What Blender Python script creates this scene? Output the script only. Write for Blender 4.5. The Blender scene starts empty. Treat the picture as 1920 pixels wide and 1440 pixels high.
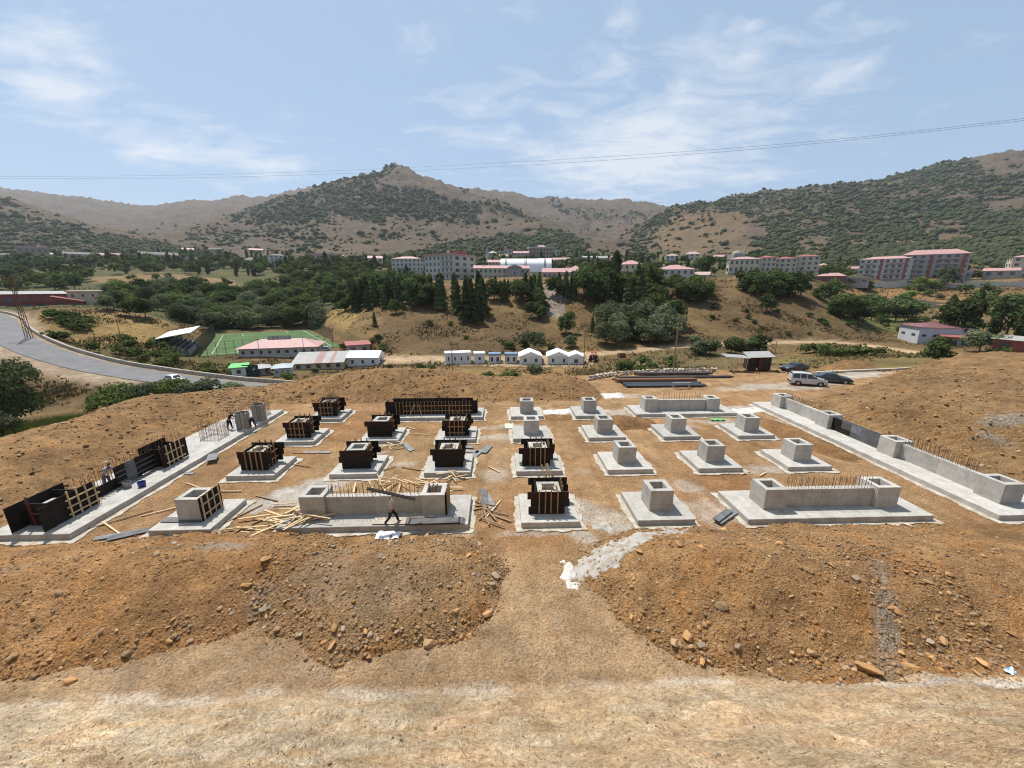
import bpy, bmesh, math, random
import numpy as np
from mathutils import Vector, Matrix

random.seed(7)
rng = np.random.default_rng(7)
R = math.radians
scene = bpy.context.scene
col = scene.collection

# ---------------------------------------------------------------- camera
FPX = 721.0                      # focal length in photo pixels (1920 wide)
PITCH = math.atan(185 / FPX)
YAW = R(1.99)
CAM_H = 14.0
cam_d = bpy.data.cameras.new('camera')
cam_d.sensor_width = 36.0
cam_d.lens = 36.0 * FPX / 1920.0
cam_d.clip_start = 0.1
cam_d.clip_end = 30000
cam = bpy.data.objects.new('camera', cam_d)
cam.location = (0, 0, CAM_H)
cam.rotation_euler = (math.pi / 2 - PITCH, 0, -YAW)
col.objects.link(cam)
scene.camera = cam

# ---------------------------------------------------------------- sky and sun
SUN_EL, SUN_AZ = R(63), R(-36)   # azimuth measured from +Y towards +X
world = bpy.data.worlds.new('World')
scene.world = world
world.use_nodes = True
wn = world.node_tree
wn.nodes.clear()
def wnode(t, **k):
    n = wn.nodes.new(t)
    for a, b in k.items():
        setattr(n, a, b)
    return n
def wmath(op, a, b=None, c=None, clamp=False):
    n = wn.nodes.new('ShaderNodeMath'); n.operation = op; n.use_clamp = clamp
    for i, v in enumerate((a, b, c)):
        if v is None: continue
        if isinstance(v, (int, float)): n.inputs[i].default_value = v
        else: wn.links.new(v, n.inputs[i])
    return n.outputs[0]
w_out = wnode('ShaderNodeOutputWorld')
w_bg = wnode('ShaderNodeBackground')
w_bg.inputs['Strength'].default_value = 0.088
w_sky = wnode('ShaderNodeTexSky', sky_type='NISHITA')
w_sky.sun_disc = False
w_sky.sun_elevation = SUN_EL
w_sky.sun_rotation = SUN_AZ
w_sky.altitude = 1500
w_sky.air_density = 1.0
w_sky.dust_density = 3.0
w_sky.ozone_density = 1.2
w_tc = wnode('ShaderNodeTexCoord')
w_sep = wnode('ShaderNodeSeparateXYZ')
wn.links.new(w_tc.outputs['Generated'], w_sep.inputs[0])
dx, dy, dz = w_sep.outputs
# clouds live on a flat layer high above: divide by elevation
zc = wmath('MAXIMUM', dz, 0.03)
zc = wmath('ADD', zc, 0.10)
cu = wmath('DIVIDE', dx, zc)
cv = wmath('DIVIDE', dy, zc)
w_comb = wnode('ShaderNodeCombineXYZ')
wn.links.new(cu, w_comb.inputs[0]); wn.links.new(cv, w_comb.inputs[1])
def wnoise(scale, detail, rough, dist, off):
    m = wnode('ShaderNodeMapping')
    m.inputs['Location'].default_value = off
    m.inputs['Rotation'].default_value = (0, 0, R(35))
    m.inputs['Scale'].default_value = (1.0, 1.7, 1)
    wn.links.new(w_comb.outputs[0], m.inputs[0])
    n = wnode('ShaderNodeTexNoise')
    n.inputs['Scale'].default_value = scale
    n.inputs['Detail'].default_value = detail
    n.inputs['Roughness'].default_value = rough
    n.inputs['Distortion'].default_value = dist
    wn.links.new(m.outputs[0], n.inputs['Vector'])
    return n.outputs[0]
n_fine = wnoise(2.9, 10, 0.66, 0.5, (3.1, 1.7, 0))
n_big = wnoise(0.55, 3, 0.5, 0.2, (0.4, 5.2, 0))
# cirrus banks where the photograph shows them, in cloud-layer coordinates
def w_blob(cx, cyy, rx, ry, amp, rot=0.0):
    c, s_ = math.cos(rot), math.sin(rot)
    a = wmath('SUBTRACT', cu, cx); b = wmath('SUBTRACT', cv, cyy)
    p = wmath('ADD', wmath('MULTIPLY', a, c / rx), wmath('MULTIPLY', b, s_ / rx))
    q = wmath('ADD', wmath('MULTIPLY', a, -s_ / ry), wmath('MULTIPLY', b, c / ry))
    r2 = wmath('ADD', wmath('MULTIPLY', p, p), wmath('MULTIPLY', q, q))
    return wmath('MULTIPLY', wmath('POWER', 2.718, wmath('MULTIPLY', r2, -1.0)), amp)
def sky_uv(x, y):
    u = (x - 960) / FPX; v = (y - 720) / FPX
    Y = math.cos(PITCH) - v * math.sin(PITCH); Z = -math.sin(PITCH) - v * math.cos(PITCH)
    X = u * math.cos(YAW) + Y * math.sin(YAW); Yw = -u * math.sin(YAW) + Y * math.cos(YAW)
    n = math.sqrt(X * X + Yw * Yw + Z * Z); X /= n; Yw /= n; Z /= n
    zz = max(Z, 0.03) + 0.10
    return X / zz, Yw / zz
blobs = None
for (x, y, x2, y2, wid, amp) in [
        (150, 230, 600, 330, 0.55, 0.13), (880, 200, 1450, 340, 1.0, 0.13), (-60, 20, 230, 190, 0.28, 0.14), (1300, 60, 1650, 200, 0.3, 0.07),
        (990, 225, 1340, 330, 0.65, 0.26), (1060, 290, 1230, 350, 0.6, 0.16), (210, 250, 350, 310, 0.20, 0.34),
        (440, 310, 560, 325, 0.22, 0.34), (0, 150, 170, 185, 0.13, 0.36), (20, 20, 150, 90, 0.10, 0.30),
        (0, 80, 110, 115, 0.08, 0.28), (140, 115, 210, 130, 0.05, 0.30), (330, 230, 470, 270, 0.22, 0.16),
        (410, 358, 470, 366, 0.2, 0.26), (1330, 350, 1480, 320, 0.25, 0.14), (1540, 170, 1640, 105, 0.09, 0.17),
        (1380, 120, 1440, 100, 0.07, 0.15), (1150, 30, 1170, 50, 0.05, 0.22), (800, 230, 900, 260, 0.25, 0.16),
        (1550, 8, 1570, 15, 0.05, 0.17), (1400, 45, 1420, 50, 0.04, 0.17)]:
    a, b = sky_uv(x, y), sky_uv(x2, y2)
    dxx, dyy = b[0] - a[0], b[1] - a[1]
    L = max(math.hypot(dxx, dyy) * 0.62, wid * 0.6)
    o = w_blob((a[0] + b[0]) / 2, (a[1] + b[1]) / 2, L, wid, amp, math.atan2(dyy, dxx))
    blobs = o if blobs is None else wmath('ADD', blobs, o)
base = wmath('ADD', wmath('MULTIPLY', n_fine, 1.7), wmath('MULTIPLY', n_big, 0.35))
dens = wmath('SUBTRACT', wmath('ADD', base, wmath('MULTIPLY', blobs, 1.45)), 1.215)
w_ramp = wmath('MULTIPLY', dens, 1.75, clamp=True)
w_ramp = wmath('POWER', w_ramp, 1.1)
w_ramp = wmath('MULTIPLY', w_ramp, 0.64)
w_mix = wnode('ShaderNodeMix', data_type='RGBA')
w_mix.inputs[7].default_value = (8.6, 8.75, 9.0, 1)
wn.links.new(w_ramp, w_mix.inputs[0])
# a thin even veil of high haze: the photographed blue is pale
w_veil = wnode('ShaderNodeMix', data_type='RGBA')
w_veil.inputs[0].default_value = 0.55
w_veil.inputs[7].default_value = (4.5, 6.3, 8.5, 1)
wn.links.new(w_sky.outputs[0], w_veil.inputs[6])
wn.links.new(w_veil.outputs[2], w_mix.inputs[6])
wn.links.new(w_mix.outputs[2], w_bg.inputs[0])
wn.links.new(w_bg.outputs[0], w_out.inputs[0])

sun_d = bpy.data.lights.new('sun', 'SUN')
sun_d.energy = 5.0
sun_d.angle = R(0.55)
sun_d.color = (1.0, 0.955, 0.88)
sun = bpy.data.objects.new('sun', sun_d)
sdir = Vector((math.sin(SUN_AZ) * math.cos(SUN_EL), math.cos(SUN_AZ) * math.cos(SUN_EL), math.sin(SUN_EL)))
sun.rotation_euler = sdir.to_track_quat('Z', 'Y').to_euler()
sun.location = (-40, 40, 80)
col.objects.link(sun)

vs = scene.view_settings
vs.view_transform = 'Standard'
vs.look = 'None'
vs.exposure = 0.32
vs.gamma = 1.0
vs.use_curve_mapping = False
cyc = scene.cycles
cyc.max_bounces = 5
cyc.diffuse_bounces = 3
cyc.glossy_bounces = 2
cyc.transmission_bounces = 2
cyc.transparent_max_bounces = 6
cyc.volume_bounces = 1
cyc.use_denoising = True
cyc.filter_width = 1.1

# ---------------------------------------------------------------- pixel <-> place
_ct, _st, _cy, _sy = math.cos(PITCH), math.sin(PITCH), math.cos(YAW), math.sin(YAW)
def ray(x, y):
    """horizontal right, forward and up components of the sight line through a photo point"""
    v = (y - 720) / FPX
    return (x - 960) / FPX, _ct - v * _st, -_st - v * _ct
def G(x, y, z=0.0):
    """the place at height z seen at photo point x, y"""
    u, Y, Z = ray(x, y)
    t = (z - CAM_H) / Z
    return Vector((t * (u * _cy + Y * _sy), t * (-u * _sy + Y * _cy), z))
def AT(x, y, D):
    """the place at forward distance D seen at photo point x, y"""
    u, Y, Z = ray(x, y)
    t = D / Y
    return Vector((t * (u * _cy + Y * _sy), t * (-u * _sy + Y * _cy), CAM_H + t * Z))
def to_cam(X, Y):
    return X * _cy - Y * _sy, X * _sy + Y * _cy
def to_pix(X, Y, Z):
    xc, yc = to_cam(X, Y)
    zc = Z - CAM_H
    d = yc * _ct - zc * _st
    return 960 + FPX * xc / d, 720 - FPX * (yc * _st + zc * _ct) / d

# ---------------------------------------------------------------- noise
_perm = rng.permutation(512)
_perm = np.concatenate([_perm, _perm])
_ga = rng.uniform(0, 2 * np.pi, 1024)
_gx, _gy = np.cos(_ga), np.sin(_ga)
def perlin(x, y):
    xi = np.floor(x).astype(np.int64); yi = np.floor(y).astype(np.int64)
    xf = x - xi; yf = y - yi
    u = xf * xf * xf * (xf * (xf * 6 - 15) + 10); v = yf * yf * yf * (yf * (yf * 6 - 15) + 10)
    def g(ix, iy, fx, fy):
        h = _perm[(_perm[ix & 511] + iy) & 511]
        return _gx[h] * fx + _gy[h] * fy
    a = g(xi, yi, xf, yf); b = g(xi + 1, yi, xf - 1, yf)
    c = g(xi, yi + 1, xf, yf - 1); d = g(xi + 1, yi + 1, xf - 1, yf - 1)
    return (a + u * (b - a)) * (1 - v) + (c + u * (d - c)) * v
def fbm(x, y, octaves=4, gain=0.5, lac=2.03):
    s = 0; a = 1.0
    for i in range(octaves):
        s = s + a * perlin(x + 17.3 * i, y - 9.1 * i)
        x = x * lac; y = y * lac; a *= gain
    return s
def ridged(x, y, octaves=4, gain=0.5):
    s = 0; a = 1.0
    for i in range(octaves):
        s = s + a * (1 - 2 * np.abs(perlin(x + 31.7 * i, y + 4.9 * i)))
        x = x * 2.07; y = y * 2.07; a *= gain
    return s
def sstep(a, b, x):
    t = np.clip((x - a) / (b - a), 0, 1)
    return t * t * (3 - 2 * t)
def in_poly(px, py, poly):
    ins = np.zeros(px.shape, bool)
    n = len(poly)
    for i in range(n):
        x1, y1 = poly[i]; x2, y2 = poly[(i + 1) % n]
        c = ((y1 > py) != (y2 > py)) & (px < (x2 - x1) * (py - y1) / (y2 - y1 + 1e-12) + x1)
        ins ^= c
    return ins

# ---------------------------------------------------------------- materials
MATS = {}
def new_mat(name):
    m = bpy.data.materials.new(name); m.use_nodes = True
    nt = m.node_tree
    b = nt.nodes['Principled BSDF']
    return m, nt, b
def N(nt, t, **k):
    n = nt.nodes.new(t)
    for a, v in k.items(): setattr(n, a, v)
    return n
def noise_fac(nt, scale, detail=4, rough=0.6, lo=0.3, hi=0.7, coord='Object', stretch=None):
    tc = N(nt, 'ShaderNodeTexCoord')
    src = tc.outputs[coord]
    if stretch:
        mp = N(nt, 'ShaderNodeMapping'); mp.inputs['Scale'].default_value = stretch
        nt.links.new(src, mp.inputs[0]); src = mp.outputs[0]
    n = N(nt, 'ShaderNodeTexNoise')
    n.inputs['Scale'].default_value = scale; n.inputs['Detail'].default_value = detail; n.inputs['Roughness'].default_value = rough
    nt.links.new(src, n.inputs['Vector'])
    mr = N(nt, 'ShaderNodeMapRange')
    mr.inputs[1].default_value = lo; mr.inputs[2].default_value = hi
    nt.links.new(n.outputs[0], mr.inputs[0])
    return mr.outputs[0], n.outputs[0]
def mixc(nt, fac, a, b, mode='MIX'):
    n = N(nt, 'ShaderNodeMix', data_type='RGBA', blend_type=mode)
    for i, v in ((0, fac), (6, a), (7, b)):
        if isinstance(v, (int, float)): n.inputs[i].default_value = v
        elif isinstance(v, (tuple, list)): n.inputs[i].default_value = (*v[:3], 1)
        else: nt.links.new(v, n.inputs[i])
    return n.outputs[2]
def add_bump(nt, b, h, strength=0.3, dist=0.02):
    bp = N(nt, 'ShaderNodeBump')
    bp.inputs['Strength'].default_value = strength; bp.inputs['Distance'].default_value = dist
    nt.links.new(h, bp.inputs['Height']); nt.links.new(bp.outputs[0], b.inputs['Normal'])
def mat(name, c1, c2=None, scale=3.0, rough=0.8, metal=0.0, bump=0.0, bdist=0.02, spec=0.3, coord='Object', stretch=None, lo=0.35, hi=0.65, rand=0.0):
    if name in MATS: return MATS[name]
    m, nt, b = new_mat(name)
    c2 = c2 or tuple(x * 0.75 for x in c1)
    f, raw = noise_fac(nt, scale, 6, 0.6, lo, hi, coord, stretch)
    c = mixc(nt, f, c1, c2)
    if rand:
        oi = N(nt, 'ShaderNodeObjectInfo')
        mr = N(nt, 'ShaderNodeMapRange'); mr.inputs[3].default_value = 1 - rand; mr.inputs[4].default_value = 1 + rand * 0.6
        nt.links.new(oi.outputs['Random'], mr.inputs[0])
        c = mixc(nt, 1.0, c, mr.outputs[0], 'MULTIPLY')
    nt.links.new(c, b.inputs['Base Color'])
    b.inputs['Roughness'].default_value = rough; b.inputs['Metallic'].default_value = metal
    b.inputs['Specular IOR Level'].default_value = spec
    if bump: add_bump(nt, b, raw, bump, bdist)
    MATS[name] = m
    return m

# ---------------------------------------------------------------- mesh helpers
def link(name, me, m=None, parent=None, loc=None, rotz=None):
    o = bpy.data.objects.new(name, me)
    col.objects.link(o)
    if m is not None and me is not None and len(me.materials) == 0: me.materials.append(m)
    if parent is not None: o.parent = parent
    if loc is not None: o.location = loc
    if rotz is not None: o.rotation_euler = (0, 0, rotz)
    return o
def tag(o, label=None, cat=None, group=None, kind=None):
    if label: o['label'] = label
    if cat: o['category'] = cat
    if group: o['group'] = group
    if kind: o['kind'] = kind
    return o
def thing(name, label, cat, loc=(0, 0, 0), rotz=0.0, group=None):
    o = bpy.data.objects.new(name, None)
    o.empty_display_size = 0.2
    col.objects.link(o)
    o.location = loc; o.rotation_euler = (0, 0, rotz)
    return tag(o, label, cat, group)
def np_mesh(name, V, F, smooth=False):
    """V (n,3), F (m,3|4) arrays"""
    me = bpy.data.meshes.new(name)
    V = np.ascontiguousarray(V, dtype=np.float32); F = np.ascontiguousarray(F, dtype=np.int32)
    k = F.shape[1]
    me.vertices.add(len(V)); me.vertices.foreach_set('co', V.ravel())
    me.loops.add(F.size); me.loops.foreach_set('vertex_index', F.ravel())
    me.polygons.add(len(F))
    me.polygons.foreach_set('loop_start', np.arange(0, F.size, k, dtype=np.int32))
    me.polygons.foreach_set('loop_total', np.full(len(F), k, dtype=np.int32))
    if smooth: me.polygons.foreach_set('use_smooth', np.ones(len(F), bool))
    me.update(calc_edges=True)
    return me
def set_col(me, C, name='Col'):
    a = me.color_attributes.new(name, 'FLOAT_COLOR', 'POINT')
    C4 = np.ones((len(C), 4), np.float32); C4[:, :C.shape[1]] = C
    a.data.foreach_set('color', C4.ravel())
class MB:
    def __init__(s): s.v = []; s.f = []
    def add(s, vs, fs):
        n = len(s.v); s.v += [tuple(v) for v in vs]; s.f += [tuple(i + n for i in f) for f in fs]; return s
    def box(s, c, d, rz=0.0, M=None):
        x, y, z = d[0] / 2, d[1] / 2, d[2] / 2
        p = [Vector((a * x, b * y, e * z)) for e in (-1, 1) for a, b in ((-1, -1), (1, -1), (1, 1), (-1, 1))]
        m = M if M is not None else Matrix.Rotation(rz, 3, 'Z')
        s.add([m @ q + Vector(c) for q in p], [(3, 2, 1, 0), (4, 5, 6, 7), (0, 1, 5, 4), (1, 2, 6, 5), (2, 3, 7, 6), (3, 0, 4, 7)])
        return s
    def bar(s, a, b, w, h=None, up=(0, 0, 1)):
        a, b = Vector(a), Vector(b); h = h or w
        d = (b - a); L = d.length; d.normalize()
        u = Vector(up)
        if abs(d.dot(u)) > 0.99: u = Vector((1, 0, 0))
        sx = d.cross(u).normalized(); sz = sx.cross(d)
        m = Matrix((sx, d, sz)).transposed()
        return s.box((a + b) / 2, (w, L, h), M=m)
    def tube(s, a, b, r, n=6, r2=None, cap=True):
        a, b = Vector(a), Vector(b); d = (b - a).normalized()
        u = Vector((0, 0, 1)) if abs(d.z) < 0.95 else Vector((1, 0, 0))
        x = d.cross(u).normalized(); y = d.cross(x)
        r2 = r if r2 is None else r2
        p = []
        for q, rr in ((a, r), (b, r2)):
            for i in range(n):
                t = 2 * math.pi * i / n
                p.append(q + (x * math.cos(t) + y * math.sin(t)) * rr)
        f = [(i, (i + 1) % n, n + (i + 1) % n, n + i) for i in range(n)]
        if cap: f += [tuple(range(n - 1, -1, -1)), tuple(range(n, 2 * n))]
        return s.add(p, f)
    def prism(s, pts, h0, h1):
        n = len(pts)
        s.add([(p[0], p[1], h0) for p in pts] + [(p[0], p[1], h1) for p in pts],
              [tuple(range(n - 1, -1, -1)), tuple(range(n, 2 * n))] + [(i, (i + 1) % n, n + (i + 1) % n, n + i) for i in range(n)])
        return s
    def mesh(s, name='m', smooth=False):
        me = bpy.data.meshes.new(name); me.from_pydata(s.v, [], s.f); me.validate(); me.update()
        if smooth:
            for p in me.polygons: p.use_smooth = True
        return me
    def build(s, name, m, parent=None, loc=None, rotz=None, smooth=False, bevel=0.0):
        me = s.mesh(name, smooth)
        o = link(name, me, m, parent, loc, rotz)
        if bevel:
            bv = o.modifiers.new('bevel', 'BEVEL'); bv.width = bevel; bv.segments = 1; bv.limit_method = 'ANGLE'
        return o

# ================================================================ THE TERRAIN
# known ground points of the valley: photo x, photo y, forward distance in metres
CP = [
 # road and slopes on the left
 (-300,690,80),(-100,660,92),(15,640,92),(80,668,85),(200,690,80),(330,714,75),(490,727,71),(0,600,121),(-150,590,130),
 (100,592,122),(200,592,127),(300,606,132),(150,640,105),(250,655,104),(250,676,95),(350,675,98),(430,690,92),(560,706,84),
 # football pitch level
 (385,667,111),(633,650,128),(412,628,160),(573,619,177),(500,660,117),(500,625,165),(330,650,118),(345,620,155),
 # left valley
 (0,575,190),(100,576,195),(-200,575,190),(200,572,230),(300,560,270),(450,603,200),(400,552,310),(300,532,350),(500,560,300),(600,562,280),
 (0,522,450),(200,503,550),(400,500,600),(600,512,450),(600,540,330),(0,486,750),(-250,486,750),(200,483,800),(400,486,800),(600,482,800),
 # foot of the wooded mound
 (640,668,118),(700,676,108),(800,675,104),(900,679,101),(1000,680,100),(1100,672,104),(1200,660,112),(1300,657,114),(1400,650,122),(1500,644,127),
 (1600,650,122),(1700,656,112),(1800,660,100),(1920,664,95),(2200,664,95),
 # plain behind the berm
 (650,706,80),(800,704,78),(1000,706,76),(1150,700,76),(1300,694,72),(1450,690,70),(1600,690,70),(1750,684,72),(1920,680,75),(2200,680,75),
 # mound flank
 (620,605,170),(700,605,150),(800,602,148),(900,602,146),(1000,602,146),(1100,602,148),(1200,602,150),(1300,592,150),(1400,592,148),(1500,592,148),(1600,610,145),(1670,636,132),
 (700,640,125),(900,640,122),(1100,635,125),(1300,625,130),(1500,620,135),
 # mound top
 (650,578,195),(720,555,195),(800,547,190),(900,537,188),(1000,529,185),(1100,527,185),(1200,529,185),(1300,529,185),(1400,532,180),(1480,537,178),(1530,552,175),(1600,587,168),(1660,618,158),
 # town plateau
 (750,532,260),(850,526,250),(1000,524,250),(1100,526,250),(1200,529,240),(1300,528,240),(1400,522,260),(1500,530,270),
 (700,520,380),(800,507,400),(1000,505,400),(1200,507,400),(1400,512,380),(800,487,650),(1000,484,650),(1200,484,650),(1400,487,600),
 # right side terraces
 (1560,590,230),(1640,602,205),(1720,606,190),(1800,615,170),(1920,618,165),(2200,618,165),(1600,562,280),(1750,572,260),(1920,582,250),(2200,582,250),
 (1620,540,325),(1750,540,320),(1920,541,310),(2200,541,310),(1620,530,335),(1750,530,330),(1920,530,320),(1650,523,360),(1750,521,360),(1920,519,350),(2200,519,350),(1600,507,450),(1900,502,430),
 # middle mountain
 (450,470,1000),(650,466,1000),(850,462,1000),(1000,458,1000),(500,432,1400),(650,424,1400),(800,427,1400),(900,422,1500),(1000,432,1300),(1080,442,1200),
 (380,425,1700),(440,408,1800),(520,374,2000),(600,352,2100),(660,336,2150),(700,323,2200),(725,313,2200),(745,309,2200),(765,314,2200),(790,326,2200),(830,346,2250),(880,364,2200),(930,380,2100),(980,402,1900),(1050,426,1600),(1120,450,1300),(1180,470,1000),
 (745,350,2800),(660,365,2800),(600,382,2800),(520,396,2800),(440,410,2600),(880,374,2800),
 # ridge behind it
 (820,347,3500),(870,347,3500),(930,357,3500),(985,367,3500),(1060,374,3500),(1110,375,3500),(1160,371,3500),(1220,384,3500),(1290,394,3500),(1000,402,2700),(1100,422,2500),(1200,432,2200),(1180,452,1500),
 # far left mountains
 (-300,352,4200),(-100,352,4200),(0,356,4200),(60,360,4200),(150,368,4200),(220,382,4200),(270,388,4200),(350,378,4200),(400,376,4200),(440,369,4200),(480,371,4000),(560,355,4000),(600,352,4000),
 (100,404,3000),(250,412,3000),(350,404,3000),(300,440,2000),(150,432,2000),
 (-300,362,1500),(-100,365,1500),(0,371,1500),(60,390,1500),(120,410,1450),(200,432,1300),(280,452,1200),(330,464,1000),(0,462,900),(100,467,900),(-200,462,900),
 # mountain on the right
 (1250,395,1700),(1300,385,1700),(1350,376,1700),(1450,361,1750),(1550,349,1800),(1620,341,1800),(1700,321,1800),(1800,302,1800),(1870,289,1800),(1920,279,1800),(2100,262,1800),(2400,250,1800),
 (1250,412,2400),(1500,384,2600),(1800,345,2600),(2100,315,2600),
 (1240,442,1100),(1300,427,1200),(1400,412,1200),(1400,447,900),(1550,422,1000),(1550,462,750),(1700,402,1100),(1700,452,750),(1850,382,1100),(1850,442,750),(1920,432,750),(2100,402,900),(2100,472,600),(1300,472,800),(1200,476,800),
] + [(x, 435, 6500) for x in range(-400, 2500, 200)]
_s, _l, _q = [], [], []
for (x, y, D) in CP:
    u, Y, Z = ray(x, y)
    _s.append(u / Y); _l.append(math.log(D)); _q.append(Z / Y)
_s, _l, _q = map(np.array, (_s, _l, _q))
# ring of points that tie the valley to the building site plane
for s_ in np.linspace(-2.2, 2.2, 23):
    zz = -4.2 if s_ < -0.62 else (-1.2 if s_ < 0.25 else 0.0)
    if s_ > 1.1: zz = 0.6
    for D in (60.0,):
        _s = np.append(_s, s_); _l = np.append(_l, math.log(D)); _q = np.append(_q, (zz - CAM_H) / D)
_AS = 2.2
def _phi(r2): return np.sqrt(r2 + 0.0025)
_A = _phi(((_s[:, None] - _s[None]) * _AS) ** 2 + (_l[:, None] - _l[None]) ** 2)
_nc = len(_s)
_B = np.zeros((_nc + 3, _nc + 3)); _B[:_nc, :_nc] = _A + np.eye(_nc) * 1e-4
_B[:_nc, _nc] = 1; _B[:_nc, _nc + 1] = _s; _B[:_nc, _nc + 2] = _l; _B[_nc:, :_nc] = _B[:_nc, _nc:].T
_W = np.linalg.solve(_B, np.concatenate([_q, np.zeros(3)]))
def far_q(s, l):
    s = np.clip(s, -1.75, 1.75)
    out = np.empty(s.shape)
    fs, fl, fo = s.ravel(), l.ravel(), out.ravel()
    for i in range(0, len(fs), 40000):
        a, b = fs[i:i + 40000], fl[i:i + 40000]
        r = _phi(((a[:, None] - _s[None]) * _AS) ** 2 + (b[:, None] - _l[None]) ** 2)
        fo[i:i + 40000] = r @ _W[:_nc] + _W[_nc] + _W[_nc + 1] * a + _W[_nc + 2] * b
    return fo.reshape(s.shape)

# flat corridors pressed into the terrain
ROAD = [G(*p) for p in [(640,760,-5.2),(560,740,-5.2),(490,731,-5.0),(410,724,-4.8),(330,714,-4.4),(250,702,-3.8),(180,690,-3.0),(110,672,-1.6),(60,655,-0.2),(22,636,1.2)]] + [AT(2,618,106), AT(-6,600,121), AT(-40,588,140), AT(-120,582,160), AT(-260,580,170)]
DIRT = [AT(*p) for p in [(690,676,107),(760,673,104),(850,672,103),(1000,671,103),(1100,664,107),(1160,660,111),(1240,652,116),(1330,646,120),(1420,643,124),(1520,641,127),(1600,645,124),(1680,655,113),(1730,663,104),(1800,668,96),(1920,672,90)]]
def smooth_path(P, n=5):
    out = []
    for i in range(len(P) - 1):
        p0, p1, p2, p3 = P[max(i - 1, 0)], P[i], P[i + 1], P[min(i + 2, len(P) - 1)]
        for k in range(n):
            t = k / n
            out.append(0.5 * ((2 * p1) + (p2 - p0) * t + (2 * p0 - 5 * p1 + 4 * p2 - p3) * t * t + (3 * p1 - p0 - 3 * p2 + p3) * t ** 3))
    out.append(P[-1])
    return out
ROADS = smooth_path(ROAD); DIRTS = smooth_path(DIRT)
def path_dist(X, Y, path):
    """distance to a path and the path height there"""
    shp = X.shape
    Xf, Yf = X.ravel(), Y.ravel()
    xs_, ys_ = [p.x for p in path], [p.y for p in path]
    sel = np.nonzero((Xf > min(xs_) - 10) & (Xf < max(xs_) + 10) & (Yf > min(ys_) - 10) & (Yf < max(ys_) + 10))[0]
    fb, fz = np.full(Xf.shape, 1e9), np.zeros(Xf.shape)
    if len(sel) == 0: return fb.reshape(shp), fz.reshape(shp)
    X, Y = Xf[sel], Yf[sel]
    best = np.full(X.shape, 1e9); bz = np.zeros(X.shape)
    for a, b in zip(path[:-1], path[1:]):
        dx_, dy_ = b.x - a.x, b.y - a.y
        L2 = dx_ * dx_ + dy_ * dy_ + 1e-9
        t = np.clip(((X - a.x) * dx_ + (Y - a.y) * dy_) / L2, 0, 1)
        d = np.hypot(X - a.x - t * dx_, Y - a.y - t * dy_)
        m = d < best
        best = np.where(m, d, best); bz = np.where(m, a.z + t * (b.z - a.z), bz)
    fb[sel] = best; fz[sel] = bz
    return fb.reshape(shp), fz.reshape(shp)
PITCH_Z = -6.0
PITCH_C = [G(385,667,PITCH_Z), G(633,650,PITCH_Z), G(573,619,PITCH_Z), G(412,628,PITCH_Z)]
def quad_mask(X, Y, Q, margin):
    """1 inside a convex quad, fading out over margin metres"""
    d = np.full(X.shape, 1e9)
    for i in range(4):
        a, b = Q[i], Q[(i + 1) % 4]
        nx, ny = -(b.y - a.y), (b.x - a.x)
        L = math.hypot(nx, ny)
        d = np.minimum(d, ((X - a.x) * nx + (Y - a.y) * ny) / L)
    return sstep(-margin, -margin * 0.35, d)
def near_z(X, Y):
    z = np.zeros(X.shape)
    wob = 1.2 * fbm(X * 0.12, Y * 0.12, 2)
    z = z - 4.6 * sstep(-43, -55, X + wob) * sstep(8, 30, Y)
    z = z - 1.6 * sstep(47, 62, Y) * sstep(20, 6, X)
    z = z + 0.6 * sstep(40, 62, X + wob) * sstep(60, 46, Y)
    # the bank the photographer stands on
    foot = 10.7 + 0.35 * fbm(X * 0.35, Y * 0 + 3.3, 3) + 0.012 * X
    d = np.maximum(foot - Y, 0)
    z = z + 0.58 * d + 0.05 * d * d
    return z
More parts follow.
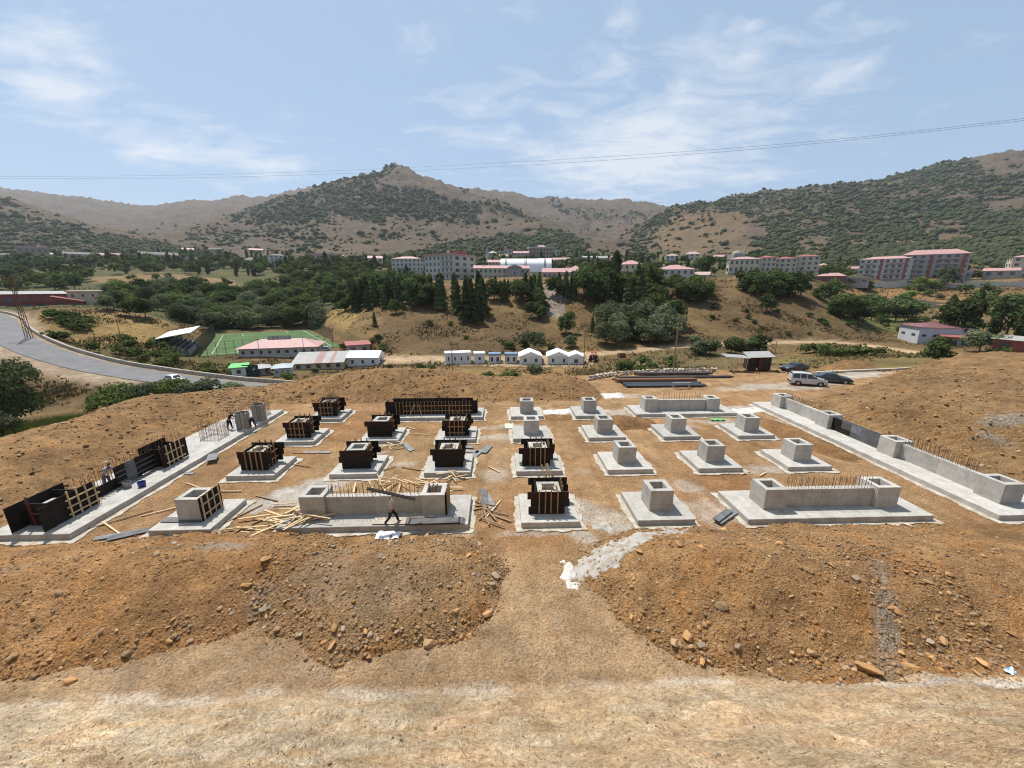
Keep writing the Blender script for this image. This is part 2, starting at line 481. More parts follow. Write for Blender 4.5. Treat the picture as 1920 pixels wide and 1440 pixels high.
def terrain(X, Y, detail=True):
    X = np.asarray(X, float); Y = np.asarray(Y, float)
    xc, D = to_cam(X, Y)
    D = np.maximum(D, 1.0)
    s = xc / D; l = np.log(D)
    zf = CAM_H + D * far_q(s, np.log(np.maximum(D, 55)))
    wf = sstep(54, 76, D)
    z = near_z(X, Y) * (1 - wf) + zf * wf
    if detail:
        a = sstep(60, 160, D)
        mid = a * (1 - sstep(500, 1000, D))
        z = z + mid * (0.9 * fbm(X * 0.045, Y * 0.045, 4) + 0.35 * ridged(X * 0.11, Y * 0.11, 3))
        mt = sstep(600, 1300, D)
        if mt.max() > 0:
            ww = fbm(X * 0.0011, Y * 0.0011, 2) * 1.3
            rel = ridged(X * 0.0026 + ww, Y * 0.0015 + ww, 6, 0.6) - 1.70
            z = z + mt * np.minimum(D, 2600) * 0.0065 * (ridged(X * 0.0075 + ww, Y * 0.0040 - ww, 4, 0.6) - 1.45)
            z = z + mt * np.minimum(D, 2600) * (0.0150 * rel + 0.0045 * fbm(X * 0.011, Y * 0.011, 4))
        nr = 1 - sstep(40, 90, D)
        foot = sstep(11.2, 9.5, Y)
        z = z + nr * (0.035 * fbm(X * 0.9, Y * 0.9, 4) + 0.02 * fbm(X * 4.1, Y * 4.1, 3))
        # scraped bank in the foreground: ragged diagonal tears
        rg = ridged(X * 0.55 + Y * 0.35, Y * 1.7 - X * 0.25, 4)
        z = z + foot * (0.035 * rg + 0.14 * fbm(X * 1.3 + Y * .4, Y * 2.1, 4) + 0.05 * fbm(X * 5.0, Y * 6.0, 3) + 0.22 * fbm(X * 0.35, Y * 0.6, 2))
    dr, zr = path_dist(X, Y, ROADS)
    w = sstep(8.5, 5.0, dr); z = z * (1 - w) + zr * w
    dd, zd = path_dist(X, Y, DIRTS)
    w = sstep(5.5, 2.2, dd); z = z * (1 - w) + zd * w
    w = quad_mask(X, Y, PITCH_C, 9.0); z = z * (1 - w) + PITCH_Z * w
    return z
def tz(x, y): return float(terrain(np.array([x]), np.array([y]))[0])
_HD = np.exp(np.linspace(math.log(57), math.log(4800), 420))
def hit(x, y, dmin=57.0, dmax=4800.0):
    """first terrain point on the sight line through a photo point"""
    u, Y, Z = ray(x, y)
    D = _HD[(_HD >= dmin) & (_HD <= dmax)]
    t = D / Y
    Xw = t * (u * _cy + Y * _sy); Yw = t * (-u * _sy + Y * _cy)
    g = terrain(Xw, Yw) - (CAM_H + t * Z)
    k = np.argmax(g >= 0)
    if g[k] < 0: k = int(np.argmax(g / D))
    return Vector((Xw[k], Yw[k], 0)) + Vector((0, 0, float(terrain(Xw[k:k + 1], Yw[k:k + 1])[0])))

NS = 680
s_ax = np.concatenate([np.linspace(-2.6, -1.55, 60, endpoint=False), np.linspace(-1.55, 1.55, NS - 120), np.linspace(1.55, 2.6, 61)[1:]])
d_ax = np.concatenate([np.linspace(-6, 3.4, 14, endpoint=False), np.linspace(3.4, 24, 210, endpoint=False), np.linspace(24, 64, 130, endpoint=False), np.exp(np.linspace(math.log(64), math.log(6500), 360))])
SS, DD = np.meshgrid(s_ax, d_ax, indexing='ij')
reach = np.maximum(DD, 9.0) + 2.0            # keep the sheet wide close to the camera
XC = SS * reach; YC = DD
XW = XC * _cy + YC * _sy; YW = -XC * _sy + YC * _cy
ZW = terrain(XW, YW)
PXv, PYv = to_pix(XW, YW, ZW)
DV = DD

# ---- land cover: what grows or lies where
def pnoise(a, sc, o=3): return fbm(XW * sc + a, YW * sc - a, o)
SOIL = np.array((0.46, 0.29, 0.15)); DRY = np.array((0.22, 0.152, 0.072)); TAN = np.array((0.34, 0.235, 0.145))
STRAW = np.array((0.40, 0.275, 0.11)); GRASS = np.array((0.105, 0.125, 0.042)); ROCK = np.array((0.27, 0.225, 0.185)); PALE = np.array((0.60, 0.52, 0.41))
BROWN = np.array((0.115, 0.078, 0.044)); SCRUB = np.array((0.075, 0.085, 0.040)); DUST = np.array((0.52, 0.49, 0.45)); RUST = np.array((0.36, 0.185, 0.085)); MNT = np.array((0.112, 0.086, 0.062))
C = np.zeros(XW.shape + (3,)); C[:] = SOIL
def blend(w, c):
    global C
    C = C * (1 - w[..., None]) + np.asarray(c) * w[..., None]
n1 = pnoise(3.1, 0.09); n2 = pnoise(8.7, 0.6); n3 = pnoise(1.2, 2.2)
_e = 15 * sstep(4, 14, XW)
near = 1 - np.clip((DV - 48 - _e) / 13, 0, 1)
blend(near * sstep(-0.1, 0.5, n1 + 0.4 * n2) * 0.6, RUST)
blend(near * sstep(0.1, 0.6, -n1 + 0.5 * n2) * 0.45, (0.43, 0.33, 0.21))
# foreground: trampled flat and scraped pale bank
fl = sstep(19, 15, YW) * near
blend(fl * 0.75, (0.47, 0.335, 0.205))
blend(fl * sstep(0.05, 0.5, n2 + 0.3 * n1) * 0.35, (0.36, 0.31, 0.25))
bank = sstep(11.0, 10.2, YW + 0.25 * n2 + 0.012 * XW)
blend(bank * 0.9, (0.625, 0.47, 0.29))
tear = ridged(XW * 0.55 + YW * 0.35, YW * 1.7 - XW * 0.25, 4)
bk1 = fbm(XW * 1.1 + YW * .5, YW * 2.0 - XW * .3, 5); bk2 = fbm(XW * 3.7 + 8, YW * 5.1, 4); bk3 = fbm(XW * .35 + 4, YW * .7, 3)
blend(bank * sstep(0.0, 0.55, bk1 + .45 * bk2) * 0.5, (0.78, 0.65, 0.47))
blend(bank * sstep(0.9, 1.5, tear) * 0.3, (0.82, 0.72, 0.56))
blend(bank * sstep(0.1, 0.55, -bk1 + .5 * bk2) * 0.55, (0.45, 0.32, 0.19))
blend(bank * sstep(0.35, 0.6, bk2 - .3 * bk1) * 0.5, (0.36, 0.28, 0.19))
blend(bank * sstep(0.0, 0.5, bk3 + .3 * bk1 - .035 * (XW + 2)) * 0.5, (0.56, 0.50, 0.40))
blend(bank * sstep(-.1, .5, -bk3 + .02 * XW) * .45, (0.70, 0.47, 0.29))
edge = np.exp(-((YW + 0.25 * n2 + 0.012 * XW - 10.55) / 0.30) ** 2)
blend(edge * sstep(-0.25, 0.3, fbm(XW * 0.5, YW * 1.3, 4)) * 0.75, (0.72, 0.66, 0.57))
blend(sstep(0.5, 0.0, np.abs(YW - 9.75 + 0.08 * (XW - 12) - 0.25 * n2)) * sstep(10.5, 13, XW) * 0.85, (0.80, 0.76, 0.70))
# cement dust and lean concrete washed over the site floor
def spot(x, y, rx, ry, w=1.0, rot=0.0, z=0.0):
    p = G(x, y, z); c, s_ = math.cos(rot), math.sin(rot)
    a = (XW - p.x); b = (YW - p.y)
    r = np.sqrt(((a * c + b * s_) / rx) ** 2 + ((-a * s_ + b * c) / ry) ** 2) + 0.65 * n2 + 0.35 * n3
    return sstep(1.15, 0.55, r) * w
for q in [(560,925,4.5,1.3,.85,.5),(490,950,2.6,.7,.6,.4),(600,905,1.6,.7,.7,.1),(930,890,1.6,1.0,.55),(935,820,2.5,1.0,.6),(945,800,3,.7,.5,.2),(1120,965,2.2,1.2,.7),(1140,985,1.8,.5,.85,-.4),
          (1330,955,2.2,1.6,.5),(1290,910,1.0,1.0,.5),(1380,960,1.6,.5,.6),(1160,742,3.4,1.0,.95),(1060,772,6,.9,.95),(1180,775,3,1.2,.7),(1420,765,5,1.0,.95),(1340,790,3,.8,.6),(1420,725,7,1.6,.75,.2),(1500,728,5,1.2,.7),(1600,705,9,2.2,.95,.35),(1560,720,3,1.2,.9),
          (1440,880,2.2,.8,.55),(1235,905,.6,.5,.5),(1090,885,.8,.5,.4),(760,870,1.2,.5,.5),(590,745,1.6,2.2,.6),(1090,945,1.0,.8,.6),(1280,800,2.2,.6,.6),(1465,790,1.4,.7,.5),(1100,1010,1.0,.7,.6),(1340,870,.7,.5,.4),(700,850,1.5,.6,.5),(865,885,1,.4,.5),(1010,1000,2.5,.4,.45),(820,1000,3,.35,.35)]:
    blend(np.clip(spot(*q) * 1.15, 0, 1), DUST * 1.15)
# wheel ruts of the diggers and lorries
RUTS = [[(2.0, 8), (1.2, 13), (0.2, 17), (-.4, 22), (-.2, 30), (.2, 38), (4, 43.5), (12, 46), (26, 48.5), (40, 57), (60, 64)], [(6.6, 19), (6.5, 25), (6.4, 31), (6.6, 37), (10, 44), (18, 49), (36, 55)], [(-21.5, 19), (-21.6, 27), (-21.4, 36), (-20, 43.5), (-8, 44.2), (4, 45)], [(13.6, 20), (13.5, 28), (13.4, 36), (20, 46.5), (33, 50)], [(28, 20), (27.9, 26), (27.5, 32)], [(-24, 11.6), (-10, 12.0), (2, 11.8), (14, 11.4), (24, 11.0)]]
for rp in RUTS:
    pth = smooth_path([Vector((a, b, 0)) for a, b in rp], 6)
    dq, _ = path_dist(XW + .25 * n1, YW + .25 * n1, pth)
    tr = np.exp(-((np.abs(dq - .95)) / .22) ** 2)
    blend(near * tr * (.30 + .25 * np.clip(n2, -1, 1)), (0.34, 0.22, 0.12))
    mid_ = np.exp(-(dq / 1.6) ** 2) * (1 - tr)
    blend(near * mid_ * .22, (0.56, 0.42, 0.27))
# packed yellow-brown yard to the right
yard = near * sstep(8, 14, XW) * sstep(43, 46, YW)
blend(yard * 0.12, (0.50, 0.35, 0.19))
far = 1 - near
blend(far, DRY)
m1 = fbm(XW * 0.02, YW * 0.02, 4); m2 = fbm(XW * 0.07, YW * 0.07, 3); m3 = fbm(XW * 0.3, YW * 0.3, 2)
lo = far * (1 - sstep(450, 800, DV))
blend(lo * sstep(-0.25, 0.4, m1 + 0.5 * m2) * 0.7, BROWN)
blend(lo * sstep(0.1, 0.6, m2 + 0.4 * m3 - 0.2 * m1) * 0.5, STRAW)
blend(lo * sstep(0.15, 0.6, m2 - m3 * 0.4) * 0.75, (0.075, 0.062, 0.034))
def region(poly, w, c, dmin, dmax, soft=7.0):
    jx = PXv + soft * m2 * 1.6 + soft * m3; jy = PYv + soft * 0.6 * m2 - soft * 0.5 * m3
    mm = in_poly(jx, jy, poly) & (DV > dmin) & (DV < dmax)
    blend(mm * w, c)
region([(-300,700),(120,640),(180,690),(330,705),(480,715),(480,690),(330,640),(260,640)], .65, (0.13,0.125,0.05), 72, 140, 9)
region([(-50,470),(620,470),(800,530),(640,600),(420,625),(300,600),(-50,590)], .85, (0.085,0.095,0.04), 140, 900, 6)
region([(780,470),(1250,468),(1620,485),(1620,532),(1400,526),(1000,522),(800,526)], .8, (0.095,0.10,0.045), 215, 900, 6)
region([(170,520),(300,512),(440,525),(450,560),(400,560),(330,535),(170,530)], .9, (0.26,0.175,0.088), 150, 900, 5)
region([(390,545),(450,545),(455,575),(405,572)], .9, (0.27,0.155,0.088), 150, 900, 4)
region([(40,588),(200,584),(335,604),(335,640),(220,652),(110,642),(60,615)], .7, STRAW * .95, 92, 150, 6)
region([(600,585),(680,572),(720,600),(690,640),(610,610)], .75, STRAW*0.95, 100, 260, 6)
region([(690,560),(860,560),(1000,600),(1060,655),(760,655),(640,640)], .6, (0.165,0.113,0.058), 100, 260, 10)
region([(1020,530),(1080,530),(1050,595),(1015,590)], .75, (0.36,0.32,0.29), 100, 260, 4)
region([(1500,545),(1690,640),(1420,640),(1300,600),(1290,545)], .72, (0.155,0.107,0.056), 90, 230, 8)
region([(1560,540),(1920,545),(2300,545),(2300,590),(1750,575),(1580,560)], .85, (0.28,0.17,0.075), 200, 330, 5)
region([(1540,585),(1680,580),(1740,620),(1640,625)], .7, GRASS*1.4, 140, 260, 5)
region([(1120,690),(1250,655),(1400,655),(1380,690),(1240,700)], .55, (0.17,0.15,0.07), 66, 118, 7)
region([(1440,672),(1720,655),(1740,690),(1460,700)], .65, (0.24,0.20,0.075), 66, 118, 5)
region([(480,690),(650,690),(640,720),(500,730)], .7, (0.17,0.14,0.06), 66, 100, 5)
region([(690,690),(1060,690),(1090,705),(690,705)], .5, STRAW, 62, 100, 5)
rd, _ = path_dist(XW, YW, ROADS)
blend(sstep(8.5, 5.5, rd + 1.5 * m3) * 0.85, (0.50, 0.40, 0.30))
dd, _ = path_dist(XW, YW, DIRTS)
blend(sstep(3.6, 2.2, dd + 0.6 * m3) * 0.9, (0.56, 0.42, 0.27))
# yard of the white cabins
region([(690,664),(880,668),(1120,664),(1110,690),(840,684),(690,682)], .8, (0.50,0.38,0.25), 90, 118, 4)
# mountains
mt = sstep(560, 900, DV)
k1 = fbm(XW * 0.004, YW * 0.004, 4); k2 = fbm(XW * 0.016, YW * 0.016, 4); k3 = fbm(XW * 0.05, YW * 0.05, 3)
blend(mt, MNT)
blend(mt * sstep(-0.2, 0.5, k1 + 0.5 * k2) * 0.5, (0.150, 0.105, 0.062))
blend(mt * sstep(0.05, 0.5, k2 + 0.4 * k3) * 0.55, (0.078, 0.064, 0.048))
blend(mt * sstep(0.2, 0.6, k3 - 0.4 * k2) * 0.5, ROCK * .62)
# scrub density: where the slopes are wooded
SC_POLY = [  # polygon, density, dmin, dmax
 ([(430,412),(520,360),(560,345),(600,335),(660,325),(700,305),(735,305),(755,345),(800,360),(880,378),(905,395),(890,412),(830,412),(760,405),(700,418),(640,405),(560,412),(500,405)], .95, 1300, 2300),
 ([(430,410),(500,400),(640,410),(620,440),(640,462),(560,455),(500,430)], .45, 900, 2000),
 ([(600,435),(700,420),(860,410),(900,420),(870,450),(640,462)], .22, 900, 2000),
 ([(300,470),(420,420),(600,440),(640,475),(300,490)], .30, 700, 2000),
 ([(640,486),(760,470),(900,448),(1010,430),(1080,440),(1100,462),(1090,482),(1230,482),(1230,500),(640,500)], .97, 400, 1500),
 ([(1225,370),(1340,350),(1500,330),(1620,315),(1740,290),(1800,295),(1860,330),(1930,335),(2400,320),(5000,250),(5000,520),(1560,525),(1400,500),(1420,440),(1400,402),(1350,396),(1250,410)], .80, 370, 2300),
 ([(1400,400),(1560,390),(1560,470),(1420,470)], .70, 500, 1800),
 ([(1185,440),(1230,402),(1330,395),(1230,440),(1215,480),(1170,470)], .70, 600, 2200),
 ([(1030,372),(1080,385),(1160,400),(1240,400),(1240,420),(1100,415),(1040,395)], .45, 2000, 3900),
 ([(890,380),(960,375),(1020,395),(1000,410),(920,400)], .6, 1500, 2400),
 ([(-2600,330),(-400,350),(0,375),(60,395),(150,425),(240,455),(330,470),(330,490),(-2600,490)], .50, 600, 1700),
 ([(160,440),(240,445),(330,462),(420,475),(400,492),(200,492)], .95, 600, 1700),
]
BARE = [([(1240,460),(1270,415),(1330,390),(1400,405),(1420,440),(1350,470),(1290,480)],.92), ([(1500,440),(1545,430),(1560,465),(1510,475)],.85), ([(1720,420),(1800,415),(1830,450),(1760,455)],.85), ([(1830,372),(1930,362),(1930,395),(1850,400)],.8), ([(1560,395),(1610,380),(1620,400)],.6),
        ([(1620,345),(1700,335),(1690,350),(1630,358)],.5),([(1840,300),(1920,280),(1960,320),(1880,330)],.85),([(1640,372),(1690,368),(1690,380)],.6),([(1380,425),(1420,410),(1440,440),(1390,450)],.7),([(1590,455),(1640,450),(1640,470)],.7),([(1840,455),(1880,440),(1880,470)],.6),
        ([(700,350),(745,308),(800,330),(850,352),(770,345)],.9), ([(560,372),(600,365),(610,380),(560,388)],.5), ([(640,365),(680,362),(670,378)],.5),([(1450,420),(1490,405),(1500,425)],.6),([(1140,470),(1180,455),(1200,490)],.6)]
DENS = np.zeros(XW.shape)
jx = PXv + 30 * k1 + 20 * k2 + 10 * k3; jy = PYv + 14 * k1 + 11 * k2 + 6 * k3
for poly, w, a, b in SC_POLY:
    DENS = np.maximum(DENS, w * (in_poly(jx, jy, poly) & (DV > a) & (DV < b)))
for poly, w in BARE:
    DENS = DENS * (1 - w * (in_poly(jx, jy, poly) & (DV > 500)))
DENS = np.where((DV > 500), np.maximum(DENS, 0.16 * sstep(-0.15, 0.4, k2 + 0.4 * k1) * (DV < 2700)), DENS) * sstep(340, 520, DV)
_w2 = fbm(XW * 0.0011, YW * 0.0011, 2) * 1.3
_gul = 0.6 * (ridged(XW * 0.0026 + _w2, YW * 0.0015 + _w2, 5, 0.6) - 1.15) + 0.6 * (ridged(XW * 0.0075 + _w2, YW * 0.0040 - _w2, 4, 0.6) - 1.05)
DENS = DENS * np.clip(1.08 - 0.62 * sstep(-0.05, 0.75, _gul), 0.1, 1)   # oaks thicker in the gullies; their dark colour also stands in for relief shading
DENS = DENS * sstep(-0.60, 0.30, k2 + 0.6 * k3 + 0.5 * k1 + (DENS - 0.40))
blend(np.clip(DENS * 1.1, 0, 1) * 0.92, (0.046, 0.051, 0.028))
region([(1180,445),(1260,405),(1400,395),(1400,440),(1300,485)], .45, (0.21,0.145,0.075), 500, 1700, 6)

C = C * (1 + 0.10 * np.clip(n3 * near + m3 * far, -1, 1))[..., None]
na, nb = XW.shape
idx = np.arange(na * nb).reshape(na, nb)
F = np.stack([idx[:-1, :-1], idx[1:, :-1], idx[1:, 1:], idx[:-1, 1:]], -1).reshape(-1, 4)
ter_me = np_mesh('terrain', np.stack([XW, YW, ZW], -1).reshape(-1, 3), F, smooth=True)
set_col(ter_me, np.clip(C.reshape(-1, 3), 0.01, 0.95))

def earth_mat(name, fine=(26, 0.8), bumps=((14.0, 0.5, 0.05), ), rocky=0.42):
    """soil: colour from the land cover, grains and clods on top"""
    m, nt, b = new_mat(name)
    at0 = N(nt, 'ShaderNodeAttribute', attribute_name='Col')
    class at: outputs = [mixc(nt, 1.0, at0.outputs[0], (0.655, 0.635, 0.605), 'MULTIPLY')]
    f1, r1 = noise_fac(nt, 9.0, 8, 0.7, 0.30, 0.70)
    f2, r2 = noise_fac(nt, 1.1, 5, 0.6, 0.30, 0.70)
    f3, r3 = noise_fac(nt, 0.05, 9, 0.78, 0.36, 0.64)
    c = mixc(nt, f1, mixc(nt, 1.0, at.outputs[0], (0.56, 0.54, 0.52), 'MULTIPLY'), mixc(nt, 1.0, at.outputs[0], (1.36, 1.36, 1.36), 'MULTIPLY'))
    c2 = mixc(nt, f2, mixc(nt, 1.0, c, (0.84, 0.83, 0.82), 'MULTIPLY'), mixc(nt, 1.0, c, (1.12, 1.12, 1.12), 'MULTIPLY'))
    f4, r4 = noise_fac(nt, 0.45, 6, 0.75, 0.36, 0.64)
    c2 = mixc(nt, f4, mixc(nt, 1.0, c2, (0.74, 0.73, 0.72), 'MULTIPLY'), mixc(nt, 1.0, c2, (1.16, 1.16, 1.16), 'MULTIPLY'))
    c3 = mixc(nt, f3, mixc(nt, 1.0, c2, (0.76, 0.75, 0.74), 'MULTIPLY'), mixc(nt, 1.0, c2, (1.20, 1.20, 1.20), 'MULTIPLY'))
    # pebbles
    tc = N(nt, 'ShaderNodeTexCoord')
    vo = N(nt, 'ShaderNodeTexVoronoi'); vo.inputs['Scale'].default_value = 9.0; vo.inputs['Detail'].default_value = 2.0; vo.inputs['Roughness'].default_value = 0.8
    nt.links.new(tc.outputs['Object'], vo.inputs['Vector'])
    hs = N(nt, 'ShaderNodeSeparateColor'); nt.links.new(vo.outputs['Color'], hs.inputs[0])
    mr = N(nt, 'ShaderNodeMapRange'); mr.inputs[3].default_value = 1 - rocky; mr.inputs[4].default_value = 1 + rocky
    nt.links.new(hs.outputs[0], mr.inputs[0])
    c4 = mixc(nt, 1.0, c3, mr.outputs[0], 'MULTIPLY')
    nt.links.new(c4, b.inputs['Base Color'])
    b.inputs['Roughness'].default_value = 0.95; b.inputs['Specular IOR Level'].default_value = 0.12
    add = N(nt, 'ShaderNodeMath', operation='MULTIPLY_ADD'); add.inputs[1].default_value = -0.55
    nt.links.new(vo.outputs['Distance'], add.inputs[0]); nt.links.new(r1, add.inputs[2])
    add2 = N(nt, 'ShaderNodeMath', operation='ADD'); nt.links.new(add.outputs[0], add2.inputs[0]); nt.links.new(r2, add2.inputs[1])
    add_bump(nt, b, add2.outputs[0], 0.9, 0.13)
    return m
M_EARTH = earth_mat('earth')
ter = link('terrain', ter_me, M_EARTH); tag(ter, 'dry ochre valley floor, building ground and scrubby mountains', kind='structure')

# ================================================================ SPOIL HEAPS
def ridge_h(X, Y, ridges, slope, r0=0.8):
    nz = fbm(X * 0.55, Y * 0.55, 4)
    h = np.full(X.shape, -9.0)
    for pts in ridges:
        for a, b in zip(pts[:-1], pts[1:]):
            dx_, dy_ = b[0] - a[0], b[1] - a[1]
            t = np.clip(((X - a[0]) * dx_ + (Y - a[1]) * dy_) / (dx_ * dx_ + dy_ * dy_ + 1e-9), 0, 1)
            d = np.hypot(X - a[0] - t * dx_, Y - a[1] - t * dy_)
            hh = a[2] + t * (b[2] - a[2]) - slope * (np.sqrt(d * d + r0 * r0) - r0) * (1 + 0.16 * nz)
            h = np.maximum(h, hh)
    return h
def clods(X, Y, amp):
    return amp * (fbm(X * 1.1, Y * 1.1, 4) + 0.45 * np.maximum(perlin(X * 3.3, Y * 3.3), 0) * 2 + 0.30 * perlin(X * 7.1, Y * 7.1))
HEAPS = {}
def heap(key, label, bounds, res, hf, colour, cat='spoil heap', name='spoil_heap'):
    x0, x1, y0, y1 = bounds
    gx = np.arange(x0, x1, res); gy = np.arange(y0, y1, res)
    X, Y = np.meshgrid(gx, gy, indexing='ij')
    H = hf(X, Y)
    Z = terrain(X, Y) + np.maximum(H, -0.25)
    I = np.arange(X.size).reshape(X.shape)
    F = np.stack([I[:-1, :-1], I[1:, :-1], I[1:, 1:], I[:-1, 1:]], -1).reshape(-1, 4)
    keep = (H.ravel()[F] > -0.12).any(1)
    F = F[keep]
    used = np.unique(F); mp = -np.ones(X.size, int); mp[used] = np.arange(len(used))
    V = np.stack([X, Y, Z], -1).reshape(-1, 3)[used]
    me = np_mesh(name, V, mp[F], smooth=True)
    set_col(me, np.clip(colour(X, Y, H).reshape(-1, 3)[used], 0.01, 0.9))
    o = link(name, me, M_EARTH); tag(o, label, cat, 'heaps and banks of dug earth round the site')
    HEAPS[key] = (hf, bounds)
    return o
def col_mix(X, Y, H, base=(0.37, 0.215, 0.10), dark=(0.27, 0.165, 0.085), red=(0.44, 0.225, 0.085), grey=None):
    a = fbm(X * 0.45, Y * 0.45, 3)[..., None]; b = fbm(X * 1.9 + 5, Y * 1.9, 3)[..., None]
    c = np.array(base) * np.ones(X.shape + (1,)) * 1.12
    w = sstep(-0.1, 0.5, a + 0.4 * b); c = c * (1 - w * 0.6) + np.array(dark) * w * 0.6
    w = sstep(0.1, 0.6, -a + 0.5 * b); c = c * (1 - w * 0.65) + np.array(red) * w * 0.65
    if grey is not None:
        for (gx, gy, rx, ry, rot, wt) in grey:
            cc, ss = math.cos(rot), math.sin(rot)
            p = ((X - gx) * cc + (Y - gy) * ss) / rx; q = (-(X - gx) * ss + (Y - gy) * cc) / ry
            w = (sstep(1.2, 0.4, np.sqrt(p * p + q * q) + 0.4 * b[..., 0]) * wt)[..., None]
            c = c * (1 - w) + np.array((0.36, 0.33, 0.29)) * w
    return c
def h_front_l(X, Y):
    return ridge_h(X, Y, [[(-30, 15.2, 1.5), (-24, 15.5, 1.55), (-17, 15.9, 1.65), (-13, 16.5, 1.4), (-10.8, 16.9, 1.05)]], 0.50, 1.1) + clods(X, Y, 0.10)
def h_front_m(X, Y):
    return ridge_h(X, Y, [[(-8.6, 15.9, 1.15), (-6, 15.6, 1.65), (-3.6, 15.8, 1.6), (-1.9, 16.4, 0.8)]], 0.56, .9) + clods(X, Y, 0.10)
def h_front_r(X, Y):
    return ridge_h(X, Y, [[(6.8, 16.2, 0.9), (8.8, 15.5, 1.65), (12, 14.9, 1.95), (15, 14.2, 1.7), (16.5, 13.3, 1.15)]], 0.50, 1.1) + clods(X, Y, 0.12)
def h_front_rr(X, Y):
    return ridge_h(X, Y, [[(17.5, 16.2, 1.2), (20, 14.8, 1.6), (24, 14.0, 1.8), (30, 13.6, 2.0)]], 0.42, 1.2) + clods(X, Y, 0.12)
heap('fl', 'long rust-brown heap of dug earth and stones in front of the long left strip footing', (-34, -7.8, 9.5, 20.2), 0.10, h_front_l,
     lambda X, Y, H: col_mix(X, Y, H, grey=[(-14, 17.2, 1.6, 0.5, 0, .7), (-23, 15, 1.5, .6, .5, .4), (-10.6, 14.6, .7, .9, 0, .5)]))
heap('fm', 'grey-brown stony heap below the walled footing where the man carries a board', (-13, 2.2, 10, 20), 0.10, h_front_m,
     lambda X, Y, H: col_mix(X, Y, H, base=(0.36, 0.235, 0.125), dark=(0.28, 0.195, 0.115), grey=[(-8, 15, 1.3, 2.0, 0.2, .35), (-5, 14, 2.0, 1.2, 0.2, .2)]))
heap('fr', 'big ochre heap of earth and broken rock beside the pale cement spill', (2.5, 20, 8.5, 19.4), 0.10, h_front_r,
     lambda X, Y, H: col_mix(X, Y, H, base=(0.36, 0.22, 0.105), grey=[(15.6, 12.2, .45, 3.2, -.75, .8)]))
heap('frr', 'stony earth heap at the right edge, behind the big ochre heap', (13.5, 38, 8.0, 19.6), 0.11, h_front_rr,
     lambda X, Y, H: col_mix(X, Y, H, base=(0.35, 0.215, 0.105), grey=[(16.2, 13.0, .45, 3.4, -.75, .75)]))
def h_left(X, Y):
    wob = 1.0 * fbm(X * 0.15, Y * 0.15, 3)
    h = 2.25 * sstep(-29.3, -38.5, X + 0.5 * wob) * (1 - 0.25 * sstep(24, 40, Y)) * sstep(10, 16, Y)
    h = h * (1 - sstep(44, 50, Y)) + 4.4 * sstep(-42, -52, X + wob) * 0
    h = h * (1 - sstep(-39.5, -47, X + wob))
    edge_ = np.minimum(sstep(-29.2, -30.2, X), 1)
    return h + clods(X, Y, 0.17) * edge_ - 0.15 * (1 - edge_) - 0.3 * sstep(-49, -50, X) - 0.3 * sstep(49, 50, Y)
heap('left', 'broad bank of loose tan earth beyond the long left strip footing', (-52, -28.6, 9, 50.5), 0.17, h_left, lambda X, Y, H: col_mix(X, Y, H, base=(0.34, 0.212, 0.104), dark=(0.25, 0.152, 0.078), red=(0.38, 0.20, 0.08)), 'earth bank', 'earth_bank')
def h_back(X, Y):
    y0 = 45.3 + 0.5 * fbm(X * 0.2, X * 0 + 2.0, 2)
    top = np.interp(X, [-42, -34, -29, -25, -20, -14, -8, -4, -1, 3, 7, 10, 13, 16], [0.3, 0.7, 1.5, 2.4, 3.0, 3.3, 2.9, 2.2, 1.8, 1.7, 2.1, 1.8, 0.8, 0.0])
    h = top * sstep(y0, y0 + 8.0, Y) * (1 - sstep(56, 63, Y + 1.0 * fbm(X * 0.2, Y * 0.2, 2)))
    cut = sstep(15, 12, X) * sstep(-42, -39, X)
    return h * cut + clods(X, Y, 0.16) * sstep(y0 - 0.5, y0 + 1, Y) * cut - 0.2 * (1 - sstep(y0 - 0.6, y0 + 0.8, Y)) - 0.3 * (1 - cut) - 0.3 * sstep(62, 63, Y)
heap('back', 'tall bank of tan earth closing the far side of the site', (-43, 16, 44, 64), 0.19, h_back, lambda X, Y, H: col_mix(X, Y, H, base=(0.33, 0.205, 0.10), dark=(0.245, 0.15, 0.075), red=(0.37, 0.195, 0.08)), 'earth bank', 'earth_bank')
def h_right(X, Y):
    wob = 0.8 * fbm(X * 0.15, Y * 0.15, 3)
    far_e = np.interp(X, [34, 37, 40, 44, 48, 54, 60, 75], [44.5, 45.0, 46.0, 47.5, 49.0, 51.0, 53.0, 57.0])
    h = (1.1 * sstep(36.0, 39.5, X + 0.4 * wob) + 0.118 * np.clip(X - 38.5, 0, 26)) * (1 - sstep(far_e - 3.5, far_e, Y + 0.6 * wob)) * sstep(10, 20, Y)
    h = h + 0.2 * sstep(60, 74, X)
    teeth = 0.24 * np.sin((X * 0.35 + Y) * 7.5) * sstep(36.8, 38.5, X) * (1 - sstep(44, 50, X)) * sstep(24, 28, Y) * (1 - sstep(37, 41, Y))
    e = sstep(35.6, 36.6, X)
    return h + (clods(X, Y, 0.15) + teeth) * e - 0.2 * (1 - e) - 0.3 * sstep(far_e - 0.8, far_e, Y) - 0.3 * sstep(73, 75, X)
heap('right', 'high bank of raked ochre earth beyond the long walled footing', (35, 76, 9, 67), 0.20, h_right, lambda X, Y, H: col_mix(X, Y, H, base=(0.33, 0.212, 0.108), dark=(0.25, 0.157, 0.082), red=(0.36, 0.20, 0.088), grey=[(46, 31.5, 2.8, 1.3, .2, .85), (41.5, 28.8, .7, 1.8, -.4, .7)]), 'earth bank', 'earth_bank')
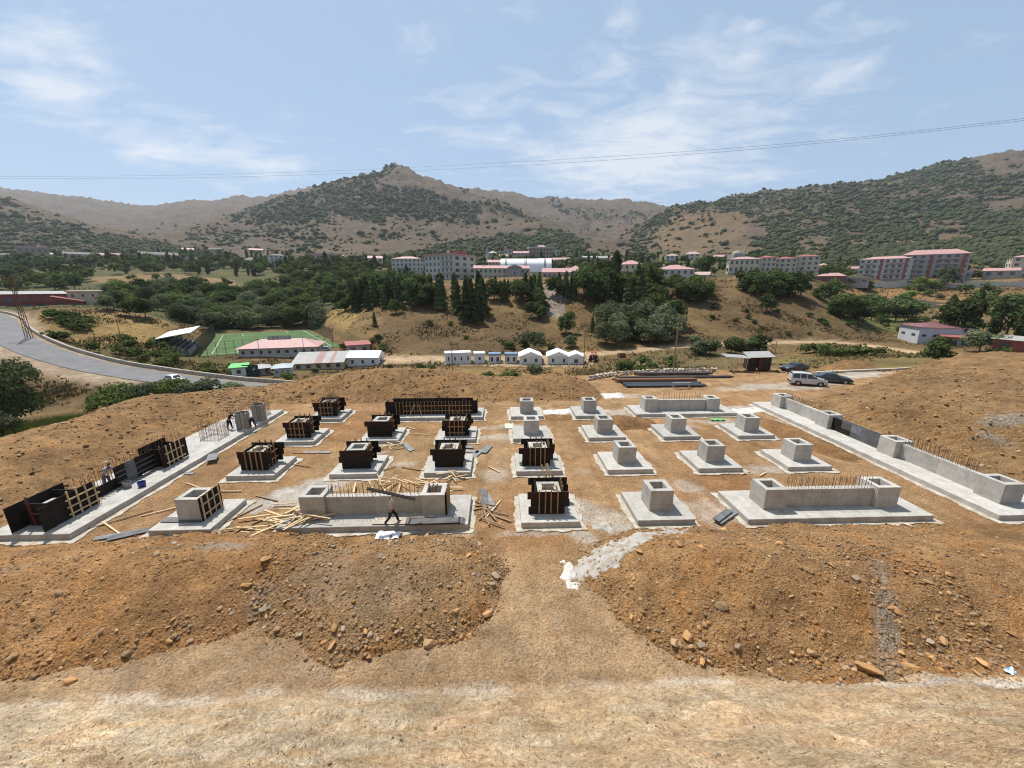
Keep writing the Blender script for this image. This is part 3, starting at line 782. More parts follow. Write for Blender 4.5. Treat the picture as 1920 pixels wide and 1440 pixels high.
heap('sm1', 'low mound of brown soil behind the second hollow pier of the third row', (11.4, 16.4, 35.6, 39.6), 0.12, lambda X, Y: ridge_h(X, Y, [[(12.8, 37.6, .75), (14.8, 37.4, .55)]], 0.5, .7) + clods(X, Y, .10), lambda X, Y, H: col_mix(X, Y, H, base=(0.28, 0.165, 0.08)))
heap('sm2', 'ridge of brown soil along the foot of the long walled strip footing', (25.5, 30.6, 27.5, 38.5), 0.13, lambda X, Y: ridge_h(X, Y, [[(29.0, 29.2, .35), (28.6, 31.5, .55), (28.3, 34.5, .5), (28.2, 36.8, .4)]], 0.45, .6) + clods(X, Y, .09), lambda X, Y, H: col_mix(X, Y, H, base=(0.31, 0.185, 0.09)))
heap('sm3', 'small round mound of brown soil on the yard track past the parked cars', (58, 70, 62, 72), 0.25, lambda X, Y: ridge_h(X, Y, [[(62.5, 66, 1.5), (66, 66.5, 1.2)]], 0.55, .9) + clods(X, Y, .14) , lambda X, Y, H: col_mix(X, Y, H, base=(0.30, 0.185, 0.09)))
heap('sm4', 'low stub of brown soil between two hollow piers of the back row', (4.9, 8.0, 38.3, 41.0), 0.12, lambda X, Y: ridge_h(X, Y, [[(5.6, 39.6, .3), (7.2, 39.6, .25)]], 0.4, .5) + clods(X, Y, .07), lambda X, Y, H: col_mix(X, Y, H, base=(0.36, 0.22, 0.11)))
def ground(X, Y):
    """height of whatever earth lies on top here"""
    X = np.atleast_1d(np.asarray(X, float)); Y = np.atleast_1d(np.asarray(Y, float))
    z = terrain(X, Y); h = np.zeros(X.shape)
    for hf, (x0, x1, y0, y1) in HEAPS.values():
        m = (X > x0) & (X < x1) & (Y > y0) & (Y < y1)
        if m.any():
            v = np.full(X.shape, -9.0); v[m] = hf(X[m], Y[m]); h = np.maximum(h, v)
    return z + h
def gz(x, y): return float(ground(x, y)[0])

# ---- stones
def ico(sub):
    bm = bmesh.new(); bmesh.ops.create_icosphere(bm, subdivisions=sub, radius=1.0)
    V = np.array([v.co[:] for v in bm.verts]); Fc = np.array([[v.index for v in f.verts] for f in bm.faces]); bm.free()
    return V, Fc
_I1, _F1 = ico(1); _I2, _F2 = ico(2)
def stone_verts(seed, V, cuts=7):
    r = np.random.default_rng(seed)
    P = V.copy()
    for _ in range(cuts):
        n = r.normal(size=3); n /= np.linalg.norm(n)
        d = P @ n; lim = r.uniform(0.42, 0.74)
        P = P - np.maximum(d - lim, 0)[:, None] * n
    return P * np.array([r.uniform(0.8, 1.25), r.uniform(0.7, 1.05), r.uniform(0.5, 0.8)])
M_STONE = mat('stone', (0.36, 0.24, 0.13), (0.25, 0.165, 0.09), 6.0, 0.9, bump=0.5, bdist=0.03, rand=0.35)
M_STONE_O = mat('stone_orange', (0.47, 0.26, 0.10), (0.35, 0.20, 0.10), 6.0, 0.9, bump=0.5, bdist=0.03, rand=0.3)
M_STONE_G = mat('stone_grey', (0.33, 0.26, 0.19), (0.24, 0.19, 0.14), 6.0, 0.9, bump=0.5, bdist=0.03, rand=0.3)
ROCKS = []
def block_mesh(seed, name='rock'):
    """an angular broken block: hull of a few points"""
    r = np.random.default_rng(seed); bm = bmesh.new()
    sc = np.array([r.uniform(.8, 1.3), r.uniform(.65, 1.0), r.uniform(.45, .8)])
    for _ in range(13):
        d = r.normal(size=3); d /= np.linalg.norm(d) + 1e-9
        bm.verts.new(tuple(d * sc * r.uniform(.8, 1.05)))
    res = bmesh.ops.convex_hull(bm, input=bm.verts)
    bmesh.ops.delete(bm, geom=[g for g in res['geom_interior'] if isinstance(g, bmesh.types.BMVert)], context='VERTS')
    bmesh.ops.bevel(bm, geom=list(bm.edges), offset=.045, segments=1, affect='EDGES', clamp_overlap=True)
    me = bpy.data.meshes.new(name); bm.to_mesh(me); bm.free(); return me
for k, m in enumerate((M_STONE, M_STONE_O, M_STONE_G) * 3):
    me = block_mesh(100 + k); me.materials.append(m); ROCKS.append(me)
RG = {'fl': 'rock lying on the long rust-brown heap', 'fm': 'rock lying on the grey-brown stony heap below the walled footing', 'fr': 'rock lying on the big ochre heap beside the cement spill', 'frr': 'rock lying on the stony heap at the right edge'}
KIND = ['brown angular', 'orange-brown angular', 'grey-brown angular']
def place_rock(x, y, r, k, lab, grp):
    o = link('rock', ROCKS[k % 9])
    z = gz(x, y)
    o.location = (x, y, z + r * 0.18)
    o.scale = (r, r, r); o.rotation_euler = (random.uniform(-.4, .4), random.uniform(-.4, .4), random.uniform(0, 6.28))
    tag(o, lab, 'rock', grp); return o
for key, n in (('fl', 70), ('fm', 75), ('fr', 95), ('frr', 45)):
    hf, (x0, x1, y0, y1) = HEAPS[key]
    made = 0
    while made < n:
        x, y = random.uniform(max(x0, -20 if key == 'fl' else x0), min(x1, 24)), random.uniform(y0, y1)
        h = float(hf(np.array([x]), np.array([y]))[0])
        if h < 0.02 or h > 2.2: continue
        low = math.exp(-((h - 0.15) / 0.45) ** 2) if y < 15.5 else 0.15
        if random.random() > 0.12 + low: continue
        r = min(0.09 + random.expovariate(1 / 0.045), 0.30)
        k = random.choice([0, 0, 1, 2, 3, 4] if key != 'fm' else [0, 2, 2, 5, 8, 1])
        place_rock(x, y, r, k, KIND[k % 3] + ' ' + RG[key], 'rocks on the front heaps'); made += 1
for (px, py, r, k, lab) in [(912,1152,.24,1,'orange block of rock lying at the foot of the grey-brown heap, biggest at its corner'),(880,1190,.19,4,'rounded orange rock lying alone just below the grey-brown heap'),(690,1232,.19,1,'orange rock lowest of all at the foot of the grey-brown heap'),(1625,1285,.40,1,'long slab of orange rock leaning out of the foot of the big ochre heap'),
        (1700,1275,.30,4,'broad flat orange rock at the foot of the big ochre heap near the slab'),(1820,1295,.2,1,'orange rock by the blue-white rubbish at the end of the cement streak'),(1445,1265,.16,0,'pale brown rock just in front of the big ochre heap'),(495,1150,.26,2,'dark grey boulder where the rust-brown and grey-brown heaps meet'),
        (630,1195,.22,4,'orange rock in the stony toe of the grey-brown heap'),(832,1035,.2,4,'yellow rock near the top of the grey-brown heap'),(1195,1070,.2,1,'orange rock high on the cement spill side of the big ochre heap'),(1243,1078,.18,4,'tan rock next to the orange one on the big ochre heap'),(130,1275,.24,4,'flat orange rock at the toe of the rust-brown heap, nearest the bank'),(1105,1020,.13,2,'small grey stone on bare soil before the formwork pier'),(1090,1030,.15,2,'dark stone on bare soil left of the cement spill')]:
    p = G(px, py, 0.1); place_rock(p.x, p.y, r, k, lab, 'rocks on the front heaps')
def rubble(name, label, spots, seed, tints, mat_):
    """spots: (x, y, z, size) rows; one mesh of many little stones"""
    r = np.random.default_rng(seed)
    base = [stone_verts(300 + i, _I0, 5) for i in range(6)]
    n = len(spots); nv = len(_I0)
    Vs = np.empty((n, nv, 3)); Cs = np.empty((n, nv, 3))
    ang = r.uniform(0, 6.283, n); ca, sa = np.cos(ang), np.sin(ang)
    ti = np.array(tints)
    for i in range(n):
        b = base[i % 6] * spots[i, 3]
        tl = r.uniform(-.5, .5)
        x = b[:, 0] * ca[i] - b[:, 1] * sa[i]; y = b[:, 0] * sa[i] + b[:, 1] * ca[i]
        Vs[i, :, 0] = x + spots[i, 0]; Vs[i, :, 1] = y + spots[i, 1]; Vs[i, :, 2] = b[:, 2] + x * tl + spots[i, 2]
        Cs[i] = ti[r.integers(len(ti))] * r.uniform(0.7, 1.2)
    Fs = (_F0[None] + (np.arange(n) * nv)[:, None, None]).reshape(-1, 3)
    me = np_mesh(name, Vs.reshape(-1, 3), Fs); set_col(me, np.clip(Cs.reshape(-1, 3), 0.01, .9))
    return tag(link(name, me, mat_), label, kind='stuff')
def _ico0():
    bm = bmesh.new(); bmesh.ops.create_icosphere(bm, subdivisions=1, radius=1.0)
    V = np.array([v.co[:] for v in bm.verts]); Fc = np.array([[v.index for v in f.verts] for f in bm.faces]); bm.free(); return V, Fc
_I0, _F0 = _ico0()
_I8 = np.array([(1, 0, 0), (0, 1, 0), (-1, 0, 0), (0, -1, 0), (0, 0, 1), (0, 0, -1)], float); _F8 = np.array([(0, 1, 4), (1, 2, 4), (2, 3, 4), (3, 0, 4), (1, 0, 5), (2, 1, 5), (3, 2, 5), (0, 3, 5)])
TINT = [(0.32, 0.195, 0.095), (0.26, 0.165, 0.09), (0.35, 0.185, 0.07), (0.24, 0.18, 0.125), (0.40, 0.27, 0.15)]
M_RUB = mat('rubble', (1, 1, 1))
_m, _nt, _b = new_mat('rubble_stone'); _a = N(_nt, 'ShaderNodeAttribute', attribute_name='Col'); _f, _r = noise_fac(_nt, 12, 4)
_nt.links.new(mixc(_nt, _f, mixc(_nt, 1.0, _a.outputs[0], (0.75, 0.75, 0.75), 'MULTIPLY'), _a.outputs[0]), _b.inputs['Base Color']); _b.inputs['Roughness'].default_value = 0.95; _b.inputs['Specular IOR Level'].default_value = 0.1
M_RUB = _m
def scatter(key, n, smin, sexp, smax, low_bias, xr=None, yr=None):
    hf, (x0, x1, y0, y1) = HEAPS[key]
    if xr: x0, x1 = max(x0, xr[0]), min(x1, xr[1])
    if yr: y0, y1 = max(y0, yr[0]), min(y1, yr[1])
    X = rng.uniform(x0, x1, n * 6); Y = rng.uniform(y0, y1, n * 6)
    H = hf(X, Y)
    w = np.where(H > 0.0, 0.25, np.where(H > -0.34, 0.42 * low_bias * np.exp((H) / 0.13), 0)) + np.where(H > 0.0, low_bias * np.exp(-((H - 0.12) / 0.4) ** 2) + 0.5 * sstep(0, .5, fbm(X * .8, Y * .8, 2)), 0)
    k = (rng.random(len(X)) < w)
    X, Y = X[k][:n], Y[k][:n]
    S = np.minimum(smin + rng.exponential(sexp, len(X)), smax)
    return np.stack([X, Y, ground(X, Y) + S * 0.15, S], -1)
sp = np.concatenate([scatter('fl', 4200, .022, .022, .11, .8, (-24, 0)), scatter('fm', 4200, .025, .025, .12, 1.0), scatter('fr', 5600, .025, .026, .13, 1.0), scatter('frr', 2800, .025, .025, .12, .8, (13, 26))])
rubble('rubble', 'small broken stones and clods strewn over the front heaps', sp, 5, TINT, M_RUB)
sp = np.concatenate([scatter('left', 3200, .05, .05, .25, .2), scatter('back', 3000, .05, .055, .28, .3, None, (44, 55)), scatter('right', 3200, .05, .05, .25, .2, (36, 60))])
rubble('clods', 'clods and stones strewn over the earth banks round the site', sp, 6, [(0.33, 0.20, 0.095), (0.28, 0.17, 0.08), (0.23, 0.14, 0.07), (0.42, 0.29, 0.17)], M_RUB)
# loose gravel on the trampled flat and the scraped bank
X = rng.uniform(-22, 22, 15000); Y = 4.8 + 13.5 * rng.random(15000) ** 1.3
k = np.abs(X) < Y * 1.9; X, Y = X[k], Y[k]
S = np.minimum(.010 + rng.exponential(.012, len(X)), .08)
_I0, _F0 = _I8, _F8
rubble('gravel', 'loose gravel on the trampled flat before the heaps', np.stack([X, Y, ground(X, Y) + S * .1, S], -1), 8, [(0.40, 0.28, 0.16), (0.28, 0.20, 0.12), (0.52, 0.43, 0.30), (0.24, 0.19, 0.14)], M_RUB)
X = rng.uniform(-24, 30, 5000); Y = rng.uniform(18.5, 46, 5000)
S = np.minimum(.015 + rng.exponential(.012, len(X)), .08)
rubble('site_gravel', 'small stones on the orange soil between the footings', np.stack([X, Y, ground(X, Y) + S * .1, S], -1), 9, [(0.44, 0.28, 0.14), (0.36, 0.22, 0.11), (0.50, 0.40, 0.28)], M_RUB)

# ================================================================ CONCRETE WORKS
def concrete_mat(name, c1, c2, lift=0.47, marks=0.5):
    m, nt, b = new_mat(name)
    f1, r1 = noise_fac(nt, 1.3, 6, 0.65, 0.32, 0.68, 'Object')
    f2, r2 = noise_fac(nt, 11.0, 5, 0.7, 0.35, 0.72, 'Object')
    f3, r3 = noise_fac(nt, 3.0, 5, 0.7, 0.50, 0.78, 'Object', (1, 1, 0.18))
    c = mixc(nt, f1, c1, c2)
    c = mixc(nt, f2, mixc(nt, 1.0, c, (0.76, 0.75, 0.74), 'MULTIPLY'), c)
    st = N(nt, 'ShaderNodeMath', operation='MULTIPLY'); st.inputs[1].default_value = 0.55; nt.links.new(f3, st.inputs[0])
    c = mixc(nt, st.outputs[0], c, mixc(nt, 1.0, c, (0.62, 0.61, 0.60), 'MULTIPLY'))
    # shutter-board lines left by the formwork
    tc = N(nt, 'ShaderNodeTexCoord'); sp_ = N(nt, 'ShaderNodeSeparateXYZ'); nt.links.new(tc.outputs['Object'], sp_.inputs[0])
    def line(src, step, width, off):
        a = N(nt, 'ShaderNodeMath', operation='ADD'); a.inputs[1].default_value = off + 100 * step; nt.links.new(src, a.inputs[0])
        d = N(nt, 'ShaderNodeMath', operation='MODULO'); d.inputs[1].default_value = step; nt.links.new(a.outputs[0], d.inputs[0])
        l = N(nt, 'ShaderNodeMath', operation='LESS_THAN'); l.inputs[1].default_value = width; nt.links.new(d.outputs[0], l.inputs[0]); return l.outputs[0]
    ln = line(sp_.outputs[2], lift, 0.022, -0.42)
    mul = N(nt, 'ShaderNodeMath', operation='MULTIPLY'); mul.inputs[1].default_value = marks; nt.links.new(ln, mul.inputs[0])
    c = mixc(nt, mul.outputs[0], c, mixc(nt, 1.0, c, (0.6, 0.6, 0.6), 'MULTIPLY'))
    if marks > 0:
        for ax_ in (0, 1):
            lv = line(sp_.outputs[ax_], 0.36, 0.020, 0.11); mv = N(nt, 'ShaderNodeMath', operation='MULTIPLY'); nt.links.new(lv, mv.inputs[0]); mv.inputs[1].default_value = 0.16
            c = mixc(nt, mv.outputs[0], c, mixc(nt, 1.0, c, (0.66, 0.65, 0.64), 'MULTIPLY'))
    oi = N(nt, 'ShaderNodeObjectInfo'); mr = N(nt, 'ShaderNodeMapRange'); mr.inputs[3].default_value = 0.86; mr.inputs[4].default_value = 1.06
    nt.links.new(oi.outputs['Random'], mr.inputs[0]); c = mixc(nt, 1.0, c, mr.outputs[0], 'MULTIPLY')
    nt.links.new(c, b.inputs['Base Color']); b.inputs['Roughness'].default_value = 0.9; b.inputs['Specular IOR Level'].default_value = 0.2
    add_bump(nt, b, r2, 0.35, 0.02)
    MATS[name] = m
    return m
M_PAD = concrete_mat('pad_concrete', (0.54, 0.52, 0.48), (0.37, 0.35, 0.315), 5.0, 0.0)
M_PIER = concrete_mat('pier_concrete', (0.56, 0.535, 0.49), (0.40, 0.38, 0.345), 0.47, 0.5)
M_LEAN = mat('lean_concrete', (0.46, 0.435, 0.385), (0.31, 0.24, 0.16), 1.7, 0.95, bump=0.5, bdist=0.03)
M_SPILL = mat('spilt_concrete', (0.38, 0.37, 0.35), (0.25, 0.20, 0.145), 2.6, 0.95, bump=0.8, bdist=0.06)
M_FORM = mat('formwork_film', (0.012, 0.010, 0.009), (0.024, 0.018, 0.015), 3.0, 0.7, spec=0.15, rand=0.3)
M_FORMR = mat('formwork_film_red', (0.038, 0.016, 0.012), (0.022, 0.013, 0.011), 3.0, 0.7, spec=0.15, rand=0.3)
M_PLYG = mat('grey_plywood', (0.24, 0.245, 0.25), (0.15, 0.155, 0.16), 2.0, 0.75, rand=0.25)
M_PLYD = mat('dark_plywood', (0.075, 0.075, 0.078), (0.14, 0.14, 0.145), 1.5, 0.7, rand=0.25)
M_WOOD = mat('pale_timber', (0.60, 0.46, 0.28), (0.46, 0.33, 0.19), 4.0, 0.8, coord='Object', stretch=(6, 0.6, 6), rand=0.25)
M_WOODO = mat('old_timber', (0.30, 0.19, 0.11), (0.20, 0.13, 0.08), 4.0, 0.85, stretch=(6, 0.6, 6), rand=0.25)
M_BATT = mat('batten_timber', (0.34, 0.20, 0.09), (0.24, 0.14, 0.07), 5.0, 0.8, stretch=(4, 4, 0.5), rand=0.25)
M_BAR = mat('rusty_steel', (0.22, 0.105, 0.05), (0.14, 0.075, 0.045), 8.0, 0.75, metal=0.3)
M_STEEL = mat('dark_steel', (0.06, 0.06, 0.065), (0.10, 0.085, 0.075), 2.0, 0.55, metal=0.5)

PADZ = 0.40
def blob_poly(x0, x1, y0, y1, out, n=14, seed=0):
    r = random.Random(seed); pts = []
    cor = [(x0 - out, y0 - out), (x1 + out, y0 - out), (x1 + out, y1 + out), (x0 - out, y1 + out)]
    for i in range(4):
        a, b = cor[i], cor[(i + 1) % 4]
        nn = max(4, int(math.hypot(b[0] - a[0], b[1] - a[1]) / 0.16))
        nx, ny = (b[1] - a[1]), -(b[0] - a[0]); L = math.hypot(nx, ny)
        for k in range(nn):
            t = k / nn; j = r.uniform(-0.045, 0.045) + 0.07 * math.sin(k * .31 + seed) + .04 * math.sin(k * .83 + 2 * seed + i)
            pts.append((a[0] + (b[0] - a[0]) * t + nx / L * j, a[1] + (b[1] - a[1]) * t + ny / L * j))
    return pts
def rough_box(mb, x0, x1, y0, y1, z0, z1, seed=0, j=0.012):
    """a cast block whose top rim wavers a little"""
    r = random.Random(seed); pts = []
    cor = [(x0, y0), (x1, y0), (x1, y1), (x0, y1)]
    for i in range(4):
        a, b = cor[i], cor[(i + 1) % 4]
        nn = max(3, int(math.hypot(b[0] - a[0], b[1] - a[1]) / 0.5))
        for k in range(nn):
            t = k / nn; q = j if k else 0
            pts.append((a[0] + (b[0] - a[0]) * t + r.uniform(-q, q), a[1] + (b[1] - a[1]) * t + r.uniform(-q, q)))
    n = len(pts)
    mb.add([(p[0], p[1], z0) for p in pts] + [(p[0], p[1], z1 + r.uniform(-.006, .006)) for p in pts],
           [tuple(range(n, 2 * n))] + [(i, (i + 1) % n, n + (i + 1) % n, n + i) for i in range(n)])
def pier_mesh(w=1.45, d=1.42, h=1.40, hole=0.86, seed=0):
    r = random.Random(seed)
    j = lambda: r.uniform(-.012, .012)
    mb = MB(); a, b = w / 2, d / 2; q = hole / 2; e = hole / 2 * 0.98
    o0 = [(-a, -b, 0), (a, -b, 0), (a, b, 0), (-a, b, 0)]
    o1 = [(x + j(), y + j(), h + j() * .6) for x, y in ((-a, -b), (a, -b), (a, b), (-a, b))]
    i1 = [(x + j(), y + j(), h - .004) for x, y in ((-q, -e), (q, -e), (q, e), (-q, e))]
    i0 = [(x * .93, y * .93, 0.06) for x, y, z in i1]
    mb.add(o0 + o1 + i1 + i0, [(0, 1, 5, 4), (1, 2, 6, 5), (2, 3, 7, 6), (3, 0, 4, 7), (4, 5, 9, 8), (5, 6, 10, 9), (6, 7, 11, 10), (7, 4, 8, 11),
                               (9, 8, 12, 13)[::-1], (8, 9, 13, 12), (10, 9, 13, 14), (11, 10, 14, 15), (8, 11, 15, 12), (12, 13, 14, 15)][:8] + [(8, 9, 13, 12), (9, 10, 14, 13), (10, 11, 15, 14), (11, 8, 12, 15), (12, 13, 14, 15)])
    return mb
PIERS = [pier_mesh(seed=k).mesh('pier') for k in range(5)]
for me in PIERS: me.materials.append(M_PIER)
def add_pier(t, x, y, k=0, me=None, z=None):
    o = link('pier', me or PIERS[k % 5], None, t, (x, y, PADZ - .004 if z is None else z))
    o.rotation_euler = (0, 0, (k % 4) * math.pi / 2)
    bv = o.modifiers.new('bevel', 'BEVEL'); bv.width = .018; bv.segments = 1; bv.limit_method = 'ANGLE'
    return o
def footing(label, x, y, dx_=3.5, dy_=3.3, pier=True, seed=0, group='square pad footings set out in rows', name='pad_footing', out=0.34):
    """x, y: centre of the pad"""
    t = thing(name, label, 'footing', (x, y, 0), 0, group)
    mb = MB(); mb.prism(blob_poly(-dx_ / 2, dx_ / 2, -dy_ / 2, dy_ / 2, out, seed=seed), -0.15, 0.055); mb.build('blinding_layer', M_LEAN, t)
    mb = MB(); rough_box(mb, -dx_ / 2, dx_ / 2, -dy_ / 2, dy_ / 2, 0.0, PADZ, seed); mb.build('pad', M_PAD, t, bevel=0.02)
    if pier: add_pier(t, random.uniform(-.03, .03), random.uniform(-.03, .03), seed)
    return t
CX = [-18.45, -10.95, -3.95, 3.0, 9.98, 17.02, 24.1]
CY = [21.6, 28.1, 34.5, 40.65]
ROWN = ['front row', 'second row', 'third row', 'back row']
COLN = ['next to the long left strip footing', 'second from the left strip footing', 'third from the left strip footing', 'in the middle column', 'third from the long walled footing', 'second from the long walled footing', 'nearest the long walled footing']
FORMED = {(0, 3), (1, 0), (1, 1), (1, 2), (1, 3), (2, 0), (2, 1), (2, 2), (3, 0)}
for r_ in range(4):
    for c_ in range(7):
        if r_ in (0, 3) and c_ in (1, 2, 5, 6): continue
        fm = (r_, c_) in FORMED
        what = 'square pad with pier inside formwork' if fm else 'square pad with bare hollow pier'
        footing('%s, %s, %s' % (what, ROWN[r_], COLN[c_]), CX[c_], CY[r_], seed=r_ * 7 + c_)

BARM = MB().tube((0, 0, 0), (0, 0, 1), 0.0125, 5).mesh('rebar'); BARM.materials.append(M_BAR)
def bars(t, p0, p1, n, z0, h, jit=0.02, skip=0.0):
    for k in range(n):
        if random.random() < skip: continue
        f = (k + .5) / n
        o = link('rebar', BARM, None, t, (p0[0] + (p1[0] - p0[0]) * f + random.uniform(-jit, jit), p0[1] + (p1[1] - p0[1]) * f + random.uniform(-jit, jit), z0))
        o.scale = (1, 1, h * random.uniform(.93, 1.05)); o.rotation_euler = (random.uniform(-.05, .05), random.uniform(-.05, .05), 0)
def wall_seg(t, x0, x1, y0, y1, h, seed=0, name='wall'):
    mb = MB(); rough_box(mb, x0, x1, y0, y1, PADZ - .004, PADZ + h, seed, .008)
    return mb.build(name, M_PIER, t, bevel=.012)
def walled(label, x0, x1, yrow, px, z0=0, seed=0, nb=26, barh=.85, barspan=None, wall=True):
    """long pad with two piers joined by a wall"""
    t = thing('walled_footing', label, 'footing', (0, 0, 0))
    y0, y1 = yrow - 1.68, yrow + 1.65
    mb = MB(); mb.prism(blob_poly(x0, x1, y0, y1, .32, seed=seed), -.15, .055); mb.build('blinding_layer', M_LEAN, t)
    mb = MB(); rough_box(mb, x0, x1, y0, y1, 0, PADZ, seed); mb.build('pad', M_PAD, t, bevel=.02)
    if wall:
        for k, x in enumerate(px): add_pier(t, x, yrow, seed + k)
        xm = (px[0] + px[1]) / 2
        wall_seg(t, px[0] + .735, xm - .003, yrow - .45, yrow - .05, 1.22, seed); wall_seg(t, xm + .003, px[1] - .735, yrow - .447, yrow - .05, 1.21, seed + 1)
        bs = barspan or (px[0] + .8, px[1] - .8)
        bars(t, (bs[0], yrow - .38), (bs[1], yrow - .38), nb, PADZ + 1.15, barh); bars(t, (bs[0], yrow - .12), (bs[1], yrow - .12), nb // 2, PADZ + 1.15, barh)
    return t
walled('long front-row pad with two hollow piers and wall, strewn with timber, man walking on it', -13.0, -1.9, CY[0], (-11.27, -4.05), seed=50, nb=24)
walled('long front-row pad with two hollow piers joined by a clean concrete wall', 14.9, 26.5, CY[0] - .1, (17.15, 24.35), seed=53, nb=26)
walled('long back-row pad of wet grey concrete with two piers and wall', 14.95, 26.2, CY[3] + .3, (16.9, 23.95), seed=56, nb=16, barspan=(18.2, 22.9))
walled('long back-row pad under a grid of dark wall formwork', -12.35, -1.75, CY[3], (-11, -4), seed=59, wall=False)

# ---- the long walled strip footing on the right
t = thing('strip_footing', 'long concrete strip footing with four hollow piers and wall before the raked bank', 'footing', (0, 0, 0))
mb = MB(); mb.prism(blob_poly(30.5, 35.2, 19.7, 43.3, .38, seed=70), -.15, .055); mb.build('blinding_layer', M_LEAN, t)
mb = MB(); rough_box(mb, 30.5, 35.2, 19.7, 43.3, 0, PADZ, 70, .02); mb.build('pad', M_PAD, t, bevel=.02)
RY = [21.6, 28.45, 35.0, 41.5]; RX = 32.7
for k, y in enumerate(RY): add_pier(t, RX, y, k + 1)
for k in (0, 2):
    ym = (RY[k] + RY[k + 1]) / 2
    wall_seg(t, RX - .25, RX + .12, RY[k] + .72, ym - .003, 1.22, 80 + k); wall_seg(t, RX - .247, RX + .12, ym + .003, RY[k + 1] - .72, 1.21, 83 + k)
bars(t, (RX - .17, RY[0] + 1.2), (RX - .17, RY[1] - .8), 32, PADZ + 1.15, .9); bars(t, (RX + .05, RY[0] + 1.2), (RX + .05, RY[1] - .8), 16, PADZ + 1.15, .9)
bars(t, (RX - .17, RY[2] + 3.0), (RX - .17, RY[3] - .8), 14, PADZ + 1.15, .7); bars(t, (RX + .05, RY[2] + 1.8), (RX + .05, RY[3] - .8), 18, PADZ + 1.15, .7)
f = thing('wall_formwork', 'row of dark weathered formwork sheets between two piers of the long right footing', 'formwork', (0, 0, 0))
for k in range(5):
    ya = RY[1] + .74 + k * 1.015
    m = (M_PLYD, M_PLYD, M_PLYG, M_PLYD, M_FORM)[k]
    MB().box((RX - .28 + random.uniform(-.01, .01), ya + .505, PADZ + .86), (.03, 1.0, .70)).build('panel', m, f)
    MB().box((RX - .275, ya + .505, PADZ + .25), (.03, 1.0, .50)).build('panel', M_FORM if k > 2 else M_PLYD, f)
    MB().box((RX + .14, ya + .505, PADZ + .60), (.03, 1.0, 1.18)).build('panel', M_PLYD, f)
MB().box((RX - .07, (RY[1] + RY[2]) / 2, PADZ + .5), (.36, 5.0, .98)).build('core', M_PIER, f)

# ---- the long strip footing on the left
t = thing('strip_footing', 'long concrete strip footing with black formwork and rebar below the left bank', 'footing', (0, 0, 0))
mb = MB(); mb.prism(blob_poly(-28.9, -24.35, 19.8, 42.2, .42, seed=90), -.15, .055); mb.build('blinding_layer', M_LEAN, t)
mb = MB(); rough_box(mb, -28.9, -24.35, 19.8, 42.2, 0, PADZ, 90, .02); mb.build('pad', M_PAD, t, bevel=.02)
LX = -26.7
bars(t, (LX - .2, 22.9), (LX - .2, 31.2), 34, PADZ, 1.9); bars(t, (LX + .12, 22.9), (LX + .12, 28.0), 22, PADZ, 1.75)
bars(t, (LX - .1, 36.2), (LX - .1, 41), 22, PADZ, 1.5, .05)

def sheet(t, c, size, m, rz=0.0, name='panel'):
    return MB().box(c, size, rz).build(name, m, t)
BATM = {}
def batten(t, c, size, m=None, name='batten'):
    key = (tuple(round(v, 3) for v in size), (m or M_BATT).name)
    if key not in BATM:
        me = MB().box((0, 0, 0), size).mesh('batten'); me.materials.append(m or M_BATT); BATM[key] = me
    return link(name, BATM[key], None, t, c)
def formwork(label, x, y, front='vertical', seed=0, h=1.5, w=2.35, poured=False):
    """box of shutter boards clamped round a pier"""
    r = random.Random(seed)
    t = thing('pier_formwork', label, 'formwork', (x, y, PADZ), r.uniform(-.02, .02), 'dark formwork boxes round the piers')
    th = .045; s = .75
    nb = 3; bh = h / nb
    for side in (-1, 1):
        for k in range(nb):                       # front and back: stacked boards run long
            off = r.uniform(-.16, .16) + (0.1 if side > 0 else -.05)
            ww = w + r.uniform(-.15, .12) + (-.22, .05, .22)[k]
            up = 0.12 if side > 0 else 0.0
            sheet(t, (off, side * (s + th / 2) + r.uniform(-.006, .006), bh * (k + .5) + up), (ww, th, bh - .012), M_FORMR if (k == 2 and side < 0) else M_FORM, name='board')
        for k in range(nb):
            sheet(t, (side * (s + th / 2 + .005), 0, bh * (k + .5) + .04), (th, 1.42, bh - .012), M_FORM, name='board')
    yf = -(s + th + .045)
    if front in ('vertical', 'grid'):
        for k in range(4):
            batten(t, (-.62 + k * .38 + r.uniform(-.04, .04), yf, h * .5 + .06), (.075, .07, h + r.uniform(.0, .0) + .12))
    if front == 'grid':
        for zz in (.35, .95):
            batten(t, (-.05, yf - .062, zz), (1.55, .055, .085))
    for k in range(3):                             # side battens and back posts
        batten(t, (s + th + .045, -.5 + k * .42, h * .5 + .12), (.07, .075, h + .3))
        batten(t, (-.5 + k * .45, s + th + .045, h * .5 + .16), (.075, .07, h + .35))
    batten(t, (s + th + .11, -.05, .6), (.055, 1.4, .085)); batten(t, (s + th + .11, -.05, 1.15), (.055, 1.4, .085))
    if poured:
        o = link('fresh_pier', PIERS[seed % 5], None, t, (0, 0, .10))
    else:
        sheet(t, (0, 0, .52), (1.3, 1.3, 1.0), M_PIER, name='pour')
        for sx in (-.48, .42):
            sheet(t, (sx, -.08, h - .12 + r.uniform(-.05, .05)), (.20, .72, .09), M_LEAN, name='spreader')
        for k in range(5):
            o = batten(t, (r.uniform(-.55, .55), r.uniform(-.5, .5), h * .82), (.07, .06, .8), M_WOODO, 'wedge'); o.rotation_euler = (r.uniform(-.35, .35), r.uniform(-.35, .35), 0)
    return t
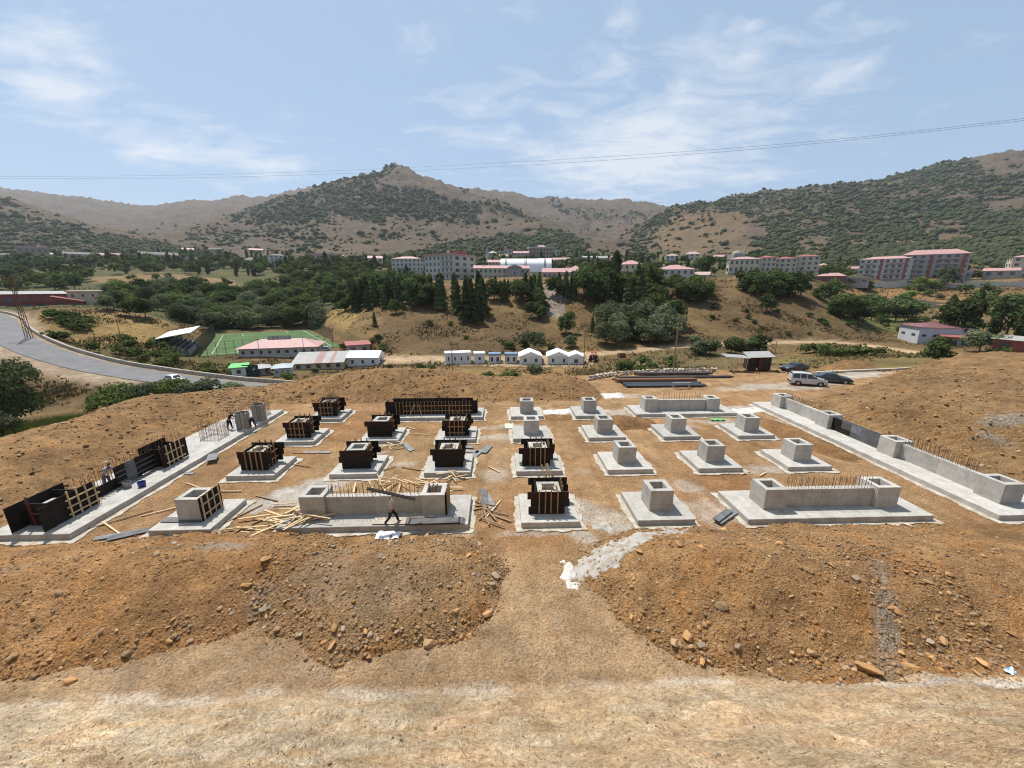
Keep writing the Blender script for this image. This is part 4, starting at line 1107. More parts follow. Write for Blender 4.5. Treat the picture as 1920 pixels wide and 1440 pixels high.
FW = [((0, 3), 'vertical', False, 'dark formwork box with upright battens and crossed stakes, front row'), ((1, 0), 'vertical', False, 'dark formwork box with upright battens, second row, nearest the left strip footing'),
      ((1, 1), 'none', True, 'dark formwork of three plain stacked boards round a fresh white pier, second row'), ((1, 2), 'none', False, 'blackest formwork box of plain stacked boards, beside the heap of grey sheets'),
      ((1, 3), 'vertical', False, 'dark formwork box with a board jutting to the right, middle column, second row'), ((2, 0), 'grid', False, 'dark formwork box with a lattice of battens, third row, by the left strip footing'),
      ((2, 1), 'none', True, 'blue-black plain formwork box with a tall stake, third row'), ((2, 2), 'grid', False, 'dark formwork box with a lattice of battens and frothy top, third row'), ((3, 0), 'grid', False, 'dark formwork box with tall rebar standing out of it, back row')]
for k, ((r_, c_), st_, po, lab) in enumerate(FW):
    t = formwork(lab, CX[c_], CY[r_], st_, 200 + k, poured=po, w=2.4)
    if (r_, c_) == (3, 0): bars(t, (-.5, .3), (.6, .3), 9, .8, 2.2); bars(t, (-.5, -.2), (.6, -.2), 7, .8, 1.9)
    if (r_, c_) == (0, 3):
        for a, b in (((-.12, .8, 1.4), (-.30, 1.2, 2.35)), ((.0, .8, 1.4), (-.02, 1.1, 2.4)), ((.2, .8, 1.4), (.02, 1.2, 2.4)), ((.42, .8, 1.4), (.08, 1.2, 2.4))):
            MB().bar(a, b, .06, .05).build('stake', M_WOOD, t)
    if (r_, c_) == (2, 1): MB().bar((.45, -.3, .2), (.42, -.3, 2.4), .08, .06).build('stake', M_WOODO, t)
# one loose side panel on the first front pier
f = thing('side_panel', 'single dark formwork panel with pale battens clamped to the first front-row pier', 'formwork', (CX[0] + .79, CY[0], PADZ))
for k in range(3): sheet(f, (0, 0, .26 + k * .5), (.045, 1.75, .49), M_FORM, name='board')
for k in range(4): batten(f, (.055, -.72 + k * .46, .78), (.06, .07, 1.65), M_WOOD)
for zz in (.4, 1.05): batten(f, (.112, 0, zz), (.05, 1.7, .08), M_WOOD)
f = thing('side_panel', 'single dark formwork panel with yellow battens on the walled pier behind the man', 'formwork', (-4.05 + .79, CY[0], PADZ))
sheet(f, (0, 0, .75), (.045, 1.5, 1.5), M_FORM, name='board')
for k in range(3): batten(f, (.055, -.55 + k * .5, .85), (.06, .07, 1.85), M_WOOD)
for k in range(6):
    o = batten(f, (-.79 + random.uniform(-.35, .35), random.uniform(-.35, .35), 1.35), (.08, .07, .7), M_WOODO, 'wedge'); o.rotation_euler = (random.uniform(-.4, .4), random.uniform(-.4, .4), 0)

# wall formwork of the back row
f = thing('wall_formwork', 'long dark wall formwork latticed with battens at the foot of the far bank', 'formwork', (0, CY[3], PADZ))
xs = np.linspace(-12.2 + .55, -2.9, 9)
for k in range(8):
    xm = (xs[k] + xs[k + 1]) / 2
    for zz, hh in ((.36, .70), (1.07, .70)):
        sheet(f, (xm, -.55 + random.uniform(-.01, .01), zz), (xs[1] - xs[0] - .012, .04, hh), M_FORM, name='board')
    sheet(f, (xm, .35, .8), (xs[1] - xs[0] - .012, .04, 1.5), M_FORM, name='board')
sheet(f, (-11.3, -.72, .75), (1.9, .04, 1.45), M_FORM, name='board'); sheet(f, (-3.2, -.60, .78), (1.6, .04, 1.5), M_FORM, name='board'); sheet(f, (-12.2, -.2, .75), (.04, 1.2, 1.45), M_PLYD, name='board'); sheet(f, (-2.42, -.1, .78), (.04, 1.3, 1.5), M_FORM, name='board')
for k in range(22):
    batten(f, (-11.1 + k * .375, -.62 if k > 4 else -.78, .72), (.06, .06, 1.42))
for zz in (.42, .98): batten(f, (-7.0, -.685, zz), (8.0, .05, .075))
sheet(f, (-7.2, -.1, .3), (9.0, .5, .6), M_PIER, name='pour')
bars(f, (-10.9, -.1), (-3.4, -.1), 30, .6, 1.75); bars(f, (-9, .1), (-5, .1), 16, .6, 1.9)
for (xa, la) in ((-9.6, .5), (-8.3, -.4), (-5.4, .1)):
    MB().bar((xa, -1.35, .02), (xa + la, -.70, 1.2), .06, .05).build('prop', M_BATT, f)

# left strip formwork
f = thing('pier_formwork', 'black formwork at the near end of the left strip, red clamp and pale lattice', 'formwork', (LX, 21.4, PADZ), 0, 'dark formwork boxes round the piers')
sheet(f, (-.85, .0, .8), (.045, 3.0, 1.55), M_FORM, name='board'); sheet(f, (.85, .35, .8), (.045, 2.7, 1.55), M_FORM, name='board'); sheet(f, (.86, -1.15, .75), (.045, .6, 1.45), M_FORM, name='board')
sheet(f, (0, -.75, .75), (1.3, .045, 1.4), M_FORM, name='board'); sheet(f, (0, .8, .75), (1.6, .045, 1.4), M_FORM, name='board'); sheet(f, (-.1, 0, .5), (1.2, 1.4, 1.0), M_PIER, name='pour')
for k in range(4): batten(f, (.92, .05 + k * .5, .85), (.06, .075, 1.75), M_WOOD)
for zz in (.3, .75, 1.2): batten(f, (.98, .78, zz), (.05, 1.9, .08), M_WOOD)
MRED = mat('red_clamp', (0.16, 0.035, 0.03), (0.10, 0.03, 0.03), 5, 0.6)
MB().bar((-.2, -.85, .1), (-.35, -.85, 1.9), .10, .07).bar((-.3, -.9, .9), (.5, -.9, .85), .08, .07).build('clamp', MRED, f)
f = thing('wall_formwork', 'long low black wall formwork on the left strip, beside the man in light shirt', 'formwork', (LX, 0, PADZ))
for k in range(4): sheet(f, (.22, 23.3 + k * 1.02, .38), (.04, 1.0, .74), M_FORM, name='board')
for k in range(4): sheet(f, (.22, 26.5 - .1 + k * .0 + k * .75 - 1.0 + 1.0, .75) if False else (.30, 25.3 + k * .78, .8), (.04, .76, 1.45), M_PLYD if k == 1 else M_FORM, name='board')
for zz in (.35, .75, 1.1): batten(f, (.35, 26.5, zz), (.05, 3.0, .07), M_PLYD)
for k in range(18):
    o = batten(f, (.62, 23.2 + k * .29, .05), (.5, .025, .025), M_STEEL, 'tie_rod')
f = thing('pier_formwork', 'dark formwork box with pale lattice halfway along the left strip', 'formwork', (LX + .25, 28.9, PADZ), 0, 'dark formwork boxes round the piers')
for sx in (-.8, .8): sheet(f, (sx, 0.1, .85), (.045, 2.4, 1.6), M_FORM, name='board')
sheet(f, (0, -.78, .75), (1.5, .045, 1.4), M_FORM, name='board'); sheet(f, (0, .8, .75), (1.5, .045, 1.4), M_FORM, name='board'); sheet(f, (0, 0, .5), (1.3, 1.3, 1.0), M_PIER, name='pour')
for k in range(4): batten(f, (.87, -.65 + k * .42, .85), (.06, .07, 1.75), M_WOOD)
for zz in (.35, 1.1): batten(f, (.93, .0, zz), (.05, 1.8, .08), M_WOOD)
MB().bar((.75, -1.0, 0), (.55, -.85, 1.75), .09, .07).build('prop', M_WOODO, f)

# rebar cages and upright board columns
def cage(label, x, y, w, d, h, seed=0):
    t = thing('rebar_cage', label, 'rebar cage', (x, y, PADZ), 0)
    n = 6
    for k in range(n):
        for a, b in ((-w / 2 + w * k / (n - 1), -d / 2), (-w / 2 + w * k / (n - 1), d / 2), (-w / 2, -d / 2 + d * k / (n - 1)), (w / 2, -d / 2 + d * k / (n - 1))):
            o = link('rebar', BARM, None, t, (a, b, 0)); o.scale = (1, 1, h * random.uniform(.8, 1.25)); o.rotation_euler = (random.uniform(-.04, .04), random.uniform(-.04, .04), 0)
    for k in range(9):
        z = .08 + k * h * .085
        mb = MB()
        for p, q in (((-w / 2, -d / 2), (w / 2, -d / 2)), ((w / 2, -d / 2), (w / 2, d / 2)), ((w / 2, d / 2), (-w / 2, d / 2)), ((-w / 2, d / 2), (-w / 2, -d / 2))): mb.tube((*p, z), (*q, z), .012, 4)
        mb.build('stirrup', M_BAR, t)
    return t
cage('dark rebar cage standing on the left strip between formwork and board columns', LX + .3, 34.3, 1.6, 1.4, 1.5)
def board_column(label, x, y, h, seed):
    r = random.Random(seed); t = thing('board_column', label, 'formwork', (x, y, PADZ)); n = 12
    for k in range(n):
        a = 6.283 * k / n
        MB().box((math.cos(a) * .58, math.sin(a) * .58, h / 2 + r.uniform(-.05, .05)), (.06, .27, h), a).build('board', M_OLDG, t)
    for k in range(5): 
        o = link('rebar', BARM, None, t, (r.uniform(-.35, .35), r.uniform(-.35, .35), .1)); o.scale = (1, 1, h + r.uniform(.2, .5))
    return t
M_OLDG = mat('weathered_boards', (0.33, 0.30, 0.26), (0.22, 0.20, 0.175), 4, 0.85, stretch=(4, 4, .5), rand=.2)
board_column('grey upright board column with a worker on each side of it', -25.1, 36.5, 1.6, 1)
board_column('grey upright board column past the two workers', -25.0, 38.9, 1.7, 2)
cage('rebar cage at the far end of the left strip footing', -25.8, 40.6, 1.2, 1.2, 1.6)

# ================================================================ LOOSE TIMBER AND SHEETS
PLK = {}
def plank(x, y, z, L, ang, lab, grp, m=None, w=.09, th=.045, tilt=0.0, name='timber_plank', cat='plank'):
    key = (round(L * 4) / 4, w, th, (m or M_WOOD).name)
    if key not in PLK:
        me = MB().box((0, 0, 0), (w, key[0], th)).mesh(name); me.materials.append(m or M_WOOD); PLK[key] = me
    o = link(name, PLK[key], None, None, (x, y, z + th / 2)); o.rotation_euler = (tilt, random.uniform(-.05, .05), ang)
    return tag(o, lab, cat, grp)
def pile(px, py, n, sx, sy, z0, zh, lens, lab, grp, mean=1.5, spread=.5, m=None):
    p = G(px, py, z0)
    for k in range(n):
        f = k / n
        plank(p.x + random.gauss(0, sx), p.y + random.gauss(0, sy), z0 + .01 + f * zh, random.uniform(*lens), mean + random.gauss(0, spread), lab, grp, m, random.choice((.07, .09, .12)), random.choice((.035, .045)), random.gauss(0, .07))
GT = 'loose timber left about the site'
pile(570, 970, 30, 1.0, .38, .42, .45, (1.2, 2.4), 'pale timber in the big loose pile at the left end of the walled front pad', GT, 1.9, .5)
pile(505, 985, 13, .8, .40, .05, .14, (1.2, 2.4), 'pale timber spilling off the left end of the walled front pad', GT, 1.5, .3)
pile(720, 912, 12, 1.2, .5, .05, .35, (1.2, 2.2), 'timber offcut lying behind the walled front pad', GT, 1.2, .9)
pile(800, 912, 10, 1.0, .4, .05, .35, (.9, 1.8), 'pale timber stacked behind the yellow-battened panel', GT, .9, .9)
pile(845, 897, 12, .6, .35, .1, .35, (.8, 1.5), 'short pale timber heaped against the second-row pad', GT, .4, .8)
pile(725, 838, 9, .55, .4, .05, .35, (.8, 1.5), 'short pale timber heaped by the blue-black formwork pad', GT, .6, .8)
pile(912, 958, 12, .55, .8, .03, .14, (1.0, 2.0), 'brown timber scattered right of the walled front pad', GT, 1.0, .7, M_WOODO)
for (px, py, L, a, lab, m) in [(925,955,2.2,-.45,'long pale timber leaning right of the walled front pad',None),(845,992,2.0,1.4,'pale timber lying in front of the walled pad, longest by the rubbish',None),(870,985,1.4,1.0,'pale timber lying at the walled pad front corner',None),(810,995,1.0,-.5,'short pale timber by the crumpled white sheet',None),
        (208,990,2.6,1.05,'pale plank on soil between left strip and first pad',None),(75,1004,2.6,1.55,'pale plank lying along the front end of the left strip',None),(365,912,2.0,1.1,'pale timber on soil by the first formwork pad',None),(420,922,2.4,1.55,'pale timber lying flat behind the first front pad',None),(300,960,1.8,-1.0,'pale timber leaning on the first front pad',None),
        (215,978,3.6,-.85,'long old board lying along the left strip blinding',M_WOODO),(570,850,2.0,1.5,'old board on soil between two formwork pads, second row',M_WOODO),(560,873,2.2,1.3,'old grey plank near the second formwork pad',M_WOODO),(1700,985,4.2,.62,'long pale pole leaning on the front corner of the clean walled pad',None),(1430,890,1.0,-1.0,'short timber by the pad third row near the walled footing',None),(1397,888,.9,-1.1,'short pale stick on the soil right of a bare pier pad',None),
        (840,868,1.8,1.3,'brown timber lying between two second-row formwork pads',M_WOODO),(775,880,2.2,1.2,'long brown timber left of the blackest formwork pad',M_WOODO),(700,872,1.8,1.0,'brown timber right of the plain board formwork pad',M_WOODO),(720,882,2.0,-.9,'old timber leaning on the pad edge second row',M_WOODO),(790,815,1.6,1.4,'pale timber on soil between third-row formwork pads',None),(770,803,1.5,.9,'pale timber by the corner of the third-row pad',None),(925,880,1.5,.7,'pale timber right of the blackest formwork pad',None),(655,795,1.0,.2,'pale offcut near the back-row formwork pad',None),
        (455,965,2.6,-.5,'old board leaning along the first front pad right side',M_WOODO),(470,985,2.2,-.6,'second old board along the first front pad right side',M_WOODO),(500,935,2.0,1.2,'dark old board on cement dust, front row',M_WOODO)]:
    p = G(px, py, 0.03); plank(p.x, p.y, .05, L, a, lab, GT, m)
def flat_sheet(px, py, z, w, L, ang, lab, m, tilt=0.0, name='plywood_sheet', cat='plywood', th=.025):
    p = G(px, py, z)
    o = MB().box((0, 0, 0), (w, L, th)).build(name, m); o.location = (p.x, p.y, z + th); o.rotation_euler = (tilt, 0, ang)
    return tag(o, lab, cat, 'plywood sheets left about the site')
for q in [(907,932,.08,.55,2.0,.1,'dark plywood sheet on soil right of the walled front pad',M_PLYD),(917,940,.05,.5,1.8,.3,'grey plywood strip half under the dark sheet',M_PLYG),(895,850,.05,.6,1.6,-.5,'grey plywood sheet right of the blackest formwork, nearest it',M_PLYG),(912,842,.09,.6,1.6,-.35,'grey plywood sheet right of the blackest formwork, upper one',M_PLYG),(880,846,.05,.5,1.7,1.3,'grey plywood strip at the pad corner beside the blackest formwork',M_PLYG),(868,838,.08,.4,1.9,1.4,'narrow grey plywood strip behind the blackest formwork pad',M_PLYG),
          (1768,998,.06,.75,1.7,-.95,'dark plywood sheet at the end of the long pale pole',M_PLYD),(1778,1000,.03,.75,1.6,-.75,'grey plywood sheet under the dark one by the pole end',M_PLYG),(1362,968,.12,.5,2.2,-1.0,'grey plywood strip leaning on the clean walled front pad',M_PLYG),(1355,966,.22,.4,1.8,-.95,'dark plywood strip on top of the leaning grey one',M_PLYD),(250,1000,.06,.5,2.2,-1.1,'dark plywood strip at the front of the first pad',M_PLYD),(228,1002,.05,.4,2.4,-1.25,'grey plywood strip before the left strip corner',M_PLYG),(398,857,.32,.7,1.5,.5,'grey plywood sheet propped on the edge of the left strip',M_PLYG),
          (760,993 - 22,.43,1.3,3.6,1.55,'white-flecked plywood sheet lying behind the walking man',M_LEAN),(700,870,.04,.5,2.2,.5,'grey plywood strip by the second-row pad corner',M_PLYG),(765,838,.04,.45,2.0,.55,'grey plywood strip by the blue-black formwork pad',M_PLYG),(345,975,.42,.5,2.4,1.55,'dark board lying on the first front pad before its pier',M_PLYD),(595,848,.03,.35,2.4,1.5,'grey board on soil behind the first formwork pad',M_PLYG),(340,888,.03,.3,2.0,1.5,'grey board beside the left strip',M_PLYG)]:
    flat_sheet(*q)
for k in range(5):
    flat_sheet(815, 977, .42 + k * .035, .55 + .1 * (k % 2), 3.6 - .2 * k, 1.52 + .02 * k, 'dark plywood strip in the neat stack on the walled front pad', M_PLYD if k != 3 else M_FORMR, th=.03)

# ---- spilt concrete, rubbish, buckets
def spill(label, pts, z, m, seed, h=.12):
    """a lumpy puddle of set concrete, outline in photo points"""
    P_ = [G(x, y, 0) for x, y in pts]
    xs_ = [p.x for p in P_]; ys_ = [p.y for p in P_]
    gx = np.arange(min(xs_) - .3, max(xs_) + .3, .08); gy = np.arange(min(ys_) - .3, max(ys_) + .3, .08)
    X, Y = np.meshgrid(gx, gy, indexing='ij')
    poly = [(p.x, p.y) for p in P_]
    ins = in_poly(X + .45 * fbm(X * 1.6, Y * 1.6, 4), Y + .45 * fbm(X * 1.6 + 9, Y * 1.6, 4), poly) & (fbm(X * 1.3 + 4, Y * 1.3, 3) > -.48)
    d = np.full(X.shape, 9.0)
    for a, b in zip(P_, P_[1:] + P_[:1]):
        dx_, dy_ = b.x - a.x, b.y - a.y; tt = np.clip(((X - a.x) * dx_ + (Y - a.y) * dy_) / (dx_ ** 2 + dy_ ** 2 + 1e-9), 0, 1)
        d = np.minimum(d, np.hypot(X - a.x - tt * dx_, Y - a.y - tt * dy_))
    hh = np.where(ins, h * sstep(0, .35, d) + .045 * fbm(X * 2.5, Y * 2.5, 3) + .02, -.12)
    Z = ground(X.ravel(), Y.ravel()).reshape(X.shape) + hh
    I = np.arange(X.size).reshape(X.shape)
    F = np.stack([I[:-1, :-1], I[1:, :-1], I[1:, 1:], I[:-1, 1:]], -1).reshape(-1, 4); F = F[(ins.ravel()[F]).any(1)]
    used = np.unique(F); mp = -np.ones(X.size, int); mp[used] = np.arange(len(used))
    o = link('spilt_concrete', np_mesh('spilt_concrete', np.stack([X, Y, Z], -1).reshape(-1, 3)[used], mp[F], True), m)
    return tag(o, label, 'concrete spill', 'concrete spilt on the ground')
spill('long grey spill of set concrete running down beside the big ochre heap', [(1066,1062),(1130,1030),(1180,1012),(1290,1005),(1285,1020),(1215,1040),(1180,1062),(1150,1085),(1085,1092)], 0, M_SPILL, 1, .035)
M_WHITE = mat('white_slurry', (0.58, 0.56, 0.52), (0.42, 0.39, 0.35), 5, .9, bump=.4)
spill('white blob of slurry at the near end of the grey concrete spill', [(1048,1060),(1068,1053),(1080,1068),(1078,1090),(1085,1100),(1060,1105)], 0, M_WHITE, 2, .10)
spill('crust of spilt concrete between two front-row pads', [(1100,985),(1130,980),(1155,990),(1160,1002),(1130,998)], 0, M_SPILL, 3, .08)
spill('pale washed-out concrete patch beside the back-row wall', [(1125,738),(1165,736),(1172,746),(1135,748)], 0, M_WHITE, 4, .06)
spill('pale concrete apron between back-row pads', [(1015,770),(1070,766),(1085,772),(1060,778),(1020,778)], 0, M_WHITE, 5, .06)
spill('pale concrete apron joining the back row to the long walled footing', [(1340,770),(1430,762),(1450,766),(1440,772),(1370,780)], 0, M_WHITE, 6, .05)
def crumple(label, px, py, z, s, m, name, cat):
    p = G(px, py, z); bm = bmesh.new(); bmesh.ops.create_grid(bm, x_segments=9, y_segments=6, size=.5)
    r = random.Random(px)
    for v in bm.verts: v.co.x *= s[0]; v.co.y *= s[1]; v.co.x += r.uniform(-.04, .04); v.co.z = abs(math.sin(v.co.x * 5 + v.co.y * 3)) * .07 + r.uniform(0, .08)
    me = bpy.data.meshes.new(name); bm.to_mesh(me); bm.free(); o = link(name, me, m); o.location = (p.x, p.y, gz(p.x, p.y) + .02)
    return tag(o, label, cat)
M_PAPER = mat('white_sack', (0.78, 0.76, 0.77), (0.66, 0.64, 0.68), 4, .7)
crumple('crumpled white cement sack in front of the walled pad with the man', 728, 1012, 0, (1.3, .7), M_PAPER, 'cement_sack', 'sack')
crumple('blue and white plastic rubbish at the end of the cement streak', 1886, 1283, 0, (.35, .3), mat('blue_white_plastic', (.7, .75, .8), (.15, .35, .55), 6, .4, lo=.45, hi=.55), 'plastic_rubbish', 'rubbish')
M_NET = mat('green_net', (0.08, 0.34, 0.08), (0.16, 0.42, 0.15), 6, .7)
crumple('bright green netting crumpled behind the third-row pier near the walled footing', 1345, 788, 0, (1.5, .6), M_NET, 'green_netting', 'netting')
crumple('pale green netting scrap left of the middle third-row pad', 955, 800, 0, (.9, 1.4), mat('pale_green_net', (.42, .58, .34), (.55, .62, .48), 5, .8), 'netting_scrap', 'netting')
def bucket(label, px, py, r, h, m, handle=True):
    p = G(px, py, PADZ); t = thing('bucket', label, 'bucket', (p.x, p.y, PADZ + .002))
    mb = MB(); n = 14
    ring = lambda rr, z: [(math.cos(6.2832 * i / n) * rr, math.sin(6.2832 * i / n) * rr, z) for i in range(n)]
    V = ring(r * .82, 0) + ring(r, h) + ring(r * .93, h) + ring(r * .76, .03)
    Fc = [(i, (i + 1) % n, n + (i + 1) % n, n + i) for i in range(n)] + [(n + i, n + (i + 1) % n, 2 * n + (i + 1) % n, 2 * n + i) for i in range(n)] + [(2 * n + i, 2 * n + (i + 1) % n, 3 * n + (i + 1) % n, 3 * n + i) for i in range(n)] + [tuple(range(n - 1, -1, -1)), tuple(range(3 * n, 4 * n))]
    mb.add(V, Fc); mb.build('pail', m, t, smooth=False)
    hb = MB(); 
    for k in range(6):
        a, b = math.pi * k / 6, math.pi * (k + 1) / 6
        hb.tube((math.cos(a) * r, 0, h - .02 + math.sin(a) * r * .7), (math.cos(b) * r, 0, h - .02 + math.sin(b) * r * .7), .012, 4)
    hb.build('handle', M_STEEL, t)
bucket('grey bucket standing on the left strip footing', 240, 914, .24, .42, M_PLYG)
bucket('dark blue bucket at the edge of the left strip footing', 267, 912, .24, .36, mat('blue_plastic', (.03, .05, .28), (.02, .03, .16), 4, .4))
bucket('small turquoise tin at the corner of the middle second-row pad', 976, 872, .10, .2, mat('turquoise_tin', (.10, .45, .42), (.08, .35, .33), 4, .4))

# ---- steel and timber stock in the yard
def stock(label, x0, x1, y, dy, z, n, m, name, cat, h=.12):
    t = thing(name, label, cat, (0, 0, 0))
    for k in range(n):
        yy = y - dy / 2 + dy * (k + .5) / n
        MB().box(((x0 + x1) / 2 + random.uniform(-.3, .3), yy, z + h / 2 + random.uniform(0, .03)), ((x1 - x0) * random.uniform(.94, 1.0), dy / n * .9, h)).build('bar', m, t)
    for x in (x0 + 1.5, (x0 + x1) / 2, x1 - 1.5):
        MB().box((x, y, z - .04), (.12, dy, .09)).build('bearer', M_WOODO, t)
    return t
M_TARP = mat('blue_black_steel', (0.035, 0.042, 0.055), (0.06, 0.065, 0.075), 1.5, .45, metal=.4)
stock('wide flat stack of blue-black steel bars in the yard, nearest the back wall', 17.8, 29.4, 52.9, 2.3, .12, 14, M_TARP, 'steel_bar_stack', 'steel stack', .16)
stock('brown steel beams stacked behind the blue-black bars', 17.0, 29.8, 55.3, .9, .15, 4, M_BAR, 'steel_bar_stack', 'steel stack', .28)
stock('dark steel bars laid out in a long thin row on the yard', 18.3, 36.5, 57.3, .7, .1, 4, M_STEEL, 'steel_bar_stack', 'steel stack', .2)
stock('farthest row of dark steel bars in front of the stone wall', 22.0, 34.2, 59.6, .9, .1, 5, M_STEEL, 'steel_bar_stack', 'steel stack', .3)
t = thing('sawhorse', 'small grey trestle table standing before the steel bars', 'trestle', (24.3, 51.2, 0))
MB().box((1.2, 0, .8), (2.6, .5, .06)).build('top', M_PLYG, t)
for x in (.1, 2.3):
    for y in (-.2, .2): MB().bar((x, y, 0), (x, y * .8, .78), .06).build('leg', M_WOOD, t)

# ================================================================ PLANTS
def leaf_mat(name, c1, c2, c3, trans=0.30):
    m, nt, b = new_mat(name)
    nt.nodes.remove(b)
    out = [n for n in nt.nodes if n.type == 'OUTPUT_MATERIAL'][0]
    f, r = noise_fac(nt, 0.9, 4, 0.6, 0.35, 0.65, 'Object')
    c = mixc(nt, f, c1, c2)
    f2, _ = noise_fac(nt, 7.0, 2, 0.5, 0.4, 0.75, 'Object')
    c = mixc(nt, f2, c, c3)
    oi = N(nt, 'ShaderNodeObjectInfo'); mr = N(nt, 'ShaderNodeMapRange'); mr.inputs[3].default_value = 0.80; mr.inputs[4].default_value = 1.75
    nt.links.new(oi.outputs['Random'], mr.inputs[0]); c = mixc(nt, 1.0, c, mr.outputs[0], 'MULTIPLY')
    d = N(nt, 'ShaderNodeBsdfDiffuse'); t = N(nt, 'ShaderNodeBsdfTranslucent'); mx = N(nt, 'ShaderNodeMixShader'); mx.inputs[0].default_value = trans
    nt.links.new(c, d.inputs[0]); nt.links.new(c, t.inputs[0]); nt.links.new(d.outputs[0], mx.inputs[1]); nt.links.new(t.outputs[0], mx.inputs[2]); nt.links.new(mx.outputs[0], out.inputs[0])
    return m
ML_DARK = leaf_mat('leaf_dark', (0.055, 0.076, 0.028), (0.088, 0.110, 0.038), (0.036, 0.050, 0.022))
ML_MID = leaf_mat('leaf_mid', (0.080, 0.106, 0.032), (0.120, 0.142, 0.044), (0.056, 0.076, 0.027))
ML_GREY = leaf_mat('leaf_grey', (0.098, 0.115, 0.060), (0.13, 0.145, 0.080), (0.07, 0.085, 0.045))
ML_PINE = leaf_mat('needle', (0.054, 0.072, 0.030), (0.082, 0.100, 0.040), (0.037, 0.049, 0.023), 0.1)
ML_LIME = leaf_mat('leaf_lime', (0.115, 0.155, 0.035), (0.15, 0.18, 0.05), (0.085, 0.12, 0.03))
M_BARK = mat('bark', (0.13, 0.095, 0.065), (0.08, 0.06, 0.045), 8, .95, stretch=(1, 1, .3))
def leaves(P, Nn, size, r, aspect=1.6):
    """one quad per point, facing roughly along Nn"""
    n = len(P)
    nn = Nn + r.normal(scale=0.55, size=(n, 3)); nn /= np.linalg.norm(nn, axis=1)[:, None] + 1e-9
    a = r.normal(size=(n, 3)); u = np.cross(nn, a); u /= np.linalg.norm(u, axis=1)[:, None] + 1e-9
    v = np.cross(nn, u)
    s = (size * r.uniform(0.6, 1.35, n))[:, None]
    q = np.stack([P - u * s * aspect * .5 , P - v * s * .5, P + u * s * aspect * .5, P + v * s * .5], 1)
    return q.reshape(-1, 3), np.arange(n * 4).reshape(-1, 4)
def crown_pts(kind, n, r):
    """points and outward directions for a crown in a unit-high tree"""
    P, D = [], []
    if kind == 'pine':
        t = r.beta(1.3, 1.6, n); z = 0.10 + 0.90 * t
        lay = 0.78 + 0.22 * np.sin(z * 46 + r.uniform(0, 6))
        rad = (0.245 * (1 - t) ** 0.8 + 0.012) * lay * np.sqrt(r.uniform(0.25, 1.0, n)) * (1 + 0.18 * np.sin(5 * t + 3))
        a = r.uniform(0, 6.283, n); rad *= 1 + 0.22 * np.sin(a * 3 + z * 9)
        P = np.stack([rad * np.cos(a), rad * np.sin(a), z - rad * 0.25], 1)
        D = np.stack([np.cos(a), np.sin(a), 0.75 * np.ones(n)], 1)
        return P, D
    if kind == 'poplar':
        t = r.uniform(0, 1, n); z = 0.08 + 0.92 * t
        rad = 0.13 * np.sin(np.pi * np.clip(t * .93 + .07, 0, 1)) ** 0.6 * np.sqrt(r.uniform(.4, 1, n)); a = r.uniform(0, 6.283, n)
        rad *= 1 + 0.25 * np.sin(a * 2 + z * 17) 
        P = np.stack([rad * np.cos(a), rad * np.sin(a), z], 1); D = np.stack([np.cos(a), np.sin(a), .5 * np.ones(n)], 1)
        return P, D
    if kind == 'bush': nl, zc_, sp_, rr = 10, .48, .27, (.20, .31)
    elif kind == 'willow': nl, zc_, sp_, rr = 15, .46, .30, (.17, .28)
    else: nl, zc_, sp_, rr = 15, .50, .27, (.15, .26)
    cs = []
    for k in range(nl):
        a = r.uniform(0, 6.283); q = sp_ * math.sqrt(r.uniform(0, 1)); z = zc_ + r.uniform(-.32, .30) * (1 - q)
        if kind == 'bush': z = r.uniform(.20, .68) * (1 - .5 * q)
        cs.append((q * math.cos(a), q * math.sin(a), z, r.uniform(*rr)))
    w = np.array([c[3] ** 2 for c in cs]); k = r.choice(nl, n, p=w / w.sum())
    cs = np.array(cs)
    d = r.normal(size=(n, 3)); d /= np.linalg.norm(d, axis=1)[:, None]
    low = d[:, 2] < -0.35; d[low, 2] *= -0.6
    rad = cs[k, 3] * (0.55 + 0.5 * r.uniform(0, 1, n) ** 0.5)
    P = cs[k, :3] + d * rad[:, None] * np.array([1, 1, .82])
    P[:, 2] = np.clip(P[:, 2], 0.03, 1.0)
    return P, d + np.array([0, 0, .35])
def trunk_mesh(kind, r):
    mb = MB()
    top = .92 if kind in ('pine', 'poplar') else .55
    w = {'pine': .016, 'poplar': .018, 'bush': .018}.get(kind, .024)
    p = Vector((0, 0, -.06)); n = 4
    for k in range(n):
        q = Vector((r.uniform(-.012, .012), r.uniform(-.012, .012), top * (k + 1) / n))
        mb.tube(p, q, w * (1 - k / n * .8), 6, w * (1 - (k + 1) / n * .8)); p = q
    if kind not in ('pine', 'poplar'):
        for k in range(6):
            a = r.uniform(0, 6.283); z = r.uniform(.2, .5) if kind != 'bush' else r.uniform(.02, .2)
            mb.tube((0, 0, z), (math.cos(a) * .24, math.sin(a) * .24, z + r.uniform(.15, .3)), w * .5, 4, w * .15)
    else:
        for k in range(8):
            a = r.uniform(0, 6.283); z = r.uniform(.2, .8); l = .2 * (1 - z) if kind == 'pine' else .08
            mb.tube((0, 0, z), (math.cos(a) * l, math.sin(a) * l, z + .03), w * .25, 4, w * .1)
    return mb.mesh('trunk')
TREES = {}
def variants(kind, m, nvar, n, size, seed):
    L = []
    for k in range(nvar):
        r = np.random.default_rng(seed + k)
        P, Dd = crown_pts(kind, n, r); V, Fq = leaves(P, Dd, size, r)
        cm = np_mesh('crown', V, Fq); cm.materials.append(m)
        tm = trunk_mesh(kind, np.random.default_rng(seed + k + 50)); tm.materials.append(M_BARK)
        L.append((cm, tm))
    return L
TREES['pine'] = variants('pine', ML_PINE, 4, 1500, .050, 11)
